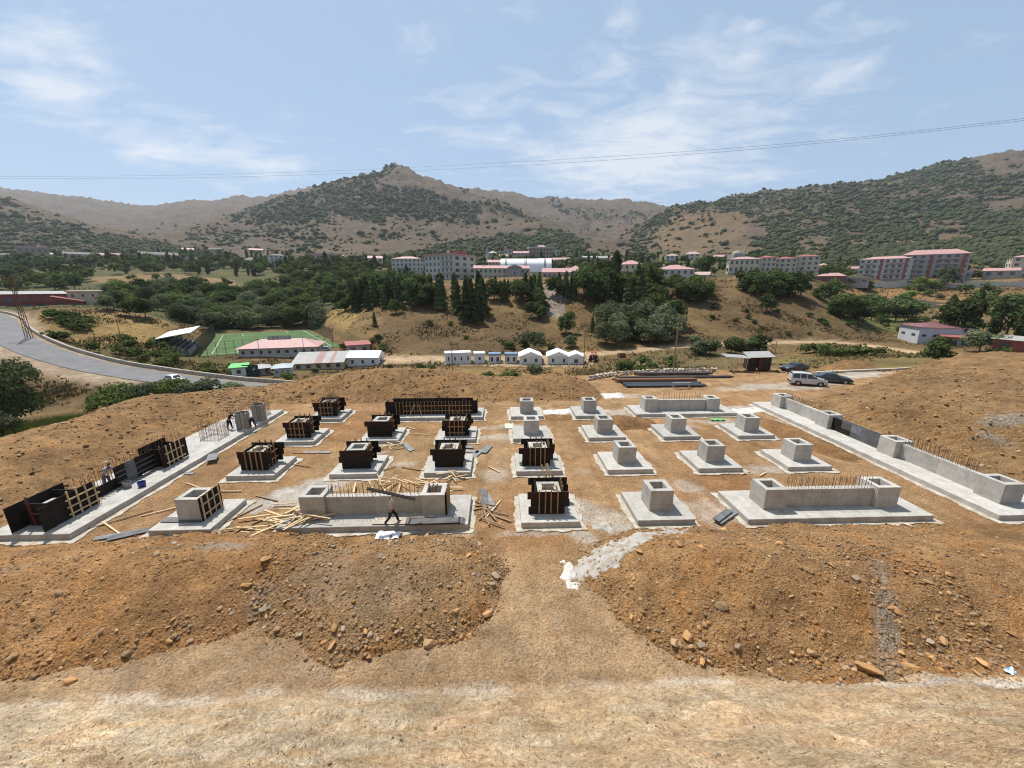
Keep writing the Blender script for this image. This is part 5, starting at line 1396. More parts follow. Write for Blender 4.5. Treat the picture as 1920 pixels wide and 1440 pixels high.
TREES['round'] = variants('round', ML_DARK, 5, 1500, .055, 21)
TREES['mid'] = variants('round', ML_MID, 4, 1500, .055, 31)
TREES['willow'] = variants('willow', ML_GREY, 4, 1700, .048, 41)
TREES['poplar'] = variants('poplar', ML_DARK, 3, 1300, .042, 51)
TREES['bush'] = variants('bush', ML_MID, 4, 1400, .065, 61)
TREES['dbush'] = variants('bush', ML_DARK, 3, 1400, .065, 66)
TREES['gbush'] = variants('bush', ML_GREY, 3, 1400, .060, 71)
TREES['lime'] = variants('bush', ML_LIME, 2, 1200, .065, 76)
NAMES = {'pine': 'pine_tree', 'round': 'broadleaf_tree', 'mid': 'broadleaf_tree', 'willow': 'willow_tree', 'poplar': 'poplar_tree', 'bush': 'bush', 'dbush': 'bush', 'gbush': 'bush', 'lime': 'bush'}
LOOK = {'pine': 'dark pine', 'round': 'dark green broadleaf tree', 'mid': 'mid-green broadleaf tree', 'willow': 'grey-green willowy tree', 'poplar': 'slim dark poplar', 'bush': 'mid-green bush', 'dbush': 'dark green bush', 'gbush': 'grey-green bush', 'lime': 'bright green bush'}
def plant(kind, p, h, wide, label, group, rnd=random, proto=None):
    cat = 'bush' if NAMES[kind] == 'bush' else 'tree'
    t = thing(NAMES[kind], label, cat, (p[0], p[1], p[2] - .1), rnd.uniform(0, 6.28), group)
    cm, tm = proto or rnd.choice(TREES[kind])
    o = link('trunk', tm, None, t); o.scale = (h, h, h)
    o = link('crown', cm, None, t); o.scale = (h * wide, h * wide, h)
    return t
# ---- single plants close by, each with leaves of its own
def near_plant(kind, leafm, px, py, z, hpx, wide, n, size, seed, label, group=None):
    p = G(px, py, z); p.z = gz(p.x, p.y) if z is None else p.z
    _, Yf, _ = ray(px, py)
    D = to_cam(p.x, p.y)[1]
    h = hpx / FPX * D * 1.02
    r = np.random.default_rng(seed)
    P, Dd = crown_pts(kind, n, r); V, Fq = leaves(P, Dd, size / h, r)
    cm = np_mesh('crown', V, Fq); cm.materials.append(leafm)
    tm = trunk_mesh(kind, np.random.default_rng(seed + 1)); tm.materials.append(M_BARK)
    p.z = min(p.z, tz(p.x, p.y))
    t = thing('bush' if kind == 'bush' else 'broadleaf_tree', label, 'bush' if kind == 'bush' else 'tree', p, random.uniform(0, 6), group)
    o = link('trunk', tm, None, t); o.scale = (h, h, h); o = link('crown', cm, None, t); o.scale = (h * wide, h * wide, h)
    return t
near_plant('round', ML_PINE, 34, 800, -4.6, 158, .74, 9000, .30, 501, 'big dark tree at the left edge, beyond the earth bank')
near_plant('bush', ML_GREY, 5, 822, -4.6, 74, 1.1, 4500, .20, 502, 'grey-green bush at the foot of the big dark tree', 'bushes beyond the left bank')
near_plant('bush', ML_MID, 228, 783, -4.6, 96, 1.1, 6500, .22, 503, 'round green bush nearest the field track, beyond the left bank', 'bushes beyond the left bank')
near_plant('bush', ML_GREY, 268, 776, -4.6, 88, .9, 4500, .22, 504, 'grey-green bush half behind the round green one', 'bushes beyond the left bank')
near_plant('bush', ML_MID, 318, 766, -4.6, 74, 1.1, 4500, .22, 505, 'green bush in front of the white car on the road', 'bushes beyond the left bank')
near_plant('bush', ML_GREY, 378, 762, -4.6, 66, 1.15, 4500, .22, 506, 'grey-green bush just right of the white car', 'bushes beyond the left bank')
near_plant('bush', ML_GREY, 432, 754, -4.6, 50, 1.4, 4000, .20, 507, 'low grey-green bush at the end of the row by the earth bank', 'bushes beyond the left bank')
near_plant('bush', ML_MID, 290, 775, -4.6, 34, 1.2, 3000, .20, 508, 'small green bush between the two bush pairs', 'bushes beyond the left bank')
# reeds: a sheet of upright blades
rr = np.random.default_rng(77); pr = [G(60, 815, -4.6), G(185, 790, -4.6)]
n = 5200; tt = rr.uniform(0, 1, n); X = pr[0].x + (pr[1].x - pr[0].x) * tt + rr.normal(scale=1.4, size=n); Y = pr[0].y + (pr[1].y - pr[0].y) * tt + rr.normal(scale=1.6, size=n)
Zg = terrain(X, Y); hh = rr.uniform(1.3, 2.4, n); a = rr.uniform(0, 6.283, n); ln = rr.normal(scale=.25, size=(n, 2)); w_ = .035
V = np.stack([np.stack([X - w_ * np.cos(a), Y - w_ * np.sin(a), Zg], 1), np.stack([X + w_ * np.cos(a), Y + w_ * np.sin(a), Zg], 1), np.stack([X + ln[:, 0], Y + ln[:, 1], Zg + hh], 1)], 1).reshape(-1, 3)
o = link('reeds', np_mesh('reeds', V, np.arange(n * 3).reshape(-1, 3)), ML_LIME); tag(o, 'green reeds growing behind the left bank', kind='stuff')

# ---- trees of the valley, mound and town: regions of tree feet in the photograph
RG_T = [
 ([(650,562),(770,548),(800,575),(700,582),(655,585)], ('pine',), 24, (40, 54), 'on the left brow of the mound above the football pitch', 1.0),
 ([(770,548),(830,542),(838,590),(775,582)], ('round', 'pine', 'mid'), 15, (46, 62), 'below the grey four-storey block', 1.0),
 ([(848,565),(905,560),(918,612),(865,608)], ('pine',), 17, (56, 78), 'in the tall clump running down the mound', 1.0),
 ([(900,545),(1015,538),(1012,572),(930,568)], ('pine', 'round'), 20, (42, 58), 'on the brow below the long pink-roofed school', 1.0),
 ([(1000,565),(1022,575),(1015,602),(995,602)], ('round',), 6, (30, 38), 'on the steep slope beside the grey scree', 1.0),
 ([(1035,545),(1078,542),(1078,560),(1045,565)], ('pine', 'round'), 6, (34, 44), 'above the grey scree', 1.0),
 ([(1088,540),(1138,535),(1142,578),(1095,570)], ('round',), 10, (52, 76), 'in the dark grove left of the poplar', 1.0),
 ([(1150,560),(1158,560),(1158,568),(1150,568)], ('poplar',), 2, (72, 84), 'out of the dark grove', 1.0),
 ([(1160,545),(1222,535),(1235,605),(1170,595)], ('round', 'mid', 'pine'), 15, (52, 70), 'in the dark grove right of the poplar', 1.0),
 ([(1118,605),(1272,612),(1268,648),(1135,648)], ('willow', 'round', 'willow'), 20, (46, 62), 'in the thick clump below the mound', 1.05),
 ([(1228,548),(1330,552),(1352,580),(1240,568)], ('round', 'mid'), 11, (28, 42), 'on the straw slope right of the grove', 1.0),
 ([(1380,530),(1492,528),(1505,562),(1400,562)], ('round', 'dbush'), 17, (34, 50), 'on the right brow of the mound', 1.05),
 ([(1540,556),(1560,556),(1560,566),(1540,566)], ('dbush',), 2, (30, 36), 'at the right shoulder of the mound', 1.1),
 ([(1300,660),(1338,660),(1338,668),(1300,668)], ('dbush', 'gbush'), 3, (34, 42), 'beside the dirt track, left of the red hut', 1.0),
 ([(1365,655),(1425,655),(1425,664),(1365,664)], ('dbush', 'gbush'), 5, (30, 40), 'right behind the red hut', 1.0),
 ([(1500,660),(1650,664),(1650,668),(1500,668)], ('gbush', 'dbush', 'bush'), 11, (20, 30), 'in the strip between dirt track and yard', 1.2),
 ([(1562,590),(1705,594),(1705,604),(1580,602)], ('round', 'dbush'), 16, (36, 50), 'in the row behind the mound shoulder', 1.15),
 ([(1765,630),(2180,632),(2180,645),(1780,645)], ('round', 'round', 'poplar'), 36, (70, 92), 'in the tall plantation by the grey hall', .95),
 ([(190,562),(330,548),(480,568),(600,592),(600,612),(440,618),(330,600),(200,592)], ('round', 'mid', 'round', 'willow'), 95, (26, 40), 'in the wood behind the football pitch', 1.15),
 ([(440,542),(640,524),(780,532),(780,552),(640,586),(470,568)], ('round', 'mid', 'round'), 80, (24, 36), 'in the wooded valley left of the grey block', 1.15),
 ([(330,602),(600,604),(600,614),(400,622)], ('willow',), 22, (30, 40), 'in the grey-green row at the far end of the pitch', 1.2),
 ([(-320,548),(170,522),(170,548),(-320,562)], ('round', 'mid'), 42, (24, 34), 'behind the red-fronted hall', 1.15),
 ([(-420,500),(200,492),(440,496),(440,518),(170,516),(-420,538)], ('round', 'mid', 'poplar'), 120, (14, 24), 'among the far houses of the valley', 1.2),
 ([(300,560),(440,560),(440,600),(300,580)], ('round', 'mid'), 22, (20, 30), 'in the valley wood', 1.2),
 ([(200,512),(440,530),(450,560),(300,545)], ('bush', 'round'), 16, (10, 16), 'dotted over the ochre field', 1.2),
 ([(440,498),(640,495),(800,512),(800,530),(640,524),(440,520)], ('round', 'mid', 'poplar'), 90, (14, 24), 'among the far houses below the peak', 1.2),
 ([(60,588),(140,600),(185,612),(170,630),(110,612)], ('dbush', 'gbush'), 10, (20, 30), 'on the knoll above the road bend', 1.2),
 ([(90,635),(120,635),(120,645),(90,645)], ('dbush',), 2, (20, 24), 'alone on the straw slope by the road bend', 1.5),
 ([(138,665),(215,655),(240,695),(150,690)], ('bush', 'gbush', 'dbush'), 11, (22, 32), 'in the gully beside the road', 1.0),
 ([(215,645),(335,650),(335,692),(240,696)], ('gbush', 'dbush', 'bush', 'willow'), 18, (20, 30), 'in the hollow between road and pitch', 1.0),
 ([(85,682),(155,690),(155,696),(85,690)], ('bush',), 5, (10, 16), 'along the road wall', 1.3),
 ([(360,690),(480,700),(480,708),(380,702)], ('bush', 'gbush'), 8, (12, 20), 'beside the road wall near the sheds', 1.3),
 ([(1010,500),(1200,500),(1400,505),(1400,520),(1200,512),(1010,512)], ('round', 'mid', 'poplar'), 60, (14, 26), 'among the town roofs', 1.1),
 ([(1400,500),(1560,505),(1620,520),(1560,530),(1500,522)], ('round', 'mid'), 26, (16, 28), 'beside the cream blocks', 1.1),
 ([(1530,540),(1640,535),(1640,545),(1540,550)], ('dbush', 'lime', 'bush'), 8, (14, 22), 'on the ochre terrace below the wall', 1.2),
 ([(1690,540),(1900,545),(1900,575),(1700,570)], ('dbush', 'bush', 'lime'), 14, (10, 22), 'dotted on the ochre terrace', 1.2),
 ([(1630,520),(1780,520),(1900,518),(1900,526),(1630,526)], ('round', 'mid', 'dbush'), 18, (12, 24), 'before the tall apartment blocks', 1.1),
 ([(640,640),(760,600),(1000,630),(1040,655),(700,660)], ('dbush', 'bush'), 12, (8, 16), 'dotted on the bare flank of the mound', 1.3),
 ([(1300,575),(1600,585),(1640,630),(1350,630)], ('dbush', 'bush'), 18, (7, 14), 'dotted on the right flank of the mound', 1.3),
 ([(1640,605),(1740,600),(1760,625),(1680,628)], ('dbush', 'bush'), 10, (12, 22), 'on the green flat behind the grey hall', 1.2),
 ([(640,492),(900,482),(1250,484),(1600,490),(1620,512),(1200,502),(640,508)], ('round', 'mid', 'poplar'), 170, (9, 17), 'behind the town', 1.2),
 ([(-20,480),(300,478),(600,480),(620,494),(-20,494)], ('round', 'mid', 'poplar'), 120, (7, 13), 'along the valley head', 1.3),
 ([(-20,494),(330,490),(440,496),(440,504),(-20,506)], ('round', 'mid', 'round', 'poplar'), 80, (9, 17), 'before the far houses', 1.2),
 ([(440,494),(640,492),(820,506),(820,514),(440,504)], ('round', 'mid', 'round', 'poplar'), 60, (9, 16), 'before the far houses under the peak', 1.2),
 ([(900,706),(965,708),(965,712),(900,710)], ('gbush',), 5, (14, 22), 'right behind the far earth bank', 1.5),
 ([(1150,690),(1260,680),(1260,695),(1150,698)], ('gbush', 'bush'), 8, (14, 26), 'by the stream behind the stone wall', 1.3),
 ([(1850,662),(1920,655),(1920,672),(1850,676)], ('dbush', 'gbush'), 6, (16, 30), 'near the red shed', 1.2),
]
cand = []
RT = random.Random(99)
TOPS = {'on the left brow of the mound above the football pitch': 520, 'below the grey four-storey block': 516, 'in the tall clump running down the mound': 520, 'on the brow below the long pink-roofed school': 522, 'above the grey scree': 512, 'in the dark grove left of the poplar': 492, 'in the dark grove right of the poplar': 500, 'on the right brow of the mound': 508, 'on the straw slope right of the grove': 515, 'in the wooded valley left of the grey block': 508, 'among the town roofs': 494, 'before the tall apartment blocks': 506}
for poly, kinds, n, hr, where, wide in RG_T:
    xs_ = [p[0] for p in poly]; ys_ = [p[1] for p in poly]; got = []
    tries = 0; md = (hr[0] * .38)
    while len(got) < n and tries < n * 40:
        tries += 1
        x, y = RT.uniform(min(xs_), max(xs_)), RT.uniform(min(ys_), max(ys_))
        if not in_poly(np.array([x]), np.array([y]), poly)[0]: continue
        if any((x - a) ** 2 + ((y - b) * 1.6) ** 2 < md * md for a, b in got): continue
        got.append((x, y)); hpx_ = RT.uniform(*hr)
        if where in TOPS: hpx_ = max(min(hpx_, y - TOPS[where] - RT.uniform(-6, 8)), 12)
        cand.append([x, y, hpx_, RT.choice(kinds), where, wide])
SOLO = [(1062,628,46,'round','alone on the flank above the white gabled cabins',1.0),(1000,660,46,'willow','at the mound foot above the white cabins',1.0),(1068,652,30,'gbush','in front of the round tree at the mound foot',1.1),(955,655,18,'bush','at the mound foot behind the small cabins',1.2),(985,652,20,'gbush','at the mound foot beside the willowy tree',1.2),
        (1436,588,38,'round','standing alone below the right brow of the mound',1.1),(1325,517,38,'round','tall and dense left of the cream blocks',.8),(1757,682,54,'round','standing alone before the grey hall',1.15),(1836,660,46,'willow','beside the grey hall yard',1.4),
        (790,698,22,'bush','first of two behind the far earth bank',1.1),(808,697,18,'bush','second of two behind the far earth bank',1.1),(1002,704,30,'gbush','in front of the gabled cabin',1.3),(1170,694,26,'bush','left of the tall pole by the stream',1.2),(733,693,13,'bush','small and alone behind the far bank',.8),
        (703,612,26,'pine','small and alone on the bare left flank',1.0),(743,590,30,'mid','alone at the top of the straw patch',1.0),(1110,625,30,'pine','thin and alone on the mound flank',.8),(1770,542,46,'willow','in front of the concrete wall',.9),(1725,540,22,'lime','before the concrete wall',1.2),(1745,541,20,'lime','before the concrete wall, second',1.2),(1700,562,22,'lime','low on the terrace',1.5),
        (644,657,15,'bush','beside the small red-roofed block at the pitch',1.0),(560,678,12,'bush','in the hedge before the club house',1.4),(520,700,18,'bush','between the grey sheds',1.2),(590,700,14,'gbush','before the striped-roof shed',1.4),(537,712,20,'bush','below the grey sheds',1.4)]
for x, y, h, k, wh, wd in SOLO: cand.append([x, y, h + .01, k, wh, wd])
# vectorised sight lines onto the terrain
def hit_many(xy, dmin=57.0, dmax=1200.0):
    Dk = np.exp(np.linspace(math.log(dmin), math.log(dmax), 300))
    out = []
    u = (np.array([c[0] for c in xy]) - 960) / FPX; v = (np.array([c[1] for c in xy]) - 720) / FPX
    Y_ = _ct - v * _st; Z_ = -_st - v * _ct
    T = Dk[None] / Y_[:, None]
    Xw = T * (u * _cy + Y_ * _sy)[:, None]; Yw = T * (-u * _sy + Y_ * _cy)[:, None]
    g = terrain(Xw, Yw) - (CAM_H + T * Z_[:, None])
    for i in range(len(xy)):
        w = np.nonzero(g[i] >= 0)[0]
        k = w[0] if len(w) else int(np.argmax(g[i] / Dk))
        out.append((Xw[i, k], Yw[i, k], g[i, k] + CAM_H + T[i, k] * Z_[i], Dk[k]))
    return out
pos = hit_many([(c[0], c[1]) for c in cand])
_pd, _ = path_dist(np.array([p[0] for p in pos]), np.array([p[1] for p in pos]), ROADS)
_n0 = len(cand) - len(SOLO)
_keep = [i for i in range(len(cand)) if i >= _n0 or _pd[i] > 7.0]
cand = [cand[i] for i in _keep]; pos = [pos[i] for i in _keep]
order = sorted(range(len(cand)), key=lambda i: -cand[i][2])
SOLO_N = len(SOLO)
indiv = set(order[:285]) | set(range(len(cand) - SOLO_N, len(cand)))
far_plants = []
ORD = ['leftmost', 'second from left', 'third from left', 'fourth from left', 'fifth from left', 'sixth from left', 'seventh from left', 'eighth from left', 'ninth from left', 'tenth from left']
LABEL, _by = {}, {}
for i in sorted(indiv, key=lambda i: cand[i][0]): _by.setdefault(LOOK[cand[i][3]] + ' ' + cand[i][4], []).append(i)
for lb, ii in _by.items():
    for j, i in enumerate(ii): LABEL[i] = lb if len(ii) == 1 or len(ii) > 10 else lb + ', ' + (ORD[j] if j < len(ii) - 1 else 'rightmost')
for i in range(len(cand)):
    x, y, hp, kind, where, wide = cand[i]
    X_, Y_, Z_, D_ = pos[i]
    h = hp / FPX * D_ * 1.03
    if i in indiv:
        plant(kind, (X_, Y_, Z_), h, wide * RT.uniform(.9, 1.15), LABEL[i], 'trees and bushes of the valley', RT)
    else:
        far_plants.append((X_, Y_, Z_, h, wide, kind))
def joined_plants(name, label, items, m, kinds, nq, size, seed):
    Vs = []; r = np.random.default_rng(seed)
    protos = {}
    for k in set(kinds.values()):
        protos[k] = [leaves(*crown_pts(k, nq, np.random.default_rng(seed + j)), size, r)[0] for j in range(5)]
    for (x, y, z, h, w, kind) in items:
        V = protos[kinds[kind]][r.integers(5)]; a = r.uniform(0, 6.283); c, s = math.cos(a), math.sin(a)
        q = np.stack([(V[:, 0] * c - V[:, 1] * s) * h * w + x, (V[:, 0] * s + V[:, 1] * c) * h * w + y, V[:, 2] * h + z - .2], 1); Vs.append(q)
    V = np.concatenate(Vs); return tag(link(name, np_mesh(name, V, np.arange(len(V)).reshape(-1, 4)), m), label, kind='stuff')
KM = {'pine': 'pine', 'round': 'round', 'mid': 'round', 'willow': 'willow', 'poplar': 'poplar', 'bush': 'bush', 'dbush': 'bush', 'gbush': 'bush', 'lime': 'bush'}
dk = [f for f in far_plants if f[5] in ('round', 'pine', 'poplar', 'dbush')]; lt = [f for f in far_plants if f not in dk]
joined_plants('distant_trees', 'far dark trees of the valley that run together', dk, ML_DARK, KM, 170, .125, 801)
joined_plants('distant_greenery', 'far lighter trees and bushes of the valley that run together', lt, ML_MID, KM, 170, .125, 802)

# ---- scrub over the mountains
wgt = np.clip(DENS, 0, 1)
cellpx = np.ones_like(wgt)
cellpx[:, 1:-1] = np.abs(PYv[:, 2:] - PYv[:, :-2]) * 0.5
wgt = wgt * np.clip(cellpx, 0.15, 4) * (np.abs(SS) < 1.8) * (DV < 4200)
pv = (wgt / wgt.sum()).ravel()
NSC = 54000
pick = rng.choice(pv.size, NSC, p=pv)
sx_ = XW.ravel()[pick] + rng.normal(scale=1, size=NSC) * DV.ravel()[pick] * .003; sy_ = YW.ravel()[pick] + rng.normal(scale=1, size=NSC) * DV.ravel()[pick] * .006
sz_ = terrain(sx_, sy_); sd_ = DV.ravel()[pick]
ssz = (1.6 + .0016 * sd_) * np.clip(rng.lognormal(-.12, .5, NSC), .35, 3.0)
_IO = np.array([(1, 0, 0), (0, 1, 0), (-1, 0, 0), (0, -1, 0), (0, 0, 1), (0, 0, -1)], float); _FO = np.array([(0, 1, 4), (1, 2, 4), (2, 3, 4), (3, 0, 4), (1, 0, 5), (2, 1, 5), (3, 2, 5), (0, 3, 5)])
bs = [_IO * np.array([1.25, 1.25, 1.05]) + np.random.default_rng(900 + i).normal(scale=.12, size=(6, 3)) for i in range(6)]
nv = 6; Vs = np.empty((NSC, nv, 3))
an = rng.uniform(0, 6.283, NSC)
for i in range(6):
    k = np.arange(i, NSC, 6); b = bs[i]
    Vs[k, :, 0] = sx_[k, None] + (b[:, 0][None] * np.cos(an[k])[:, None] - b[:, 1][None] * np.sin(an[k])[:, None]) * ssz[k, None]
    Vs[k, :, 1] = sy_[k, None] + (b[:, 0][None] * np.sin(an[k])[:, None] + b[:, 1][None] * np.cos(an[k])[:, None]) * ssz[k, None]
    Vs[k, :, 2] = sz_[k, None] + (b[:, 2][None] + .35) * ssz[k, None] * .8
Vs += rng.normal(size=Vs.shape) * (ssz * .10)[:, None, None]
M_SCRUB = mat('oak_scrub', (0.036, 0.045, 0.022), (0.060, 0.068, 0.033), .02, .95, spec=.05)
o = link('mountain_scrub', np_mesh('mountain_scrub', Vs.reshape(-1, 3), (_FO[None] + (np.arange(NSC) * nv)[:, None, None]).reshape(-1, 3)), M_SCRUB)
tag(o, 'dark oak scrub covering the mountain slopes', kind='stuff')
# tufts on the dry flanks of the mound and fields
sel = (DV > 62) & (DV < 330) & (np.abs(SS) < 1.45) & (rd > 8) & (dd > 3.5)
sel &= ~(quad_mask(XW, YW, PITCH_C, 6.0) > 0)
ww_ = np.where(sel, np.clip(cellpx, .1, 4) * sstep(-.1, .4, m2 + .3 * m3), 0).ravel(); ww_ /= ww_.sum()
NT = 26000; pick = rng.choice(ww_.size, NT, p=ww_)
tx, ty = XW.ravel()[pick] + rng.normal(scale=.5, size=NT), YW.ravel()[pick] + rng.normal(scale=.8, size=NT)
tzv = terrain(tx, ty); th_ = rng.uniform(.18, .55, NT) * (0.8 + DV.ravel()[pick] / 260)
bl = 5; a = rng.uniform(0, 6.283, (NT, bl)); rr_ = rng.uniform(.1, .55, (NT, bl)) * th_[:, None] * 1.6; hh = th_[:, None] * rng.uniform(.5, 1.1, (NT, bl)); wd = .18 * th_[:, None]
bx = tx[:, None] + rr_ * np.cos(a) * .5; by = ty[:, None] + rr_ * np.sin(a) * .5
V = np.stack([np.stack([bx - wd * np.sin(a), by + wd * np.cos(a), np.broadcast_to(tzv[:, None] - .05, bx.shape)], -1), np.stack([bx + wd * np.sin(a), by - wd * np.cos(a), np.broadcast_to(tzv[:, None] - .05, bx.shape)], -1), np.stack([bx + rr_ * np.cos(a), by + rr_ * np.sin(a), tzv[:, None] + hh], -1)], 2).reshape(-1, 3)
M_TUFT = mat('dry_grass', (0.20, 0.145, 0.065), (0.055, 0.046, 0.024), .12, .95, spec=.05)
o = link('dry_grass', np_mesh('dry_grass', V, np.arange(len(V)).reshape(-1, 3)), M_TUFT); tag(o, 'tufts of dry grass on the slopes and fields', kind='stuff')

# ================================================================ ROAD, PITCH, BUILDINGS
M_ASPH = mat('asphalt', (0.125, 0.122, 0.125), (0.175, 0.17, 0.165), .35, .9, bump=.2, lo=.3, hi=.7)
M_KERB = mat('kerb_stone', (0.42, 0.36, 0.29), (0.28, 0.24, 0.19), 1.2, .95, bump=.4)
def ribbon(path, w0, w1, lift, name, m, zoff=0.0):
    V, Fc = [], []
    for i, p in enumerate(path):
        a = path[max(i - 1, 0)]; b = path[min(i + 1, len(path) - 1)]
        d = Vector((b.x - a.x, b.y - a.y, 0)).normalized(); n = Vector((-d.y, d.x, 0))
        for w in (w0, w1):
            q = p + n * w; V.append((q.x, q.y, p.z + lift))
    for i in range(len(path) - 1): Fc.append((2 * i, 2 * i + 1, 2 * i + 3, 2 * i + 2))
    return link(name, np_mesh(name, np.array(V), np.array(Fc), True), m)
tag(ribbon(ROADS[3:], -3.6, 2.9, .10, 'road', M_ASPH), 'grey asphalt road curving round the left slope', kind='structure')
# low stone parapet on the valley side of the road
par = thing('road_parapet', 'low stone parapet along the outer edge of the road bend', 'wall', (0, 0, 0))
for i in range(4, len(ROADS) - 6):
    a, b = ROADS[i], ROADS[i + 1]
    d = Vector((b.x - a.x, b.y - a.y, 0)).normalized(); n = Vector((-d.y, d.x, 0))
    side = -4.9
    p, q = a + n * side, b + n * side
    if (q - p).length < .3: continue
    MB().bar((p.x, p.y, a.z + .3), (q.x, q.y, b.z + .3), .45, .9).build('stone_course', M_KERB, par)

# ---- football pitch
M_TURF = mat('turf', (0.056, 0.102, 0.030), (0.070, 0.120, 0.038), .25, .95)
M_LINE = mat('white_line', (.50, .53, .46), (.42, .45, .38), 2, .9)
def bil(u, v):
    a, b, c, d = PITCH_C
    return (a * (1 - u) + b * u) * (1 - v) + (d * (1 - u) + c * u) * v
pt = thing('football_pitch', 'green artificial turf football pitch with white lines beside the club house', 'pitch', (0, 0, 0))
V = [bil(*q) for q in ((-.03, -.03), (1.03, -.03), (1.03, 1.03), (-.03, 1.03))]
mb = MB(); mb.add([(p.x, p.y, PITCH_Z + .06) for p in V], [(0, 1, 2, 3)]); mb.build('turf', M_TURF, pt)
def pline(u0, v0, u1, v1, w=.09):
    a, b = bil(u0, v0), bil(u1, v1); a.z = b.z = PITCH_Z + .085
    MB().bar(a, b, w * 2, .02).build('line', M_LINE, pt)
for q in ((.04, .03, .04, .97), (.96, .03, .96, .97), (.04, .03, .96, .03), (.04, .97, .96, .97), (.04, .5, .96, .5), (.22, .03, .22, .16), (.78, .03, .78, .16), (.22, .16, .78, .16), (.25, .97, .25, .84), (.75, .97, .75, .84), (.25, .84, .75, .84)): pline(*q)
M_GALV = mat('galvanised', (.30, .31, .32), (.22, .23, .24), 3, .5, metal=.6)
M_DGREEN = mat('dark_green_net', (.03, .055, .045), (.045, .07, .06), 2, .8)
def net_fence(label, u0, v0, u1, v1, h, n, net):
    t = thing('ball_fence', label, 'fence', (0, 0, 0), 0, 'fences round the football pitch')
    P_ = [bil(u0 + (u1 - u0) * k / n, v0 + (v1 - v0) * k / n) for k in range(n + 1)]
    for p in P_: MB().tube((p.x, p.y, PITCH_Z - .3), (p.x, p.y, PITCH_Z + h), .06, 6).build('post', M_DGREEN, t)
    for a, b in zip(P_[:-1], P_[1:]):
        for z in (.1, h * .5, h): MB().tube((a.x, a.y, PITCH_Z + z), (b.x, b.y, PITCH_Z + z), .035, 4).build('rail', M_DGREEN, t)
    if net:
        mb = MB()
        for a, b in zip(P_[:-1], P_[1:]):
            for k in range(14):
                f = (k + .5) / 14; mb.tube(a.lerp(b, f) + Vector((0, 0, .1)), a.lerp(b, f) + Vector((0, 0, h)), .02, 3, cap=False)
            for z in np.arange(.3, h, .32): mb.tube((a.x, a.y, PITCH_Z + z), (b.x, b.y, PITCH_Z + z), .018, 3, cap=False)
        o = mb.build('mesh_net', M_DGREEN, t); o['kind'] = 'stuff'
    return t
net_fence('tall dark green net fence between the stand and the pitch', -.04, -.02, -.04, .95, 5.0, 10, True)
net_fence('tall dark net fence along the mound side of the pitch', 1.06, .25, 1.06, 1.03, 4.5, 9, True)
net_fence('thin open fence along the near end of the pitch', -.04, -.03, .95, -.03, 4.0, 16, False)
# covered stand
M_WHITE_P = mat('white_metal', (.72, .72, .70), (.62, .62, .60), 1, .6)
M_NAVY = mat('navy_seat', (.025, .03, .05), (.04, .045, .07), 3, .6)
c0, c1 = bil(-.10, .06), bil(-.10, .42)
ax = (c1 - c0).normalized(); L = (c1 - c0).length; ang = math.atan2(ax.y, ax.x)
st_ = thing('covered_stand', 'small covered grandstand with white sloping roof and dark seats by the pitch', 'grandstand', (c0.x, c0.y, PITCH_Z), ang)
for k in range(5): MB().box((L / 2, 1.0 + k * 1.1, 1.1 + k * .45 - .3), (L, 1.1, .5 + k * .0 + .6)).build('step', M_KERB if False else mat('stand_concrete', (.40, .37, .33), (.33, .31, .28), 1, .9), st_)
for k in range(5):
    for j in range(9): MB().box(((j + .5) * L / 9, .95 + k * 1.1, 1.75 + k * .45), (L / 9 * .82, .5, .45)).build('seat_row', M_NAVY, st_)
MB().box((L / 2, 3.4, .5), (L, 6.4, 1.6)).build('plinth', MATS['stand_concrete'], st_)
rf = MB(); rf.add([(-.8, -1.0, 6.6), (L + .8, -1.0, 6.6), (L + .8, 7.2, 5.2), (-.8, 7.2, 5.2), (-.8, -1.0, 6.75), (L + .8, -1.0, 6.75), (L + .8, 7.2, 5.35), (-.8, 7.2, 5.35)], [(3, 2, 1, 0), (4, 5, 6, 7), (0, 1, 5, 4), (1, 2, 6, 5), (2, 3, 7, 6), (3, 0, 4, 7)]); rf.build('roof', M_WHITE_P, st_)
for x in (0, L / 3, 2 * L / 3, L): MB().tube((x, 6.6, 0), (x, 6.6, 5.3), .1, 6).tube((x, 6.6, 3.2), (x, .2, 6.4), .07, 5).build('post', M_GALV, st_)
MB().box((L / 2, 6.75, 3), (L, .1, 4.2)).build('back_wall', M_NAVY, st_)

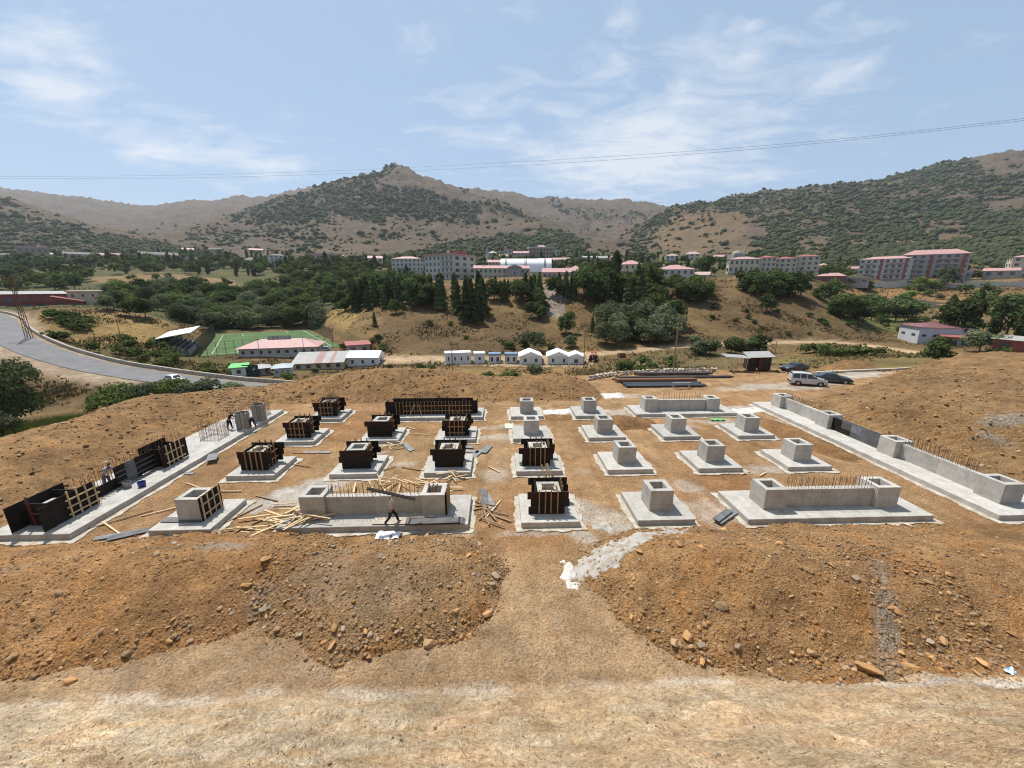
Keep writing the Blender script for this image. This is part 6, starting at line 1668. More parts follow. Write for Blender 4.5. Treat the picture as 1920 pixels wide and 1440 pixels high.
# ---- general building maker
UB = {}
def unit_box(m):
    if m.name not in UB:
        me = MB().box((0, 0, 0), (1, 1, 1)).mesh('window'); me.materials.append(m); UB[m.name] = me
    return UB[m.name]
M_GLASS = mat('window_glass', (.035, .045, .055), (.06, .07, .08), 2, .15, spec=.6)
M_FRAME = mat('window_frame', (.62, .62, .60), (.55, .55, .52), 2, .6)
def bx(name, m, parent, c, d, rz=0):
    o = link(name, unit_box(m), None, parent, c); o.scale = d; o.rotation_euler = (0, 0, rz); return o
def roof_mesh(kind, W, Dp, z, rh, ov):
    mb = MB(); a, b = W / 2 + ov, Dp / 2 + ov
    if kind == 'hip':
        r = max(a - b, 0) if a > b else 0; s = max(b - a, 0) if b > a else 0
        mb.add([(-a, -b, z), (a, -b, z), (a, b, z), (-a, b, z), (-r, -s, z + rh), (r, s, z + rh)] if True else [], [(3, 2, 1, 0), (0, 1, 5, 4) if a > b else (0, 1, 4), (1, 2, 5) if a > b else (1, 2, 5, 4), (2, 3, 4, 5) if a > b else (2, 3, 5), (3, 0, 4) if a > b else (3, 0, 4, 5)])
    elif kind == 'gable':
        mb.add([(-a, -b, z), (a, -b, z), (a, b, z), (-a, b, z), (-a, 0, z + rh), (a, 0, z + rh)], [(3, 2, 1, 0), (0, 1, 5, 4), (2, 3, 4, 5), (1, 2, 5), (3, 0, 4)])
    elif kind == 'gable_front':
        mb.add([(-a, -b, z), (a, -b, z), (a, b, z), (-a, b, z), (0, -b, z + rh), (0, b, z + rh)], [(3, 2, 1, 0), (0, 1, 4), (2, 3, 5), (1, 2, 5, 4), (3, 0, 4, 5)])
    elif kind == 'mono':
        mb.add([(-a, -b, z), (a, -b, z), (a, b, z), (-a, b, z), (-a, -b, z + .15), (a, -b, z + .15), (a, b, z + rh), (-a, b, z + rh)], [(3, 2, 1, 0), (4, 5, 6, 7), (0, 1, 5, 4), (1, 2, 6, 5), (2, 3, 7, 6), (3, 0, 4, 7)])
    else:
        mb.box((0, 0, z + rh / 2), (2 * a, 2 * b, rh))
    return mb
def house(label, x0, x1, yb, yt, D, dep, rot=0.0, floors=1, cols=3, wall=None, roof='hip', roofm=None, rhpx=6, name='house', cat='house', scols=2, group=None, wf=1.0, winm=None, ov=.5, frame=False, win=(.42, .5), sink=4.0, z0=0.0):
    xc = (x0 + x1) / 2
    if D == 0: D = to_cam(*hit(xc, yb, 60, 300)[:2])[1]
    if D >= 400: D = to_cam(*hit(xc, yb, 330, 1200)[:2])[1]
    p = AT(xc, yb, D)
    if D >= 400: dep = dep * 1.2
    t_ = D / ray(xc, yb)[1]; k = t_ / FPX
    W = (x1 - x0) * k * wf; rh = rhpx * k; H = (yb - yt) * k - rh
    az = math.atan2(p.x, p.y)
    p2 = p + Vector((math.sin(az), math.cos(az), 0)) * (dep / 2)
    t = thing(name, label, cat, (p2.x, p2.y, p.z), -az + rot, group)
    MB().box((0, 0, (H - sink) / 2), (W, dep, H + sink)).build('wall', wall, t)
    if roof: roof_mesh(roof, W, dep, H + .004, rh, ov).build('roof', roofm, t)
    fh = H / floors; wm = winm or M_GLASS
    for f in range(floors):
        zc_ = fh * (f + .55)
        for c in range(cols):
            cx = -W / 2 + W * (c + .5) / cols; ww, hh = W / cols * win[0], fh * win[1]
            if frame:
                fr = bx('window', M_FRAME, t, (cx, -dep / 2 - .02, zc_), (ww * 1.15, .08, hh * 1.15)); o = bx('pane', wm, fr, (0, -.3, 0), (.84, .6, .84))
            else: bx('window', wm, t, (cx, -dep / 2 - .01, zc_), (ww, .10, hh))
        for c in range(scols):
            cy_ = -dep / 2 + dep * (c + .5) / scols
            for sd in ((1,) if xc < 960 else (-1,)):
                bx('window', wm, t, (sd * (W / 2 + .01), cy_, zc_), (.10, dep / scols * win[0], fh * win[1]))
    if floors >= 2 and roof in ('hip', 'gable', 'flat') and cat in ('building', 'house'):
        rr_h = random.Random(int(x0 * 7 + yb))
        for _ in range(rr_h.randint(1, 3)):
            bx('chimney', wall, t, (W * rr_h.uniform(-.35, .35), dep * rr_h.uniform(-.1, .2), H + rh * .8), (.9, .9, max(1.6, rh * .9)))
        bx('door', M_ROOFM, t, (W * rr_h.uniform(-.2, .2), -dep / 2 - .02, 1.1), (1.6, .12, 2.2))
        bx('plinth', M_WALLG, t, (0, 0, -.2), (W + .25, dep + .25, 1.0))
        bx('eave', M_WALLW, t, (0, 0, H - .15), (W + .5, dep + .5, .28))
    return t, W, H, dep, k
M_WALLW = mat('white_render', (.50, .46, .405), (.41, .375, .33), .6, .9)
M_WALLC = mat('cream_render', (.52, .43, .32), (.44, .37, .28), .6, .9)
M_WALLG = mat('grey_render', (.35, .315, .28), (.28, .25, .225), .6, .9)
M_WALLP = mat('pink_render', (.46, .33, .29), (.38, .27, .24), .6, .9)
M_WALLB = mat('bare_brick', (.34, .24, .18), (.27, .19, .15), .8, .9)
M_ROOFP = mat('pink_metal_roof', (.46, .265, .245), (.38, .215, .20), .8, .6)
M_ROOFR = mat('red_roof', (.33, .10, .085), (.25, .08, .07), .8, .65)
M_ROOFD = mat('rusty_sheet_roof', (.30, .17, .14), (.24, .15, .13), .8, .6)
M_ROOFM = mat('maroon_roof', (.20, .085, .085), (.15, .07, .07), .6, .6)
M_ROOFS = mat('sheet_roof', (.33, .315, .30), (.26, .245, .23), .7, .55)
M_REDW = mat('red_wall', (.25, .07, .055), (.19, .055, .045), .6, .8)
TG = 'town buildings'
# big grey block seen on its corner
t, W, H, dep, k = house('grey and white four-storey block with pink roof edge and dark red stair tower', 812, 880, 524, 478, 250, 24, R(-38), 4, 7, M_WALLW, 'flat', M_ROOFP, 3, 'apartment_block', 'building', 3, TG, wf=1.0)
bx('stair_tower', M_ROOFR, t, (W * .25, dep * .1, H + 1.4), (W * .28, dep * .28, 3.4)); bx('chimney', M_WALLW, t, (W * .02, -dep * .1, H + 1.8), (1.2, 1.2, 4.0)); bx('chimney', M_WALLW, t, (-W * .45, dep * .2, H + 1.2), (1.0, 1.0, 2.6))
for f in (0, 1, 2): bx('band', M_WALLG, t, (W * .28, -dep / 2 - .03, H * (f + .5) / 4 + H * .12), (W * .40, .06, H * .10))
house('long two-storey school with pink roof below the white barrel hall', 888, 992, 526, 498, 245, 14, R(4), 2, 12, M_WALLC, 'gable', M_ROOFP, 6, 'school_building', 'building', 2, TG)
t, *_ = house('grey gabled wing at the middle of the long pink-roofed school', 953, 977, 526, 497, 238, 8, 0, 1, 1, M_WALLG, 'gable_front', M_WALLG, 5, 'school_wing', 'building', 0, TG, win=(.1, .2))
# white barrel hall
p = AT(986, 506, 285); kk = 285 / ray(986, 506)[1] / FPX
az = math.atan2(p.x, p.y); t = thing('barrel_hall', 'white barrel-roofed hall with dark ribs behind the school', 'hall', p, -az, TG)
Lh, rh_ = 93 * kk, 20 * kk; mb = MB(); n = 14
mb.add([(-Lh / 2, math.cos(math.pi * i / n) * -9, math.sin(math.pi * i / n) ** .8 * rh_ - (2 if i in (0, n) else 0)) for i in range(n + 1)] + [(Lh / 2, math.cos(math.pi * i / n) * -9, math.sin(math.pi * i / n) ** .8 * rh_ - (2 if i in (0, n) else 0)) for i in range(n + 1)], [(i + 1, i, n + 1 + i, n + 2 + i) for i in range(n)] + [tuple(range(n + 1)), tuple(range(2 * n + 1, n, -1))])
mb.build('shell', mat('white_membrane', (.80, .80, .79), (.74, .74, .73), .5, .5), t, smooth=False)
for fx in (-.40, -.375, -.02, .005, .36, .385):
    mb = MB()
    for i in range(n):
        a0, a1 = math.pi * i / n, math.pi * (i + 1) / n
        mb.bar((fx * Lh, -math.cos(a0) * 9.06, math.sin(a0) ** .8 * rh_ + .06), (fx * Lh, -math.cos(a1) * 9.06, math.sin(a1) ** .8 * rh_ + .06), .45, .12)
    mb.build('rib', M_PLYD, t)
L_ = [
 ('low pink-roofed building right of the barrel hall', 1017, 1070, 526, 503, 245, 10, 0, 1, 6, M_WALLP, 'gable', M_ROOFP, 8),
 ('pink hip-roofed building behind the low pink one', 1062, 1094, 523, 498, 262, 12, 0, 1, 4, M_WALLP, 'hip', M_ROOFP, 10),
 ('pink-roofed building half hidden by the dark grove', 1120, 1172, 533, 508, 240, 10, R(5), 1, 5, M_WALLW, 'gable', M_ROOFP, 9),
 ('pink hip-roofed house above the dark grove', 1160, 1202, 507, 488, 300, 14, 0, 1, 4, M_WALLC, 'hip', M_ROOFP, 8),
 ('long pink-roofed house at the left end of the town', 598, 644, 490, 477, 520, 16, 0, 1, 6, M_WALLP, 'gable', M_ROOFP, 5),
 ('two-storey pink-roofed house left of the arched block', 692, 718, 502, 480, 420, 12, 0, 2, 3, M_WALLC, 'gable', M_ROOFP, 5),
 ('white three-storey block with pink hip roof and tall windows', 740, 794, 508, 481, 330, 16, R(-15), 3, 7, M_WALLW, 'hip', M_ROOFP, 5),
 ('small cream mosque house behind the long school', 916, 932, 486, 471, 430, 9, 0, 1, 2, M_WALLW, 'hip', M_WALLW, 4),
 ('small pink house below the brown frame block', 1010, 1040, 497, 484, 400, 10, 0, 1, 4, M_WALLP, 'gable', M_ROOFP, 4),
 ('pink-roofed long house left of the barrel hall', 915, 942, 498, 487, 330, 10, 0, 1, 4, M_WALLP, 'gable', M_ROOFP, 5),
 ('brown concrete-frame block of three storeys', 990, 1034, 486, 464, 450, 14, R(12), 3, 7, M_WALLB, 'flat', M_WALLW, 2),
 ('pink-walled block left of the brown frame block', 962, 1004, 486, 471, 440, 12, 0, 2, 6, M_WALLP, 'gable', M_ROOFP, 4),
 ('small white gable house right of the brown frame block', 1033, 1050, 484, 468, 455, 10, 0, 2, 2, M_WALLW, 'gable_front', M_WALLW, 4),
 ('small flat house with pale roof in the upper town', 944, 960, 482, 468, 470, 8, 0, 2, 2, M_WALLW, 'flat', M_ROOFP, 2),
 ('pink-roofed low house right of the barrel hall top', 1038, 1068, 495, 483, 420, 10, 0, 1, 4, M_WALLC, 'gable', M_ROOFP, 4),
 ('white house under trees in the upper town', 1092, 1110, 490, 480, 430, 9, 0, 1, 2, M_WALLW, 'gable', M_ROOFS, 3),
 ('white two-storey house with red hip roof on the mound brow', 1228, 1294, 530, 497, 225, 16, R(8), 2, 6, M_WALLW, 'hip', M_ROOFP, 9),
 ('low house with pale gable beside the red hip roof', 1294, 1328, 527, 510, 225, 10, R(-6), 1, 2, M_WALLC, 'gable', M_WALLP, 6),
 ('cream block with red roof, first of four left of the slope', 1365, 1415, 512, 482, 330, 14, R(10), 2, 6, M_WALLC, 'hip', M_ROOFP, 5),
 ('cream block with red stripe, second of four', 1417, 1448, 510, 480, 335, 14, R(6), 3, 4, M_WALLC, 'hip', M_ROOFR, 4),
 ('cream block with red stripe, third of four', 1450, 1486, 510, 482, 335, 14, R(6), 3, 4, M_WALLC, 'hip', M_ROOFR, 4),
 ('cream block with red stripe, last of four', 1488, 1527, 508, 478, 335, 14, R(6), 3, 4, M_WALLC, 'hip', M_ROOFR, 4),
 ('small grey house with red roof up the slope above the town', 1284, 1310, 488, 472, 430, 10, 0, 2, 3, M_WALLC, 'hip', M_WALLP, 5),
 ('small low red-walled house left of the white carport', 1534, 1578, 530, 512, 320, 10, 0, 1, 4, M_REDW, 'hip', M_ROOFP, 6),
 ('low red-roofed shed right of the tall pink block', 1780, 1812, 521, 507, 345, 8, 0, 1, 3, M_WALLG, 'gable', M_ROOFP, 5),
 ('low red-roofed shed before the edge block', 1852, 1895, 520, 503, 340, 8, 0, 1, 3, M_WALLG, 'gable', M_ROOFP, 5),
 ('brown apartment block cut by the right edge of the view', 1897, 1950, 522, 478, 335, 16, R(12), 4, 4, M_WALLC, 'hip', M_ROOFP, 5),
 ('small far house at the left edge of the valley', -4, 14, 487, 475, 620, 10, 0, 1, 2, M_WALLP, 'gable', M_ROOFS, 3),
 ('flat-roofed brown block left of the slim poplars', 47, 86, 486, 463, 560, 14, 0, 2, 5, M_WALLB, 'flat', M_ROOFP, 3),
 ('long pale-roofed house among the poplars', 130, 172, 485, 473, 600, 12, 0, 1, 5, M_WALLG, 'gable', M_ROOFS, 4),
 ('white house with split pale roof in the far valley', 187, 224, 493, 475, 520, 12, R(-15), 1, 4, M_WALLW, 'gable', M_ROOFP, 6),
 ('pale house with pink roof edge in the far valley', 225, 254, 490, 475, 540, 12, R(10), 2, 3, M_WALLG, 'flat', M_ROOFP, 3),
 ('long far house with brown roof under the valley slope', 272, 328, 488, 473, 560, 12, 0, 1, 6, M_WALLP, 'gable', M_ROOFS, 5),
 ('tiny white-roofed house in the middle of the far valley', 373, 398, 491, 483, 560, 8, 0, 1, 2, M_WALLW, 'gable', M_ROOFS, 3),
 ('low house with broad white roof in the far valley', 462, 498, 496, 483, 480, 12, 0, 1, 4, M_WALLW, 'hip', M_ROOFS, 5),
 ('tall narrow white block with dark window strips', 508, 538, 502, 477, 450, 12, R(12), 4, 4, M_WALLW, 'hip', M_ROOFS, 3),
 ('long pink two-storey block below the peak', 582, 640, 494, 476, 500, 14, R(-8), 2, 8, M_WALLP, 'flat', M_ROOFP, 3),
 ('small house with red roof up the far valley', 470, 492, 474, 466, 700, 9, 0, 1, 2, M_WALLP, 'gable', M_ROOFP, 3),
 ('small white-roofed house up the far valley', 395, 414, 473, 465, 720, 9, 0, 1, 2, M_WALLW, 'gable', M_ROOFS, 3),
 ('small red-roofed house high at the valley end', 344, 362, 472, 465, 740, 9, 0, 1, 2, M_WALLP, 'gable', M_ROOFP, 3),
 ('far low house left of the poplar row', 88, 104, 484, 474, 600, 8, 0, 1, 2, M_WALLW, 'gable', M_ROOFP, 3),
 ('small pale house just above the barrel hall, nearest its left end', 936, 952, 488, 477, 420, 8, R(8), 1, 2, M_WALLC, 'gable', M_ROOFP, 4),
 ('small cream house above the brown frame block', 1006, 1024, 470, 460, 520, 8, R(-6), 1, 2, M_WALLC, 'hip', M_ROOFP, 4),
 ('white-walled house with grey roof on the slope above the dark grove', 1118, 1138, 492, 480, 420, 8, 0, 1, 2, M_WALLW, 'gable', M_ROOFS, 4),
 ('pink house beside the white-walled one above the dark grove', 1142, 1162, 490, 479, 420, 8, R(10), 1, 2, M_WALLP, 'hip', M_ROOFP, 4),
 ('two-storey white house above the red hip roof', 1248, 1270, 492, 476, 410, 9, R(5), 2, 3, M_WALLW, 'hip', M_WALLP, 4),
 ('small brown house left of the slim minaret', 1338, 1358, 492, 478, 410, 9, R(-8), 2, 2, M_WALLB, 'gable', M_ROOFP, 4),
 ('pale house between the cream blocks and the red-walled house', 1530, 1552, 508, 494, 400, 9, 0, 2, 3, M_WALLC, 'hip', M_ROOFP, 4),
 ('low pale house left of the white four-storey block', 1586, 1610, 512, 500, 400, 9, R(6), 1, 3, M_WALLW, 'gable', M_ROOFP, 4),
 ('tiny house between two far houses of the valley', 336, 352, 488, 481, 580, 8, 0, 1, 2, M_WALLW, 'gable', M_ROOFS, 3),
]
M_ROOFB = mat('weathered_roof', (.21, .175, .15), (.16, .135, .12), .7, .8)
for q in L_:
    if q[2] < 620 and q[12] is M_ROOFS: q = q[:12] + (M_ROOFB,) + q[13:]
    nm = 'apartment_block' if 'block' in q[0] else 'house'
    house(*q, name=nm, cat='building' if nm != 'house' else 'house', group=TG)
# carport
t, *_ = house('flat white carport roof left of the tall apartment blocks', 1579, 1622, 530, 520, 320, 8, 0, 1, 3, M_WALLG, 'flat', M_ROOFS, 4, 'carport', 'carport', 0, TG)
def minaret(label, x, yb, yt, D, w):
    p = AT(x, yb, D); k = D / ray(x, yb)[1] / FPX; h = (yb - yt) * k
    t = thing('minaret', label, 'minaret', p, 0, TG)
    MB().tube((0, 0, -3), (0, 0, h * .8), w, 8, w * .85).build('shaft', M_WALLW, t, smooth=False)
    MB().tube((0, 0, h * .62), (0, 0, h * .66), w * 1.6, 8).build('balcony', M_WALLW, t); MB().tube((0, 0, h * .8), (0, 0, h), w * .95, 8, .05).build('spire', M_WALLG, t)
minaret('white minaret beside the small mosque behind the school', 914, 486, 465, 430, 1.2)
minaret('slim white minaret above the cream blocks', 1395, 486, 462, 420, 1.0)
p = AT(1380, 487, 420); t = thing('mosque', 'small grey domed mosque beside the slim minaret', 'mosque', p, 0, TG)
MB().box((0, 0, 1), (12, 12, 8)).build('wall', M_WALLG, t)
bm = bmesh.new(); bmesh.ops.create_uvsphere(bm, u_segments=16, v_segments=8, radius=5); me = bpy.data.meshes.new('dome'); bm.to_mesh(me); bm.free(); link('dome', me, M_WALLG, t, (0, 0, 5)).scale = (1, 1, .8)
for sx in (-3, 0, 3): bx('window', M_GLASS, t, (sx, -6.02, 2), (1.2, .1, 2))
# apartment blocks with balconies
def flats(label, x0, x1, yb, yt, D, rot, floors, cols, wall, roofm, rh):
    t, W, H, dep, k = house(label, x0, x1, yb, yt, D, 15, rot, floors, cols, wall, 'hip', roofm, rh, 'apartment_block', 'building', 3, TG, win=(.5, .5), wf=.92)
    fh = H / floors
    for f in range(floors):
        for fx in (-.30, .12, .30):
            b = bx('balcony', M_WALLP, t, (W * fx, -dep / 2 - .75, fh * f + .55), (W * .15, 1.4, 1.1)); bx('balcony_slab', M_WALLG, b, (0, 0, -.55), (1.06, 1.05, .14))
    for fx in (-.05, .42): bx('pilaster', M_ROOFR, t, (W * fx, -dep / 2 - .12, H / 2), (W * .05, .22, H))
    return t
flats('white four-storey apartment block with red roof and balconies behind the long wall', 1616, 1692, 524, 482, 350, R(-8), 4, 8, M_WALLW, M_ROOFP, 5)
flats('tall pinkish five-storey apartment block with red hip roof', 1692, 1787, 524, 470, 350, R(10), 5, 8, M_WALLG, M_ROOFP, 9)
# long boundary wall of concrete panels
t = thing('boundary_wall', 'long pale concrete panel wall below the apartment blocks', 'wall', (0, 0, 0))
pp = [AT(x, y, D) for x, y, D in [(1610, 533, 330), (1700, 536, 326), (1800, 538, 320), (1810, 538, 318), (1930, 540, 310), (2060, 542, 304)]]
for a, b in zip(pp[:-1], pp[1:]):
    n = max(2, int((b - a).length / 4.5))
    for k_ in range(n):
        q0, q1 = a.lerp(b, k_ / n), a.lerp(b, (k_ + .96) / n); hh_ = 4.6 if q0.x > AT(1800, 538, 320).x else 2.6
        MB().bar((q0.x, q0.y, q0.z + hh_ / 2 - 1), (q1.x, q1.y, q1.z + hh_ / 2 - 1), .3, hh_ + 2).build('panel', M_WALLW, t)
# stone terrace walls of the upper road
for lab, pts in (('stone retaining wall below the ochre terrace', [(1575, 562, 285), (1650, 566, 276), (1700, 563, 268), (1780, 574, 258)]), ('second stone retaining wall lower on the terrace', [(1720, 572, 250), (1790, 580, 245), (1850, 590, 235)])):
    t = thing('terrace_wall', lab, 'wall', (0, 0, 0)); P_ = [AT(*q) for q in pts]
    for a, b in zip(P_[:-1], P_[1:]): MB().bar((a.x, a.y, a.z - .5), (b.x, b.y, b.z - .5), .8, 4.0).build('stone_course', M_KERB, t)

# ---- nearer buildings
# grey hall with maroon roof
t, W, H, dep, k = house('pale grey hall with maroon roof at the foot of the mound', 1700, 1790, 648, 607, 122, 11, R(28), 1, 5, mat('hall_panel', (.46, .47, .49), (.40, .41, .43), .5, .7), 'hip', M_ROOFM, 7, 'hall', 'hall', 2, None, wf=.85, win=(.35, .12))
house('low loading bay with red fascia beside the grey hall', 1770, 1808, 654, 632, 114, 7, R(10), 1, 2, M_WALLG, 'flat', M_ROOFR, 3, 'loading_bay', 'shed', 0, None, win=(.7, .55))
house('red shed with pale roof at the right edge of the yard', 1888, 1950, 668, 634, 92, 9, R(-18), 1, 2, M_REDW, 'gable', M_ROOFS, 6, 'shed', 'shed', 1, None, win=(.4, .55))
# left: long hall with red front
t, W, H, dep, k = house('long white-roofed hall with red front left of the valley wood', -30, 148, 577, 547, 195, 22, R(-6), 1, 9, M_REDW, 'gable', M_ROOFS, 5, 'long_hall', 'hall', 0, None, win=(.5, .3))
house('tan end block joined to the long red-fronted hall', 148, 187, 577, 546, 193, 20, R(-6), 2, 3, M_WALLC, 'flat', M_WALLC, 2, 'hall_annex', 'hall', 2, None, win=(.25, .35))
house('low red gabled shed in front of the long hall', 62, 142, 580, 556, 176, 16, R(-4), 1, 4, M_REDW, 'gable_front', M_REDW, 10, 'low_shed', 'shed', 0, None, win=(.4, .4))
# club house
t, W, H, dep, k = house('white club house with pink hip roof and solar panels beside the pitch', 467, 600, 668, 638, 110, 9, R(-17), 1, 9, M_WALLW, 'hip', M_ROOFP, 13, 'club_house', 'club house', 2, None, wf=.98, frame=True, win=(.42, .36), ov=.8)
for i in range(6): 
    o = bx('solar_panel', M_PLYD, t, (-W * .16 + i * 1.05, -.3, H + 2.2), (.95, .08, 1.5)); o.rotation_euler = (R(-35), 0, 0)
house('small block with red roof at the corner of the pitch', 653, 692, 663, 643, 117, 5, R(5), 1, 2, M_WALLP, 'mono', M_ROOFR, 4, 'changing_block', 'shed', 0, None)
WC = mat('white_cabin', (.68, .68, .67), (.60, .60, .59), .8, .6)
t, W, H, dep, k = house('white gabled hut at the left end of the cabin row', 660, 716, 687, 660, 0, 6, R(-18), 1, 3, WC, 'gable', mat('white_roof', (.78, .78, .77), (.70, .70, .69), 1, .6), 10, 'gabled_hut', 'hut', 1, None, frame=True, win=(.25, .4), ov=.3)
# shed with striped sheet roof
t, W, H, dep, k = house('long low shed with rust-striped sheet roof beside the pitch', 562, 648, 693, 672, 0, 7, R(-14), 1, 5, M_WALLC, None, M_ROOFS, 8, 'striped_shed', 'shed', 1, None)
for i in range(14):
    m = M_ROOFD if i in (6, 7, 10) else M_ROOFS
    mb = MB(); x = -W / 2 - .4 + (W + .8) * i / 14; x2 = x + (W + .8) / 14 - .02
    mb.add([(x, -dep / 2 - .5, H), (x2, -dep / 2 - .5, H), (x2, dep / 2 + .4, H + 1.7), (x, dep / 2 + .4, H + 1.7), (x, -dep / 2 - .5, H + .06), (x2, -dep / 2 - .5, H + .06), (x2, dep / 2 + .4, H + 1.76), (x, dep / 2 + .4, H + 1.76)], [(3, 2, 1, 0), (4, 5, 6, 7), (0, 1, 5, 4), (1, 2, 6, 5), (2, 3, 7, 6), (3, 0, 4, 7)]); mb.build('roof_sheet', m, t)
M_ROOFG = mat('green_roof', (.10, .40, .10), (.12, .45, .13), 1, .6)
house('small white shed with bright green roof near the road', 441, 463, 706, 685, 0, 3, R(-10), 1, 1, WC, 'mono', M_ROOFG, 4, 'garden_shed', 'shed', 0, None, win=(.3, .4))
house('grey shed second from the green-roofed one', 481, 505, 705, 685, 0, 4, R(5), 1, 2, M_WALLG, 'hip', M_ROOFS, 5, 'garden_shed', 'shed', 0, None)
house('pale grey-blue shed third from the green-roofed one', 520, 547, 706, 684, 0, 4, R(-8), 1, 3, mat('blue_grey_panel', (.42, .46, .48), (.36, .40, .42), 1, .7), 'hip', mat('blue_grey_roof', (.36, .41, .44), (.30, .35, .38), 1, .6), 5, 'garden_shed', 'shed', 0, None, win=(.35, .2))
t = thing('dark_screen', 'dark green screen fence between the small sheds', 'fence', hit(471, 706, 60, 300)); 
for i in range(4): MB().box((i * .9 - 1.3, 0, 1.2), (.86, .06, 2.6)).build('panel', M_DGREEN, t)
M_CABR = mat('cabin_blue', (.16, .24, .34), (.13, .20, .29), 1, .6)
CG = 'white site cabins along the dirt track'
house('long white flat-roofed cabin, first in the row right of the pole', 835, 883, 682, 661, 97, 3.2, R(3), 1, 4, WC, 'flat', M_WHITE_P, 3, 'site_cabin', 'cabin', 0, CG, frame=True, win=(.22, .4), ov=.1)
house('small plain white cabin, second in the row', 889, 909, 682, 662, 98, 3, R(3), 1, 1, WC, 'flat', M_WHITE_P, 2, 'site_cabin', 'cabin', 0, CG, win=(.2, .3), ov=.1)
for lab, a, b in (('small cabin with blue frame, third in the row', 917, 938), ('small cabin with blue frame, fourth in the row', 947, 969)):
    t, W, H, dep, k = house(lab, a, b, 683, 663, 98, 2.6, R(2), 1, 2, WC, 'flat', M_CABR, 3, 'site_cabin', 'cabin', 0, CG, frame=True, win=(.45, .5), ov=.12)
    for sx in (-1, 1): bx('corner_post', M_CABR, t, (sx * W / 2, -dep / 2, H / 2), (.16, .16, H))
house('white gable-fronted cabin, fifth in the row', 973, 1014, 685, 659, 97, 6, R(4), 1, 2, WC, 'gable_front', MATS['white_roof'], 9, 'gabled_cabin', 'cabin', 0, CG, frame=True, win=(.25, .4), ov=.25)
house('white gable-fronted cabin with windows, sixth in the row', 1025, 1066, 685, 659, 97, 6, R(4), 1, 2, WC, 'gable_front', MATS['white_roof'], 9, 'gabled_cabin', 'cabin', 0, CG, frame=True, win=(.22, .4), ov=.25)
house('low white lean-to cabin at the right end of the row', 1064, 1093, 686, 662, 96, 5, R(4), 1, 1, WC, 'gable_front', MATS['white_roof'], 7, 'gabled_cabin', 'cabin', 0, CG, frame=True, win=(.25, .4), ov=.2)

# red hut with canopy frame
p = G(1418, 692, 0); t = thing('red_hut', 'dark red wooden hut with tilted grey roof at the edge of the yard', 'hut', p, R(-14))
M_HUT = mat('dark_red_board', (.11, .028, .020), (.075, .022, .018), 4, .8, stretch=(6, 1, 1)); M_HUTD = mat('black_board', (.028, .022, .02), (.04, .03, .026), 4, .8)
for i in range(10): MB().box((-1.5 + i * .33, 1.1, 1.15), (.325, .08, 2.3)).build('board', M_HUT, t)
for i in range(5): MB().box((-.1 + i * .33, -1.1, 1.15), (.325, .08, 2.3)).build('board', M_HUT, t)
for i in range(3): MB().box((-1.45 + i * .4, -1.1, .45), (.39, .08, .9)).build('board', M_HUTD, t)
for sx in (-1.68, 1.66): MB().box((sx, 0, 1.15), (.08, 2.28, 2.3)).build('side', M_HUTD if sx < 0 else M_PLYG, t)
MB().box((-1.0, -1.02, 1.5), (1.1, .05, 1.0)).build('opening', M_HUTD, t); MB().box((.9, -1.16, 1.0), (.8, .06, 1.9)).build('door', M_HUTD, t)
mb = MB(); mb.box((0, 0, 0), (4.1, 3.2, .09)); o = mb.build('roof', M_ROOFS, t); o.location = (.05, 0, 2.55); o.rotation_euler = (R(9), R(-4), 0)
p = G(1375, 693, 0); t = thing('canopy_frame', 'rickety pole frame with grey sheet roof beside the red hut', 'canopy', p, R(-10))
for x in (-1.7, 0, 1.5):
    for y in (-1.1, 1.1): MB().tube((x, y, 0), (x + random.uniform(-.1, .1), y, 2.3), .045, 5).build('post', M_WOOD, t)
MB().bar((-1.7, -1.1, .3), (0, -1.1, 1.9), .06).bar((0, -1.1, .3), (-1.7, -1.1, 1.9), .06).build('brace', M_WOOD, t)
o = MB().box((0, 0, 0), (3.8, 2.6, .05)).build('roof', M_ROOFS, t); o.location = (0, 0, 2.36); o.rotation_euler = (R(3), R(3), 0)
# stone wall behind the yard
t = thing('stone_wall', 'low pale dry-stone wall at the back of the yard', 'wall', (0, 0, 0))
P_ = [G(x, y, 0) for x, y in [(1105, 707), (1150, 702), (1230, 698), (1310, 696), (1345, 694)]]
rs = random.Random(4); M_PALES = mat('pale_stone', (.50, .46, .39), (.37, .33, .27), 1.5, .95, bump=.5, rand=.25)
SM = [np_mesh('stone', stone_verts(700 + i, _I2, 8), _F2) for i in range(4)]
for me in SM: me.materials.append(M_PALES)
for a, b in zip(P_[:-1], P_[1:]):
    n = int((b - a).length / .62)
    for i in range(n):
        for lv in range(2):
            q = a.lerp(b, (i + .5 * lv + rs.uniform(-.1, .1)) / n); o = link('stone', rs.choice(SM), None, t, (q.x, q.y + rs.uniform(-.12, .12), gz(q.x, q.y) + .18 + lv * .38)); s_ = rs.uniform(.30, .40); o.scale = (s_ * 1.2, s_, s_ * .95); o.rotation_euler = (rs.uniform(-.3, .3), 0, rs.uniform(0, 6))
t = thing('kerb_line', 'pale concrete kerb curving along the back of the yard track', 'kerb', (0, 0, 0))
P_ = [G(x, y, 0.1) for x, y in [(1530, 699), (1600, 695), (1680, 690), (1740, 687), (1800, 686)]]
for a, b in zip(P_[:-1], P_[1:]): MB().bar((a.x, a.y, gz(a.x, a.y) + .12), (b.x, b.y, gz(b.x, b.y) + .12), .4, .4).build('kerb_stone', M_PALES, t)

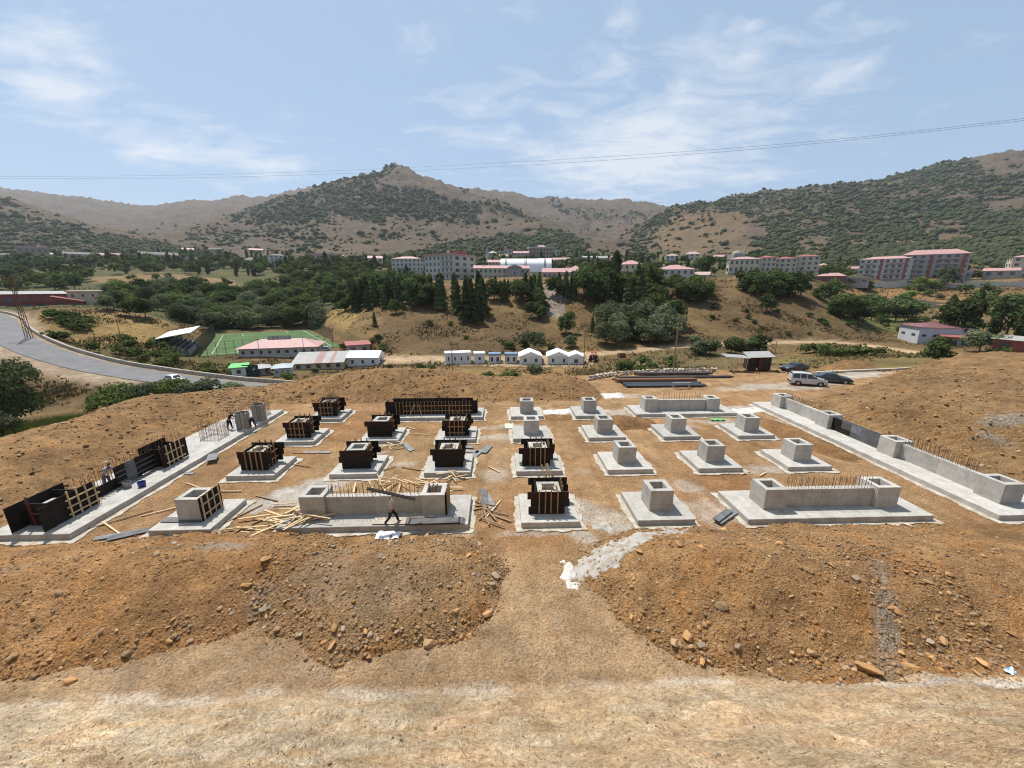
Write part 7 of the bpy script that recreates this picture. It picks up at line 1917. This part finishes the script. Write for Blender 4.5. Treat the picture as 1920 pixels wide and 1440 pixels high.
# ================================================================ POLES AND WIRES
def pole(label, px, py, ytop, D=None, z=None, r=.13, arms=1, m=None, name='utility_pole'):
    p = AT(px, py, D) if D else G(px, py, z or 0)
    p.z = gz(p.x, p.y) if D is None else p.z
    dd_ = to_cam(p.x, p.y)[1]
    h = (py - ytop) / FPX * dd_ * 1.04
    t = thing(name, label, 'pole', p)
    MB().tube((0, 0, -.4), (0, 0, h), r, 8, r * .65).build('post', m or M_WOODO, t)
    for k in range(arms):
        MB().box((0, 0, h - .35 - k * .7), (1.5, .09, .11)).build('crossarm', m or M_WOODO, t)
        for sx in (-.65, .65): MB().tube((sx, 0, h - .29 - k * .7), (sx, 0, h - .08 - k * .7), .05, 6).build('insulator', M_WALLW, t)
    return t, p, h
pole('dark wooden pole standing behind the yard left of the red hut', 1262, 700, 612, arms=1)
pole('wooden pole behind the far earth bank near the white cabins', 849, 704, 640, D=70, arms=0, r=.1)
pole('rusty pole beside the last white cabin', 1094, 690, 625, D=92, arms=1)
pole('pole with a lamp standing before the club house', 572, 672, 625, D=107, arms=0, r=.08, m=M_GALV)
pole('thin pole left of the club house roof', 489, 676, 635, D=104, arms=1, r=.08)
pole('thin pole beyond the mound shoulder on the terrace', 1749, 580, 545, D=250, arms=1, r=.2)
pole('thin pole left of the terrace bushes', 1662, 560, 535, D=270, arms=0, r=.2)
pole('short post with a cap behind the red hut', 1452, 668, 640, D=85, arms=0, r=.09)
pole('tall thin pole in the gully beside the road', 242, 695, 600, D=88, arms=1, r=.1)
# lattice pylon by the road bend
p = AT(60, 650, 96); p.z = tz(p.x, p.y); hp = 115 / FPX * 96
bw = .5
t = thing('lattice_pylon', 'rusty lattice pylon leaning slightly by the road bend', 'pylon', p, R(20)); bw = .46
for sx in (-1, 1):
    for sy in (-1, 1): MB().bar((sx * bw, sy * bw, -.3), (sx * .18, sy * .18, hp), .09).build('leg', M_BAR, t)
for k in range(9):
    f0, f1 = k / 9, (k + 1) / 9; a, b = bw + (.18 - bw) * f0, bw + (.18 - bw) * f1
    mb = MB()
    for (x0, y0, x1, y1) in ((-1, -1, 1, -1), (1, -1, 1, 1), (1, 1, -1, 1), (-1, 1, -1, -1)):
        mb.bar((x0 * a, y0 * a, hp * f0), (x1 * b, y1 * b, hp * f1), .04); mb.bar((x0 * b, y0 * b, hp * f1), (x1 * b, y1 * b, hp * f1), .05)
    mb.build('brace', M_BAR, t)
for z_ in (.86, .95):
    MB().bar((-1.9, 0, hp * z_), (1.9, 0, hp * z_), .12).build('crossarm', M_BAR, t)
    for sx in (-1.8, 1.8): MB().tube((sx, 0, hp * z_ - .6), (sx, 0, hp * z_), .08, 6).build('insulator', M_WALLW, t)
# overhead wires across the valley
def wire(label, pts, r):
    P_ = smooth_path([AT(*q) for q in pts], 10)
    mb = MB()
    for a, b in zip(P_[:-1], P_[1:]): mb.tube(a, b, r, 4, cap=False)
    return tag(mb.build('overhead_wire', mat('wire', (.10, .11, .13), (.08, .09, .10), 1, .6)), label, 'wire', 'power lines over the valley')
wire('upper of two power lines sweeping across the sky', [(-260, 332, 150), (0, 331, 140), (300, 329, 128), (600, 321, 115), (960, 304, 100), (1300, 283, 88), (1600, 258, 78), (1920, 222, 68), (2250, 180, 60)], .022)
wire('lower of two power lines sweeping across the sky', [(-260, 337, 150), (0, 335, 140), (300, 334, 128), (600, 327, 115), (960, 311, 100), (1300, 289, 88), (1600, 262, 78), (1920, 226, 68), (2250, 186, 60)], .022)
wire('far thin power line near the saddle of the mountains', [(1150, 386, 420), (1220, 381, 410), (1340, 375, 400), (1420, 367, 390)], .05)

# ================================================================ VEHICLES
def paint(name, c):
    if name in MATS: return MATS[name]
    m, nt, b = new_mat(name); f, r_ = noise_fac(nt, 1.5, 3, .5, .3, .8)
    nt.links.new(mixc(nt, f, c, tuple(x * .85 + .012 for x in c)), b.inputs['Base Color']); b.inputs['Roughness'].default_value = .28; b.inputs['Coat Weight'].default_value = .6; b.inputs['Coat Roughness'].default_value = .08
    MATS[name] = m; return m
M_TYRE = mat('tyre', (.02, .02, .02), (.03, .03, .03), 4, .9); M_RIM = mat('rim', (.42, .42, .43), (.3, .3, .31), 4, .4, metal=.6)
M_CGL = mat('car_glass', (.012, .014, .016), (.02, .022, .025), 2, .06, spec=.7); M_LAMP = mat('lamp_glass', (.75, .75, .72), (.6, .6, .58), 3, .15); M_TAIL = mat('tail_lamp', (.35, .02, .02), (.25, .02, .02), 3, .25); M_TRIM = mat('black_trim', (.025, .025, .026), (.035, .035, .036), 3, .6)
def car(label, loc, rz, col_, shape='saloon', L=4.5, Wd=1.78, name='parked_car', cat='car', group=None):
    """nose towards +X"""
    t = thing(name, label, cat, loc, rz, group); h = L / 2; w = Wd / 2
    if shape == 'saloon':   st = [(-1, .55, .80), (-.97, .42, .98), (-.80, .30, 1.02), (-.62, .28, 1.06), (-.40, .28, 1.42), (-.12, .28, 1.47), (.10, .28, 1.42), (.38, .28, 1.02), (.60, .28, .95), (.85, .30, .82), (.97, .38, .70), (1, .45, .60)]; belt = .90; gl = (-.60, .36)
    elif shape == 'hatch':  st = [(-1, .55, .90), (-.97, .40, 1.05), (-.88, .30, 1.30), (-.70, .28, 1.48), (-.40, .28, 1.53), (-.10, .28, 1.52), (.10, .28, 1.46), (.38, .28, 1.04), (.60, .28, .98), (.85, .30, .86), (.97, .38, .72), (1, .45, .62)]; belt = .92; gl = (-.86, .36)
    else:                   st = [(-1, .50, 1.10), (-.985, .38, 1.60), (-.94, .30, 1.78), (-.60, .28, 1.83), (-.20, .28, 1.83), (.12, .28, 1.76), (.42, .28, 1.20), (.62, .28, 1.08), (.86, .30, .95), (.97, .38, .78), (1, .45, .66)]; belt = 1.05; gl = (-.96, .40)
    ring = []
    for (x, z0, z1) in st:
        taper = 1 - .10 * max(0, abs(x) - .75) / .25
        b_ = min(belt, z1); up = max(0, z1 - belt)
        wr = w * taper * (1 - .30 * min(up / .55, 1) * (1 if shape != 'van' else .45)); wb = w * taper
        ring.append([(x * h, -wb * .92, z0), (x * h, -wb, (z0 + b_) / 2), (x * h, -wb * .985, b_), (x * h, -wr, z1 - .035 * (up > 0)), (x * h, -wr * .8, z1), (x * h, wr * .8, z1), (x * h, wr, z1 - .035 * (up > 0)), (x * h, wb * .985, b_), (x * h, wb, (z0 + b_) / 2), (x * h, wb * .92, z0)])
    mb = MB(); n = 10
    V = [p for r_ in ring for p in r_]
    Fc = [(i * n + j, (i + 1) * n + j, (i + 1) * n + (j + 1) % n, i * n + (j + 1) % n) for i in range(len(ring) - 1) for j in range(n)] + [tuple(range(n)), tuple(range((len(ring) - 1) * n + n - 1, (len(ring) - 1) * n - 1, -1))]
    mb.add(V, Fc); o = mb.build('body', col_, t, smooth=True)
    o.data.polygons[-1].use_smooth = False; o.data.polygons[-2].use_smooth = False
    es = o.modifiers.new('edges', 'EDGE_SPLIT'); es.split_angle = R(32)
    # glass: panels laid 1 cm off the upper body
    def at(x):
        for a, b in zip(st[:-1], st[1:]):
            if a[0] <= x <= b[0]: f = (x - a[0]) / (b[0] - a[0]); return a[2] + (b[2] - a[2]) * f
        return st[-1][2]
    def wid(z1): return w * (1 - .30 * min(max(z1 - belt, 0) / .55, 1) * (1 if shape != 'van' else .45))
    cuts = {'saloon': [(-.52, -.16), (-.13, .30)], 'hatch': [(-.78, -.48), (-.45, -.14), (-.11, .30)], 'van': [(-.92, -.55), (-.50, -.18), (-.13, .32)]}[shape]
    for s_ in (-1, 1):
        for (a, b) in cuts:
            q = []
            for x in np.linspace(a, b, 5): q.append((x, at(x)))
            top = [(x * h, s_ * (wid(z) + .012 + (w * .985 - wid(z)) * .12), belt + .05 + max(z - belt - .13, .01) * .92) for x, z in q]
            bot = [(x * h, s_ * (w * .985 + .010), belt + .04) for x, z in q]
            m_ = MB(); k = len(q); m_.add(bot + top, [(i, i + 1, k + i + 1, k + i) if s_ < 0 else (i + 1, i, k + i, k + i + 1) for i in range(k - 1)]); m_.build('side_window', M_CGL, t)
        m_ = MB().box((.33 * h, s_ * (w + .09), belt + .12), (.12, .18, .14)); m_.build('mirror', col_ if shape != 'van' else M_TRIM, t)
    def pane(xa, xb, nm, e=.015):
        za, zb = at(xa), at(xb); d = 1 if xb > xa else -1
        wa, wb_ = wid(za) * .84, wid(zb) * .86
        m_ = MB(); m_.add([(xa * h + d * e, -wa, za + e), (xa * h + d * e, wa, za + e), (xb * h + d * e, wb_, zb + e), (xb * h + d * e, -wb_, zb + e)], [(0, 1, 2, 3), (3, 2, 1, 0)][:1]); m_.build(nm, M_CGL, t)
    if shape == 'saloon': pane(.12, .36, 'windscreen'); pane(-.42, -.60, 'rear_window')
    elif shape == 'hatch': pane(.12, .36, 'windscreen'); pane(-.72, -.87, 'rear_window')
    else: pane(.14, .40, 'windscreen'); pane(-.945, -.984, 'rear_window')
    for sx in (-.60, .62):
        for s_ in (-1, 1):
            wh = MB().tube((sx * h, s_ * (w - .20), .32), (sx * h, s_ * (w + .005), .32), .32, 18).build('wheel', M_TYRE, t)
            MB().tube((sx * h, s_ * (w - .02), .32), (sx * h, s_ * (w + .018), .32), .20, 12).build('rim', M_RIM, wh)
            MB().tube((sx * h, s_ * (w - .25), .34), (sx * h, s_ * (w - .004), .34), .40, 18).build('wheel_arch', M_TRIM, t)
    for s_ in (-1, 1):
        MB().box((.955 * h, s_ * w * .66, .70 if shape != 'van' else .80), (.12, .36, .15)).build('headlight', M_LAMP, t); MB().box((-.975 * h, s_ * w * .78, .88), (.10, .22, .22)).build('tail_light', M_TAIL, t)
    MB().box((.985 * h, 0, .45), (.14, Wd * .86, .20)).build('bumper', M_TRIM if shape == 'van' else col_, t); MB().box((-.985 * h, 0, .50), (.14, Wd * .86, .22)).build('bumper', M_TRIM if shape == 'van' else col_, t)
    MB().box((1.0 * h, 0, .62), (.05, Wd * .45, .14)).build('grille', M_TRIM, t)
    return t
def on(px, py, z=0.0):
    p = G(px, py, z); p.z = gz(p.x, p.y) + .02; return p
car('silver people-carrier van parked nose to the bank beside the dark blue car', on(1512, 722), R(-22), paint('silver_paint', (.52, .51, .49)), 'van', 4.4, 1.8, 'parked_van', 'van', 'vehicles parked in the yard')
car('dark blue car parked behind the silver van', on(1558, 718), R(-28), paint('dark_blue_paint', (.020, .035, .055)), 'saloon', 4.6, 1.8, group='vehicles parked in the yard')
car('black car parked alone between red hut and silver van', on(1489, 694), R(190), paint('black_paint', (.016, .020, .028)), 'saloon', 4.5, 1.78, group='vehicles parked in the yard')
pr_ = G(330, 718, -4.35); car('white hatchback driving along the asphalt road', (pr_.x, pr_.y, -4.25), R(-22), paint('white_paint', (.72, .72, .71)), 'hatch', 4.2, 1.72, 'moving_car')
pw = AT(608, 659, 121); car('small white car parked at the end of the club house', (pw.x, pw.y, max(pw.z, tz(pw.x, pw.y)) + .02), R(200), paint('white_paint', (.72, .72, .71)), 'hatch', 3.9, 1.65)
pw = AT(1868, 681, 78); car('white minibus half hidden by the right bank', (pw.x, pw.y, pw.z), R(12), paint('white_paint', (.72, .72, .71)), 'van', 5.2, 1.9, 'parked_van', 'van')
# tractor
pt_ = AT(1114, 681, 99); M_TRED = mat('tractor_red', (.42, .045, .03), (.34, .04, .03), 3, .4)
t = thing('tractor', 'red tractor standing on the dirt track right of the cabins', 'tractor', (pt_.x, pt_.y, tz(pt_.x, pt_.y)), R(60))
for s_ in (-1, 1):
    w1 = MB().tube((-.8, s_ * .55, .8), (-.8, s_ * .95, .8), .8, 16).build('rear_wheel', M_TYRE, t); MB().tube((-.8, s_ * .56, .8), (-.8, s_ * .97, .8), .42, 12).build('rim', M_WALLW, w1)
    w2 = MB().tube((1.1, s_ * .5, .45), (1.1, s_ * .75, .45), .45, 14).build('front_wheel', M_TYRE, t); MB().tube((1.1, s_ * .5, .45), (1.1, s_ * .77, .45), .22, 10).build('rim', M_WALLW, w2)
    MB().box((-.8, s_ * .75, 1.68), (1.1, .45, .1)).build('mudguard', M_TRED, t)
MB().box((.75, 0, 1.1), (1.7, .62, .75)).build('bonnet', M_TRED, t, bevel=.08); MB().box((-.2, 0, .75), (2.4, .5, .4)).build('chassis', M_TRIM, t)
MB().box((-.75, 0, 1.35), (.5, .5, .12)).box((-.98, 0, 1.65), (.1, .5, .6)).build('seat', M_TRIM, t); MB().tube((.9, .2, 1.4), (.9, .2, 2.3), .05, 6).build('exhaust', M_TRIM, t)
for x_, y_ in ((-1.2, -.55), (-1.2, .55), (-.1, -.5), (-.1, .5)): MB().bar((x_, y_, 1.3), (x_, y_, 2.5), .07).build('cab_post', M_TRED, t)
MB().box((-.65, 0, 2.54), (1.4, 1.3, .09)).build('cab_roof', M_TRED, t)
pt_ = AT(1165, 674, 103); t = thing('skip_bin', 'small rusty steel bin standing right of the tractor', 'bin', (pt_.x, pt_.y, tz(pt_.x, pt_.y)), R(10))
for c_, d_ in (((0, -.6, .6), (1.9, .06, 1.1)), ((0, .6, .6), (1.9, .06, 1.1)), ((-.92, 0, .6), (.06, 1.14, 1.1)), ((.92, 0, .6), (.06, 1.14, 1.1)), ((0, 0, .08), (1.78, 1.14, .06))): MB().box(c_, d_).build('plate', M_BAR, t)

# ================================================================ PEOPLE
def skin_part(name, verts, edges, radii, m, parent, sub=2):
    me = bpy.data.meshes.new(name); me.from_pydata([tuple(v) for v in verts], edges, []); me.update()
    o = link(name, me, m, parent)
    sk = o.modifiers.new('skin', 'SKIN'); sk.use_smooth_shade = True
    if not me.skin_vertices: 
        bpy.context.view_layer.objects.active = o
    for i, r_ in enumerate(radii):
        sv = me.skin_vertices[0].data[i]; sv.radius = (r_, r_) if not isinstance(r_, tuple) else r_; sv.use_root = (i == 0)
    ss = o.modifiers.new('sub', 'SUBSURF'); ss.levels = sub; ss.render_levels = sub
    return o
M_SKIN = mat('skin', (.36, .21, .14), (.32, .18, .12), 8, .6)
def person(label, loc, rz, J, shirt, trousers, hair, cap=None, group=None, sleeves='long'):
    """J: joint places in metres, person faces +X, hips first"""
    t = thing('person', label, 'person', loc, rz, group)
    names = ['hip', 'waist', 'chest', 'neck', 'head', 'top', 'lsh', 'lel', 'lwr', 'lhd', 'rsh', 'rel', 'rwr', 'rhd', 'lhp', 'lkn', 'lan', 'lto', 'rhp', 'rkn', 'ran', 'rto']
    idx_ = {n_: i for i, n_ in enumerate(names)}
    V = [Vector(J[n_]) for n_ in names]
    E_ = [('hip', 'waist'), ('waist', 'chest'), ('chest', 'neck'), ('neck', 'head'), ('head', 'top'), ('chest', 'lsh'), ('lsh', 'lel'), ('lel', 'lwr'), ('lwr', 'lhd'), ('chest', 'rsh'), ('rsh', 'rel'), ('rel', 'rwr'), ('rwr', 'rhd'), ('hip', 'lhp'), ('lhp', 'lkn'), ('lkn', 'lan'), ('lan', 'lto'), ('hip', 'rhp'), ('rhp', 'rkn'), ('rkn', 'ran'), ('ran', 'rto')]
    rad = dict(hip=.125, waist=.115, chest=.135, neck=.055, head=(.095, .085), top=(.075, .07), lsh=.065, lel=.045, lwr=.033, lhd=.035, rsh=.065, rel=.045, rwr=.033, rhd=.035, lhp=.09, lkn=.06, lan=.042, lto=.035, rhp=.09, rkn=.06, ran=.042, rto=.035)
    skin_part('body', V, [(idx_[a], idx_[b]) for a, b in E_], [rad[n_] for n_ in names], M_SKIN, t)
    def cloth(nm, ns, es, add, m, ends={}):
        ii = {n_: i for i, n_ in enumerate(ns)}
        vs_ = [Vector(ends[n_]) if n_ in ends else Vector(J[n_]) for n_ in ns]
        r0 = lambda n_: (rad[n_][0] if isinstance(rad[n_], tuple) else rad[n_])
        return skin_part(nm, vs_, [(ii[a], ii[b]) for a, b in es], [r0(n_) + add for n_ in ns], m, t)
    ns = ['chest', 'waist', 'hip', 'neck', 'lsh', 'lel', 'lwr', 'rsh', 'rel', 'rwr']; es = [('chest', 'waist'), ('waist', 'hip'), ('chest', 'neck'), ('chest', 'lsh'), ('lsh', 'lel'), ('lel', 'lwr'), ('chest', 'rsh'), ('rsh', 'rel'), ('rel', 'rwr')]
    cloth('shirt', ns, es, .022, shirt, {'neck': Vector(J['chest']).lerp(Vector(J['neck']), .55), 'lwr': Vector(J['lel']).lerp(Vector(J['lwr']), .85), 'rwr': Vector(J['rel']).lerp(Vector(J['rwr']), .85), 'hip': Vector(J['waist']).lerp(Vector(J['hip']), .6)})
    ns = ['hip', 'waist', 'lhp', 'lkn', 'lan', 'rhp', 'rkn', 'ran']; es = [('hip', 'waist'), ('hip', 'lhp'), ('lhp', 'lkn'), ('lkn', 'lan'), ('hip', 'rhp'), ('rhp', 'rkn'), ('rkn', 'ran')]
    cloth('trousers', ns, es, .030, trousers, {'waist': Vector(J['hip']).lerp(Vector(J['waist']), .55)})
    for s_ in 'lr':
        skin_part('shoe', [J[s_ + 'an'], Vector(J[s_ + 'an']).lerp(Vector(J[s_ + 'to']), .5), J[s_ + 'to']], [(0, 1), (1, 2)], [.055, .052, .045], M_TRIM, t, 1)
        # five fingers per hand, rooted in the palm and a little curled
        wv, hv = Vector(J[s_ + 'wr']), Vector(J[s_ + 'hd']); d = (hv - wv).normalized(); side = d.cross(Vector((.3, .2, 1))).normalized(); dn = d.cross(side)
        for f_ in range(4):
            a0 = hv + side * (.022 * (f_ - 1.5)); ln_ = (.075, .085, .08, .06)[f_]
            skin_part('finger', [a0, a0 + d * ln_ * .55 + dn * .012, a0 + d * ln_ + dn * .04], [(0, 1), (1, 2)], [.010, .009, .008], M_SKIN, t, 1)
        b0 = wv.lerp(hv, .55) + side * .03
        skin_part('thumb', [b0, b0 + side * .03 + d * .03, b0 + side * .035 + d * .065], [(0, 1), (1, 2)], [.012, .010, .009], M_SKIN, t, 1)
    hd, tp = Vector(J['head']), Vector(J['top']); upv = (tp - hd).normalized()
    fw = Vector((1, 0, 0)) - upv * upv.x; fw.normalize(); sd = upv.cross(fw)
    skin_part('hair' if cap is None else 'cap', [hd + upv * .02 - fw * .055, tp - fw * .02 + upv * .01, tp + fw * .05 + upv * -.005], [(0, 1), (1, 2)], [.085, .085, .06], cap or hair, t, 2)
    if cap: skin_part('cap_brim', [tp + fw * .05 - upv * .03, tp + fw * .17 - upv * .05], [(0, 1)], [(.07, .015), (.05, .012)], cap, t, 1)
    skin_part('nose', [hd + fw * .085 + upv * .0, hd + fw * .105 - upv * .025], [(0, 1)], [.012, .016], M_SKIN, t, 1)
    for s_ in (-1, 1):
        skin_part('ear', [hd + sd * s_ * .088, hd + sd * s_ * .095 + upv * .03], [(0, 1)], [.014, .016], M_SKIN, t, 1)
        skin_part('eye', [hd + fw * .082 + sd * s_ * .034 + upv * .018, hd + fw * .086 + sd * s_ * .034 + upv * .018], [(0, 1)], [.010, .008], M_TRIM, t, 1)
    skin_part('mouth', [hd + fw * .078 - upv * .055 - sd * .022, hd + fw * .078 - upv * .055 + sd * .022], [(0, 1)], [.007, .007], M_TRED, t, 1)
    return t
HAIR = mat('dark_hair', (.02, .016, .013), (.03, .022, .018), 9, .7)
S_TAN = mat('pale_tan_shirt', (.50, .44, .36), (.42, .37, .30), 5, .9); T_BLK = mat('black_trousers', (.018, .018, .022), (.028, .028, .032), 5, .9); S_BLUE = mat('light_blue_shirt', (.42, .50, .60), (.55, .60, .66), 9, .9); T_GREY = mat('grey_trousers', (.12, .14, .16), (.09, .10, .12), 5, .9); S_WHT = mat('white_shirt', (.66, .66, .66), (.56, .56, .56), 5, .9); S_BLK = mat('black_shirt', (.02, .02, .024), (.03, .03, .034), 5, .9)
def walkJ(stride=.36, lean=.10, arms=None):
    J = dict(hip=(0, 0, .93), waist=(lean * .4, 0, 1.08), chest=(lean, 0, 1.34), neck=(lean * 1.2, 0, 1.50), head=(lean * 1.3 + .02, 0, 1.62), top=(lean * 1.3 + .02, 0, 1.72),
             lsh=(lean, .19, 1.42), rsh=(lean, -.19, 1.42), lhp=(0, .10, .88), rhp=(0, -.10, .88), lkn=(stride * .75, .10, .52), lan=(stride, .10, .09), lto=(stride + .18, .11, .045), rkn=(-stride * .25, -.10, .48), ran=(-stride * 1.1, -.10, .12), rto=(-stride * 1.1 + .17, -.11, .045))
    J.update(lel=(lean + .05, .26, 1.14), lwr=(lean + .2, .25, .92), lhd=(lean + .24, .25, .84), rel=(lean - .08, -.26, 1.14), rwr=(lean + .02, -.26, .90), rhd=(lean + .05, -.26, .82))
    if arms: J.update(arms)
    return J
# the man carrying a board on his shoulder
pm = G(735, 982, PADZ); mx, my = pm.x, pm.y
J = walkJ(.36, .06, dict(lel=(.12, .34, 1.62), lwr=(.06, .26, 1.84), lhd=(.05, .20, 1.88), rel=(.20, -.36, 1.62), rwr=(.12, -.26, 1.84), rhd=(.10, -.20, 1.88)))
person('man in tan shirt and black trousers striding along the walled pad, board on his head', (mx, my, PADZ + .005), R(8), J, S_TAN, T_BLK, HAIR, sleeves='short')
o = MB().box((0, 0, 0), (2.8, .26, .035)).build('plywood_board', M_FORM); o.location = (mx + .12, my, PADZ + 1.93 + .02); o.rotation_euler = (R(4), R(19), R(6))
tag(o, 'long dark board carried by the man on the walled pad', 'board')
# the man in the light shirt by the black wall formwork
pm = G(172, 918, PADZ)
J = walkJ(.12, .30, dict(lel=(.42, .28, 1.12), lwr=(.60, .20, .98), lhd=(.67, .18, .96), rel=(.40, -.30, 1.10), rwr=(.58, -.22, .94), rhd=(.65, -.20, .92)))
J['head'] = (.44, 0, 1.58); J['top'] = (.50, 0, 1.67); J['neck'] = (.38, 0, 1.47)
person('man in light blue shirt bending over the black wall formwork on the left strip', (-27.35, 25.2, PADZ + .005), R(-5), J, S_BLUE, T_GREY, HAIR)
J = walkJ(.16, .24, dict(lel=(.38, .25, 1.18), lwr=(.58, .16, 1.12), lhd=(.65, .15, 1.12), rel=(.38, -.27, 1.18), rwr=(.58, -.17, 1.10), rhd=(.65, -.16, 1.10)))
person('worker in black leaning on the near board column from the left', (-26.35, 36.3, PADZ + .005), R(5), J, S_BLK, T_BLK, HAIR)
J = walkJ(.22, .42, dict(lel=(.58, .25, 1.08), lwr=(.72, .15, .95), lhd=(.78, .14, .93), rel=(.58, -.27, 1.08), rwr=(.72, -.16, .95), rhd=(.78, -.15, .93)))
J['head'] = (.60, 0, 1.50); J['top'] = (.68, 0, 1.57); J['neck'] = (.52, 0, 1.42); J['chest'] = (.40, 0, 1.30); J['lsh'] = (.40, .19, 1.36); J['rsh'] = (.40, -.19, 1.36)
person('worker in white shirt and black trousers stooping at the near board column', (-23.95 - .35, 36.6, PADZ + .005), R(178), J, S_WHT, T_BLK, HAIR)

# ================================================================ HAZE
hz0, hz1 = float(ZW.min()) - 1.0, float(ZW.max()) + 14.0
hz = MB().box((0, 3200, (hz0 + hz1) / 2), (35600, 8600, hz1 - hz0)).mesh('haze')
m = bpy.data.materials.new('haze'); m.use_nodes = True; nt = m.node_tree; nt.nodes.clear()
out = nt.nodes.new('ShaderNodeOutputMaterial'); pv_ = nt.nodes.new('ShaderNodeVolumePrincipled')
pv_.inputs['Color'].default_value = (.82, .88, .96, 1); pv_.inputs['Density'].default_value = 0.00005; pv_.inputs['Anisotropy'].default_value = 0.2
nt.links.new(pv_.outputs[0], out.inputs['Volume'])
o = link('haze', hz, m); tag(o, 'thin summer haze over the valley', kind='stuff')
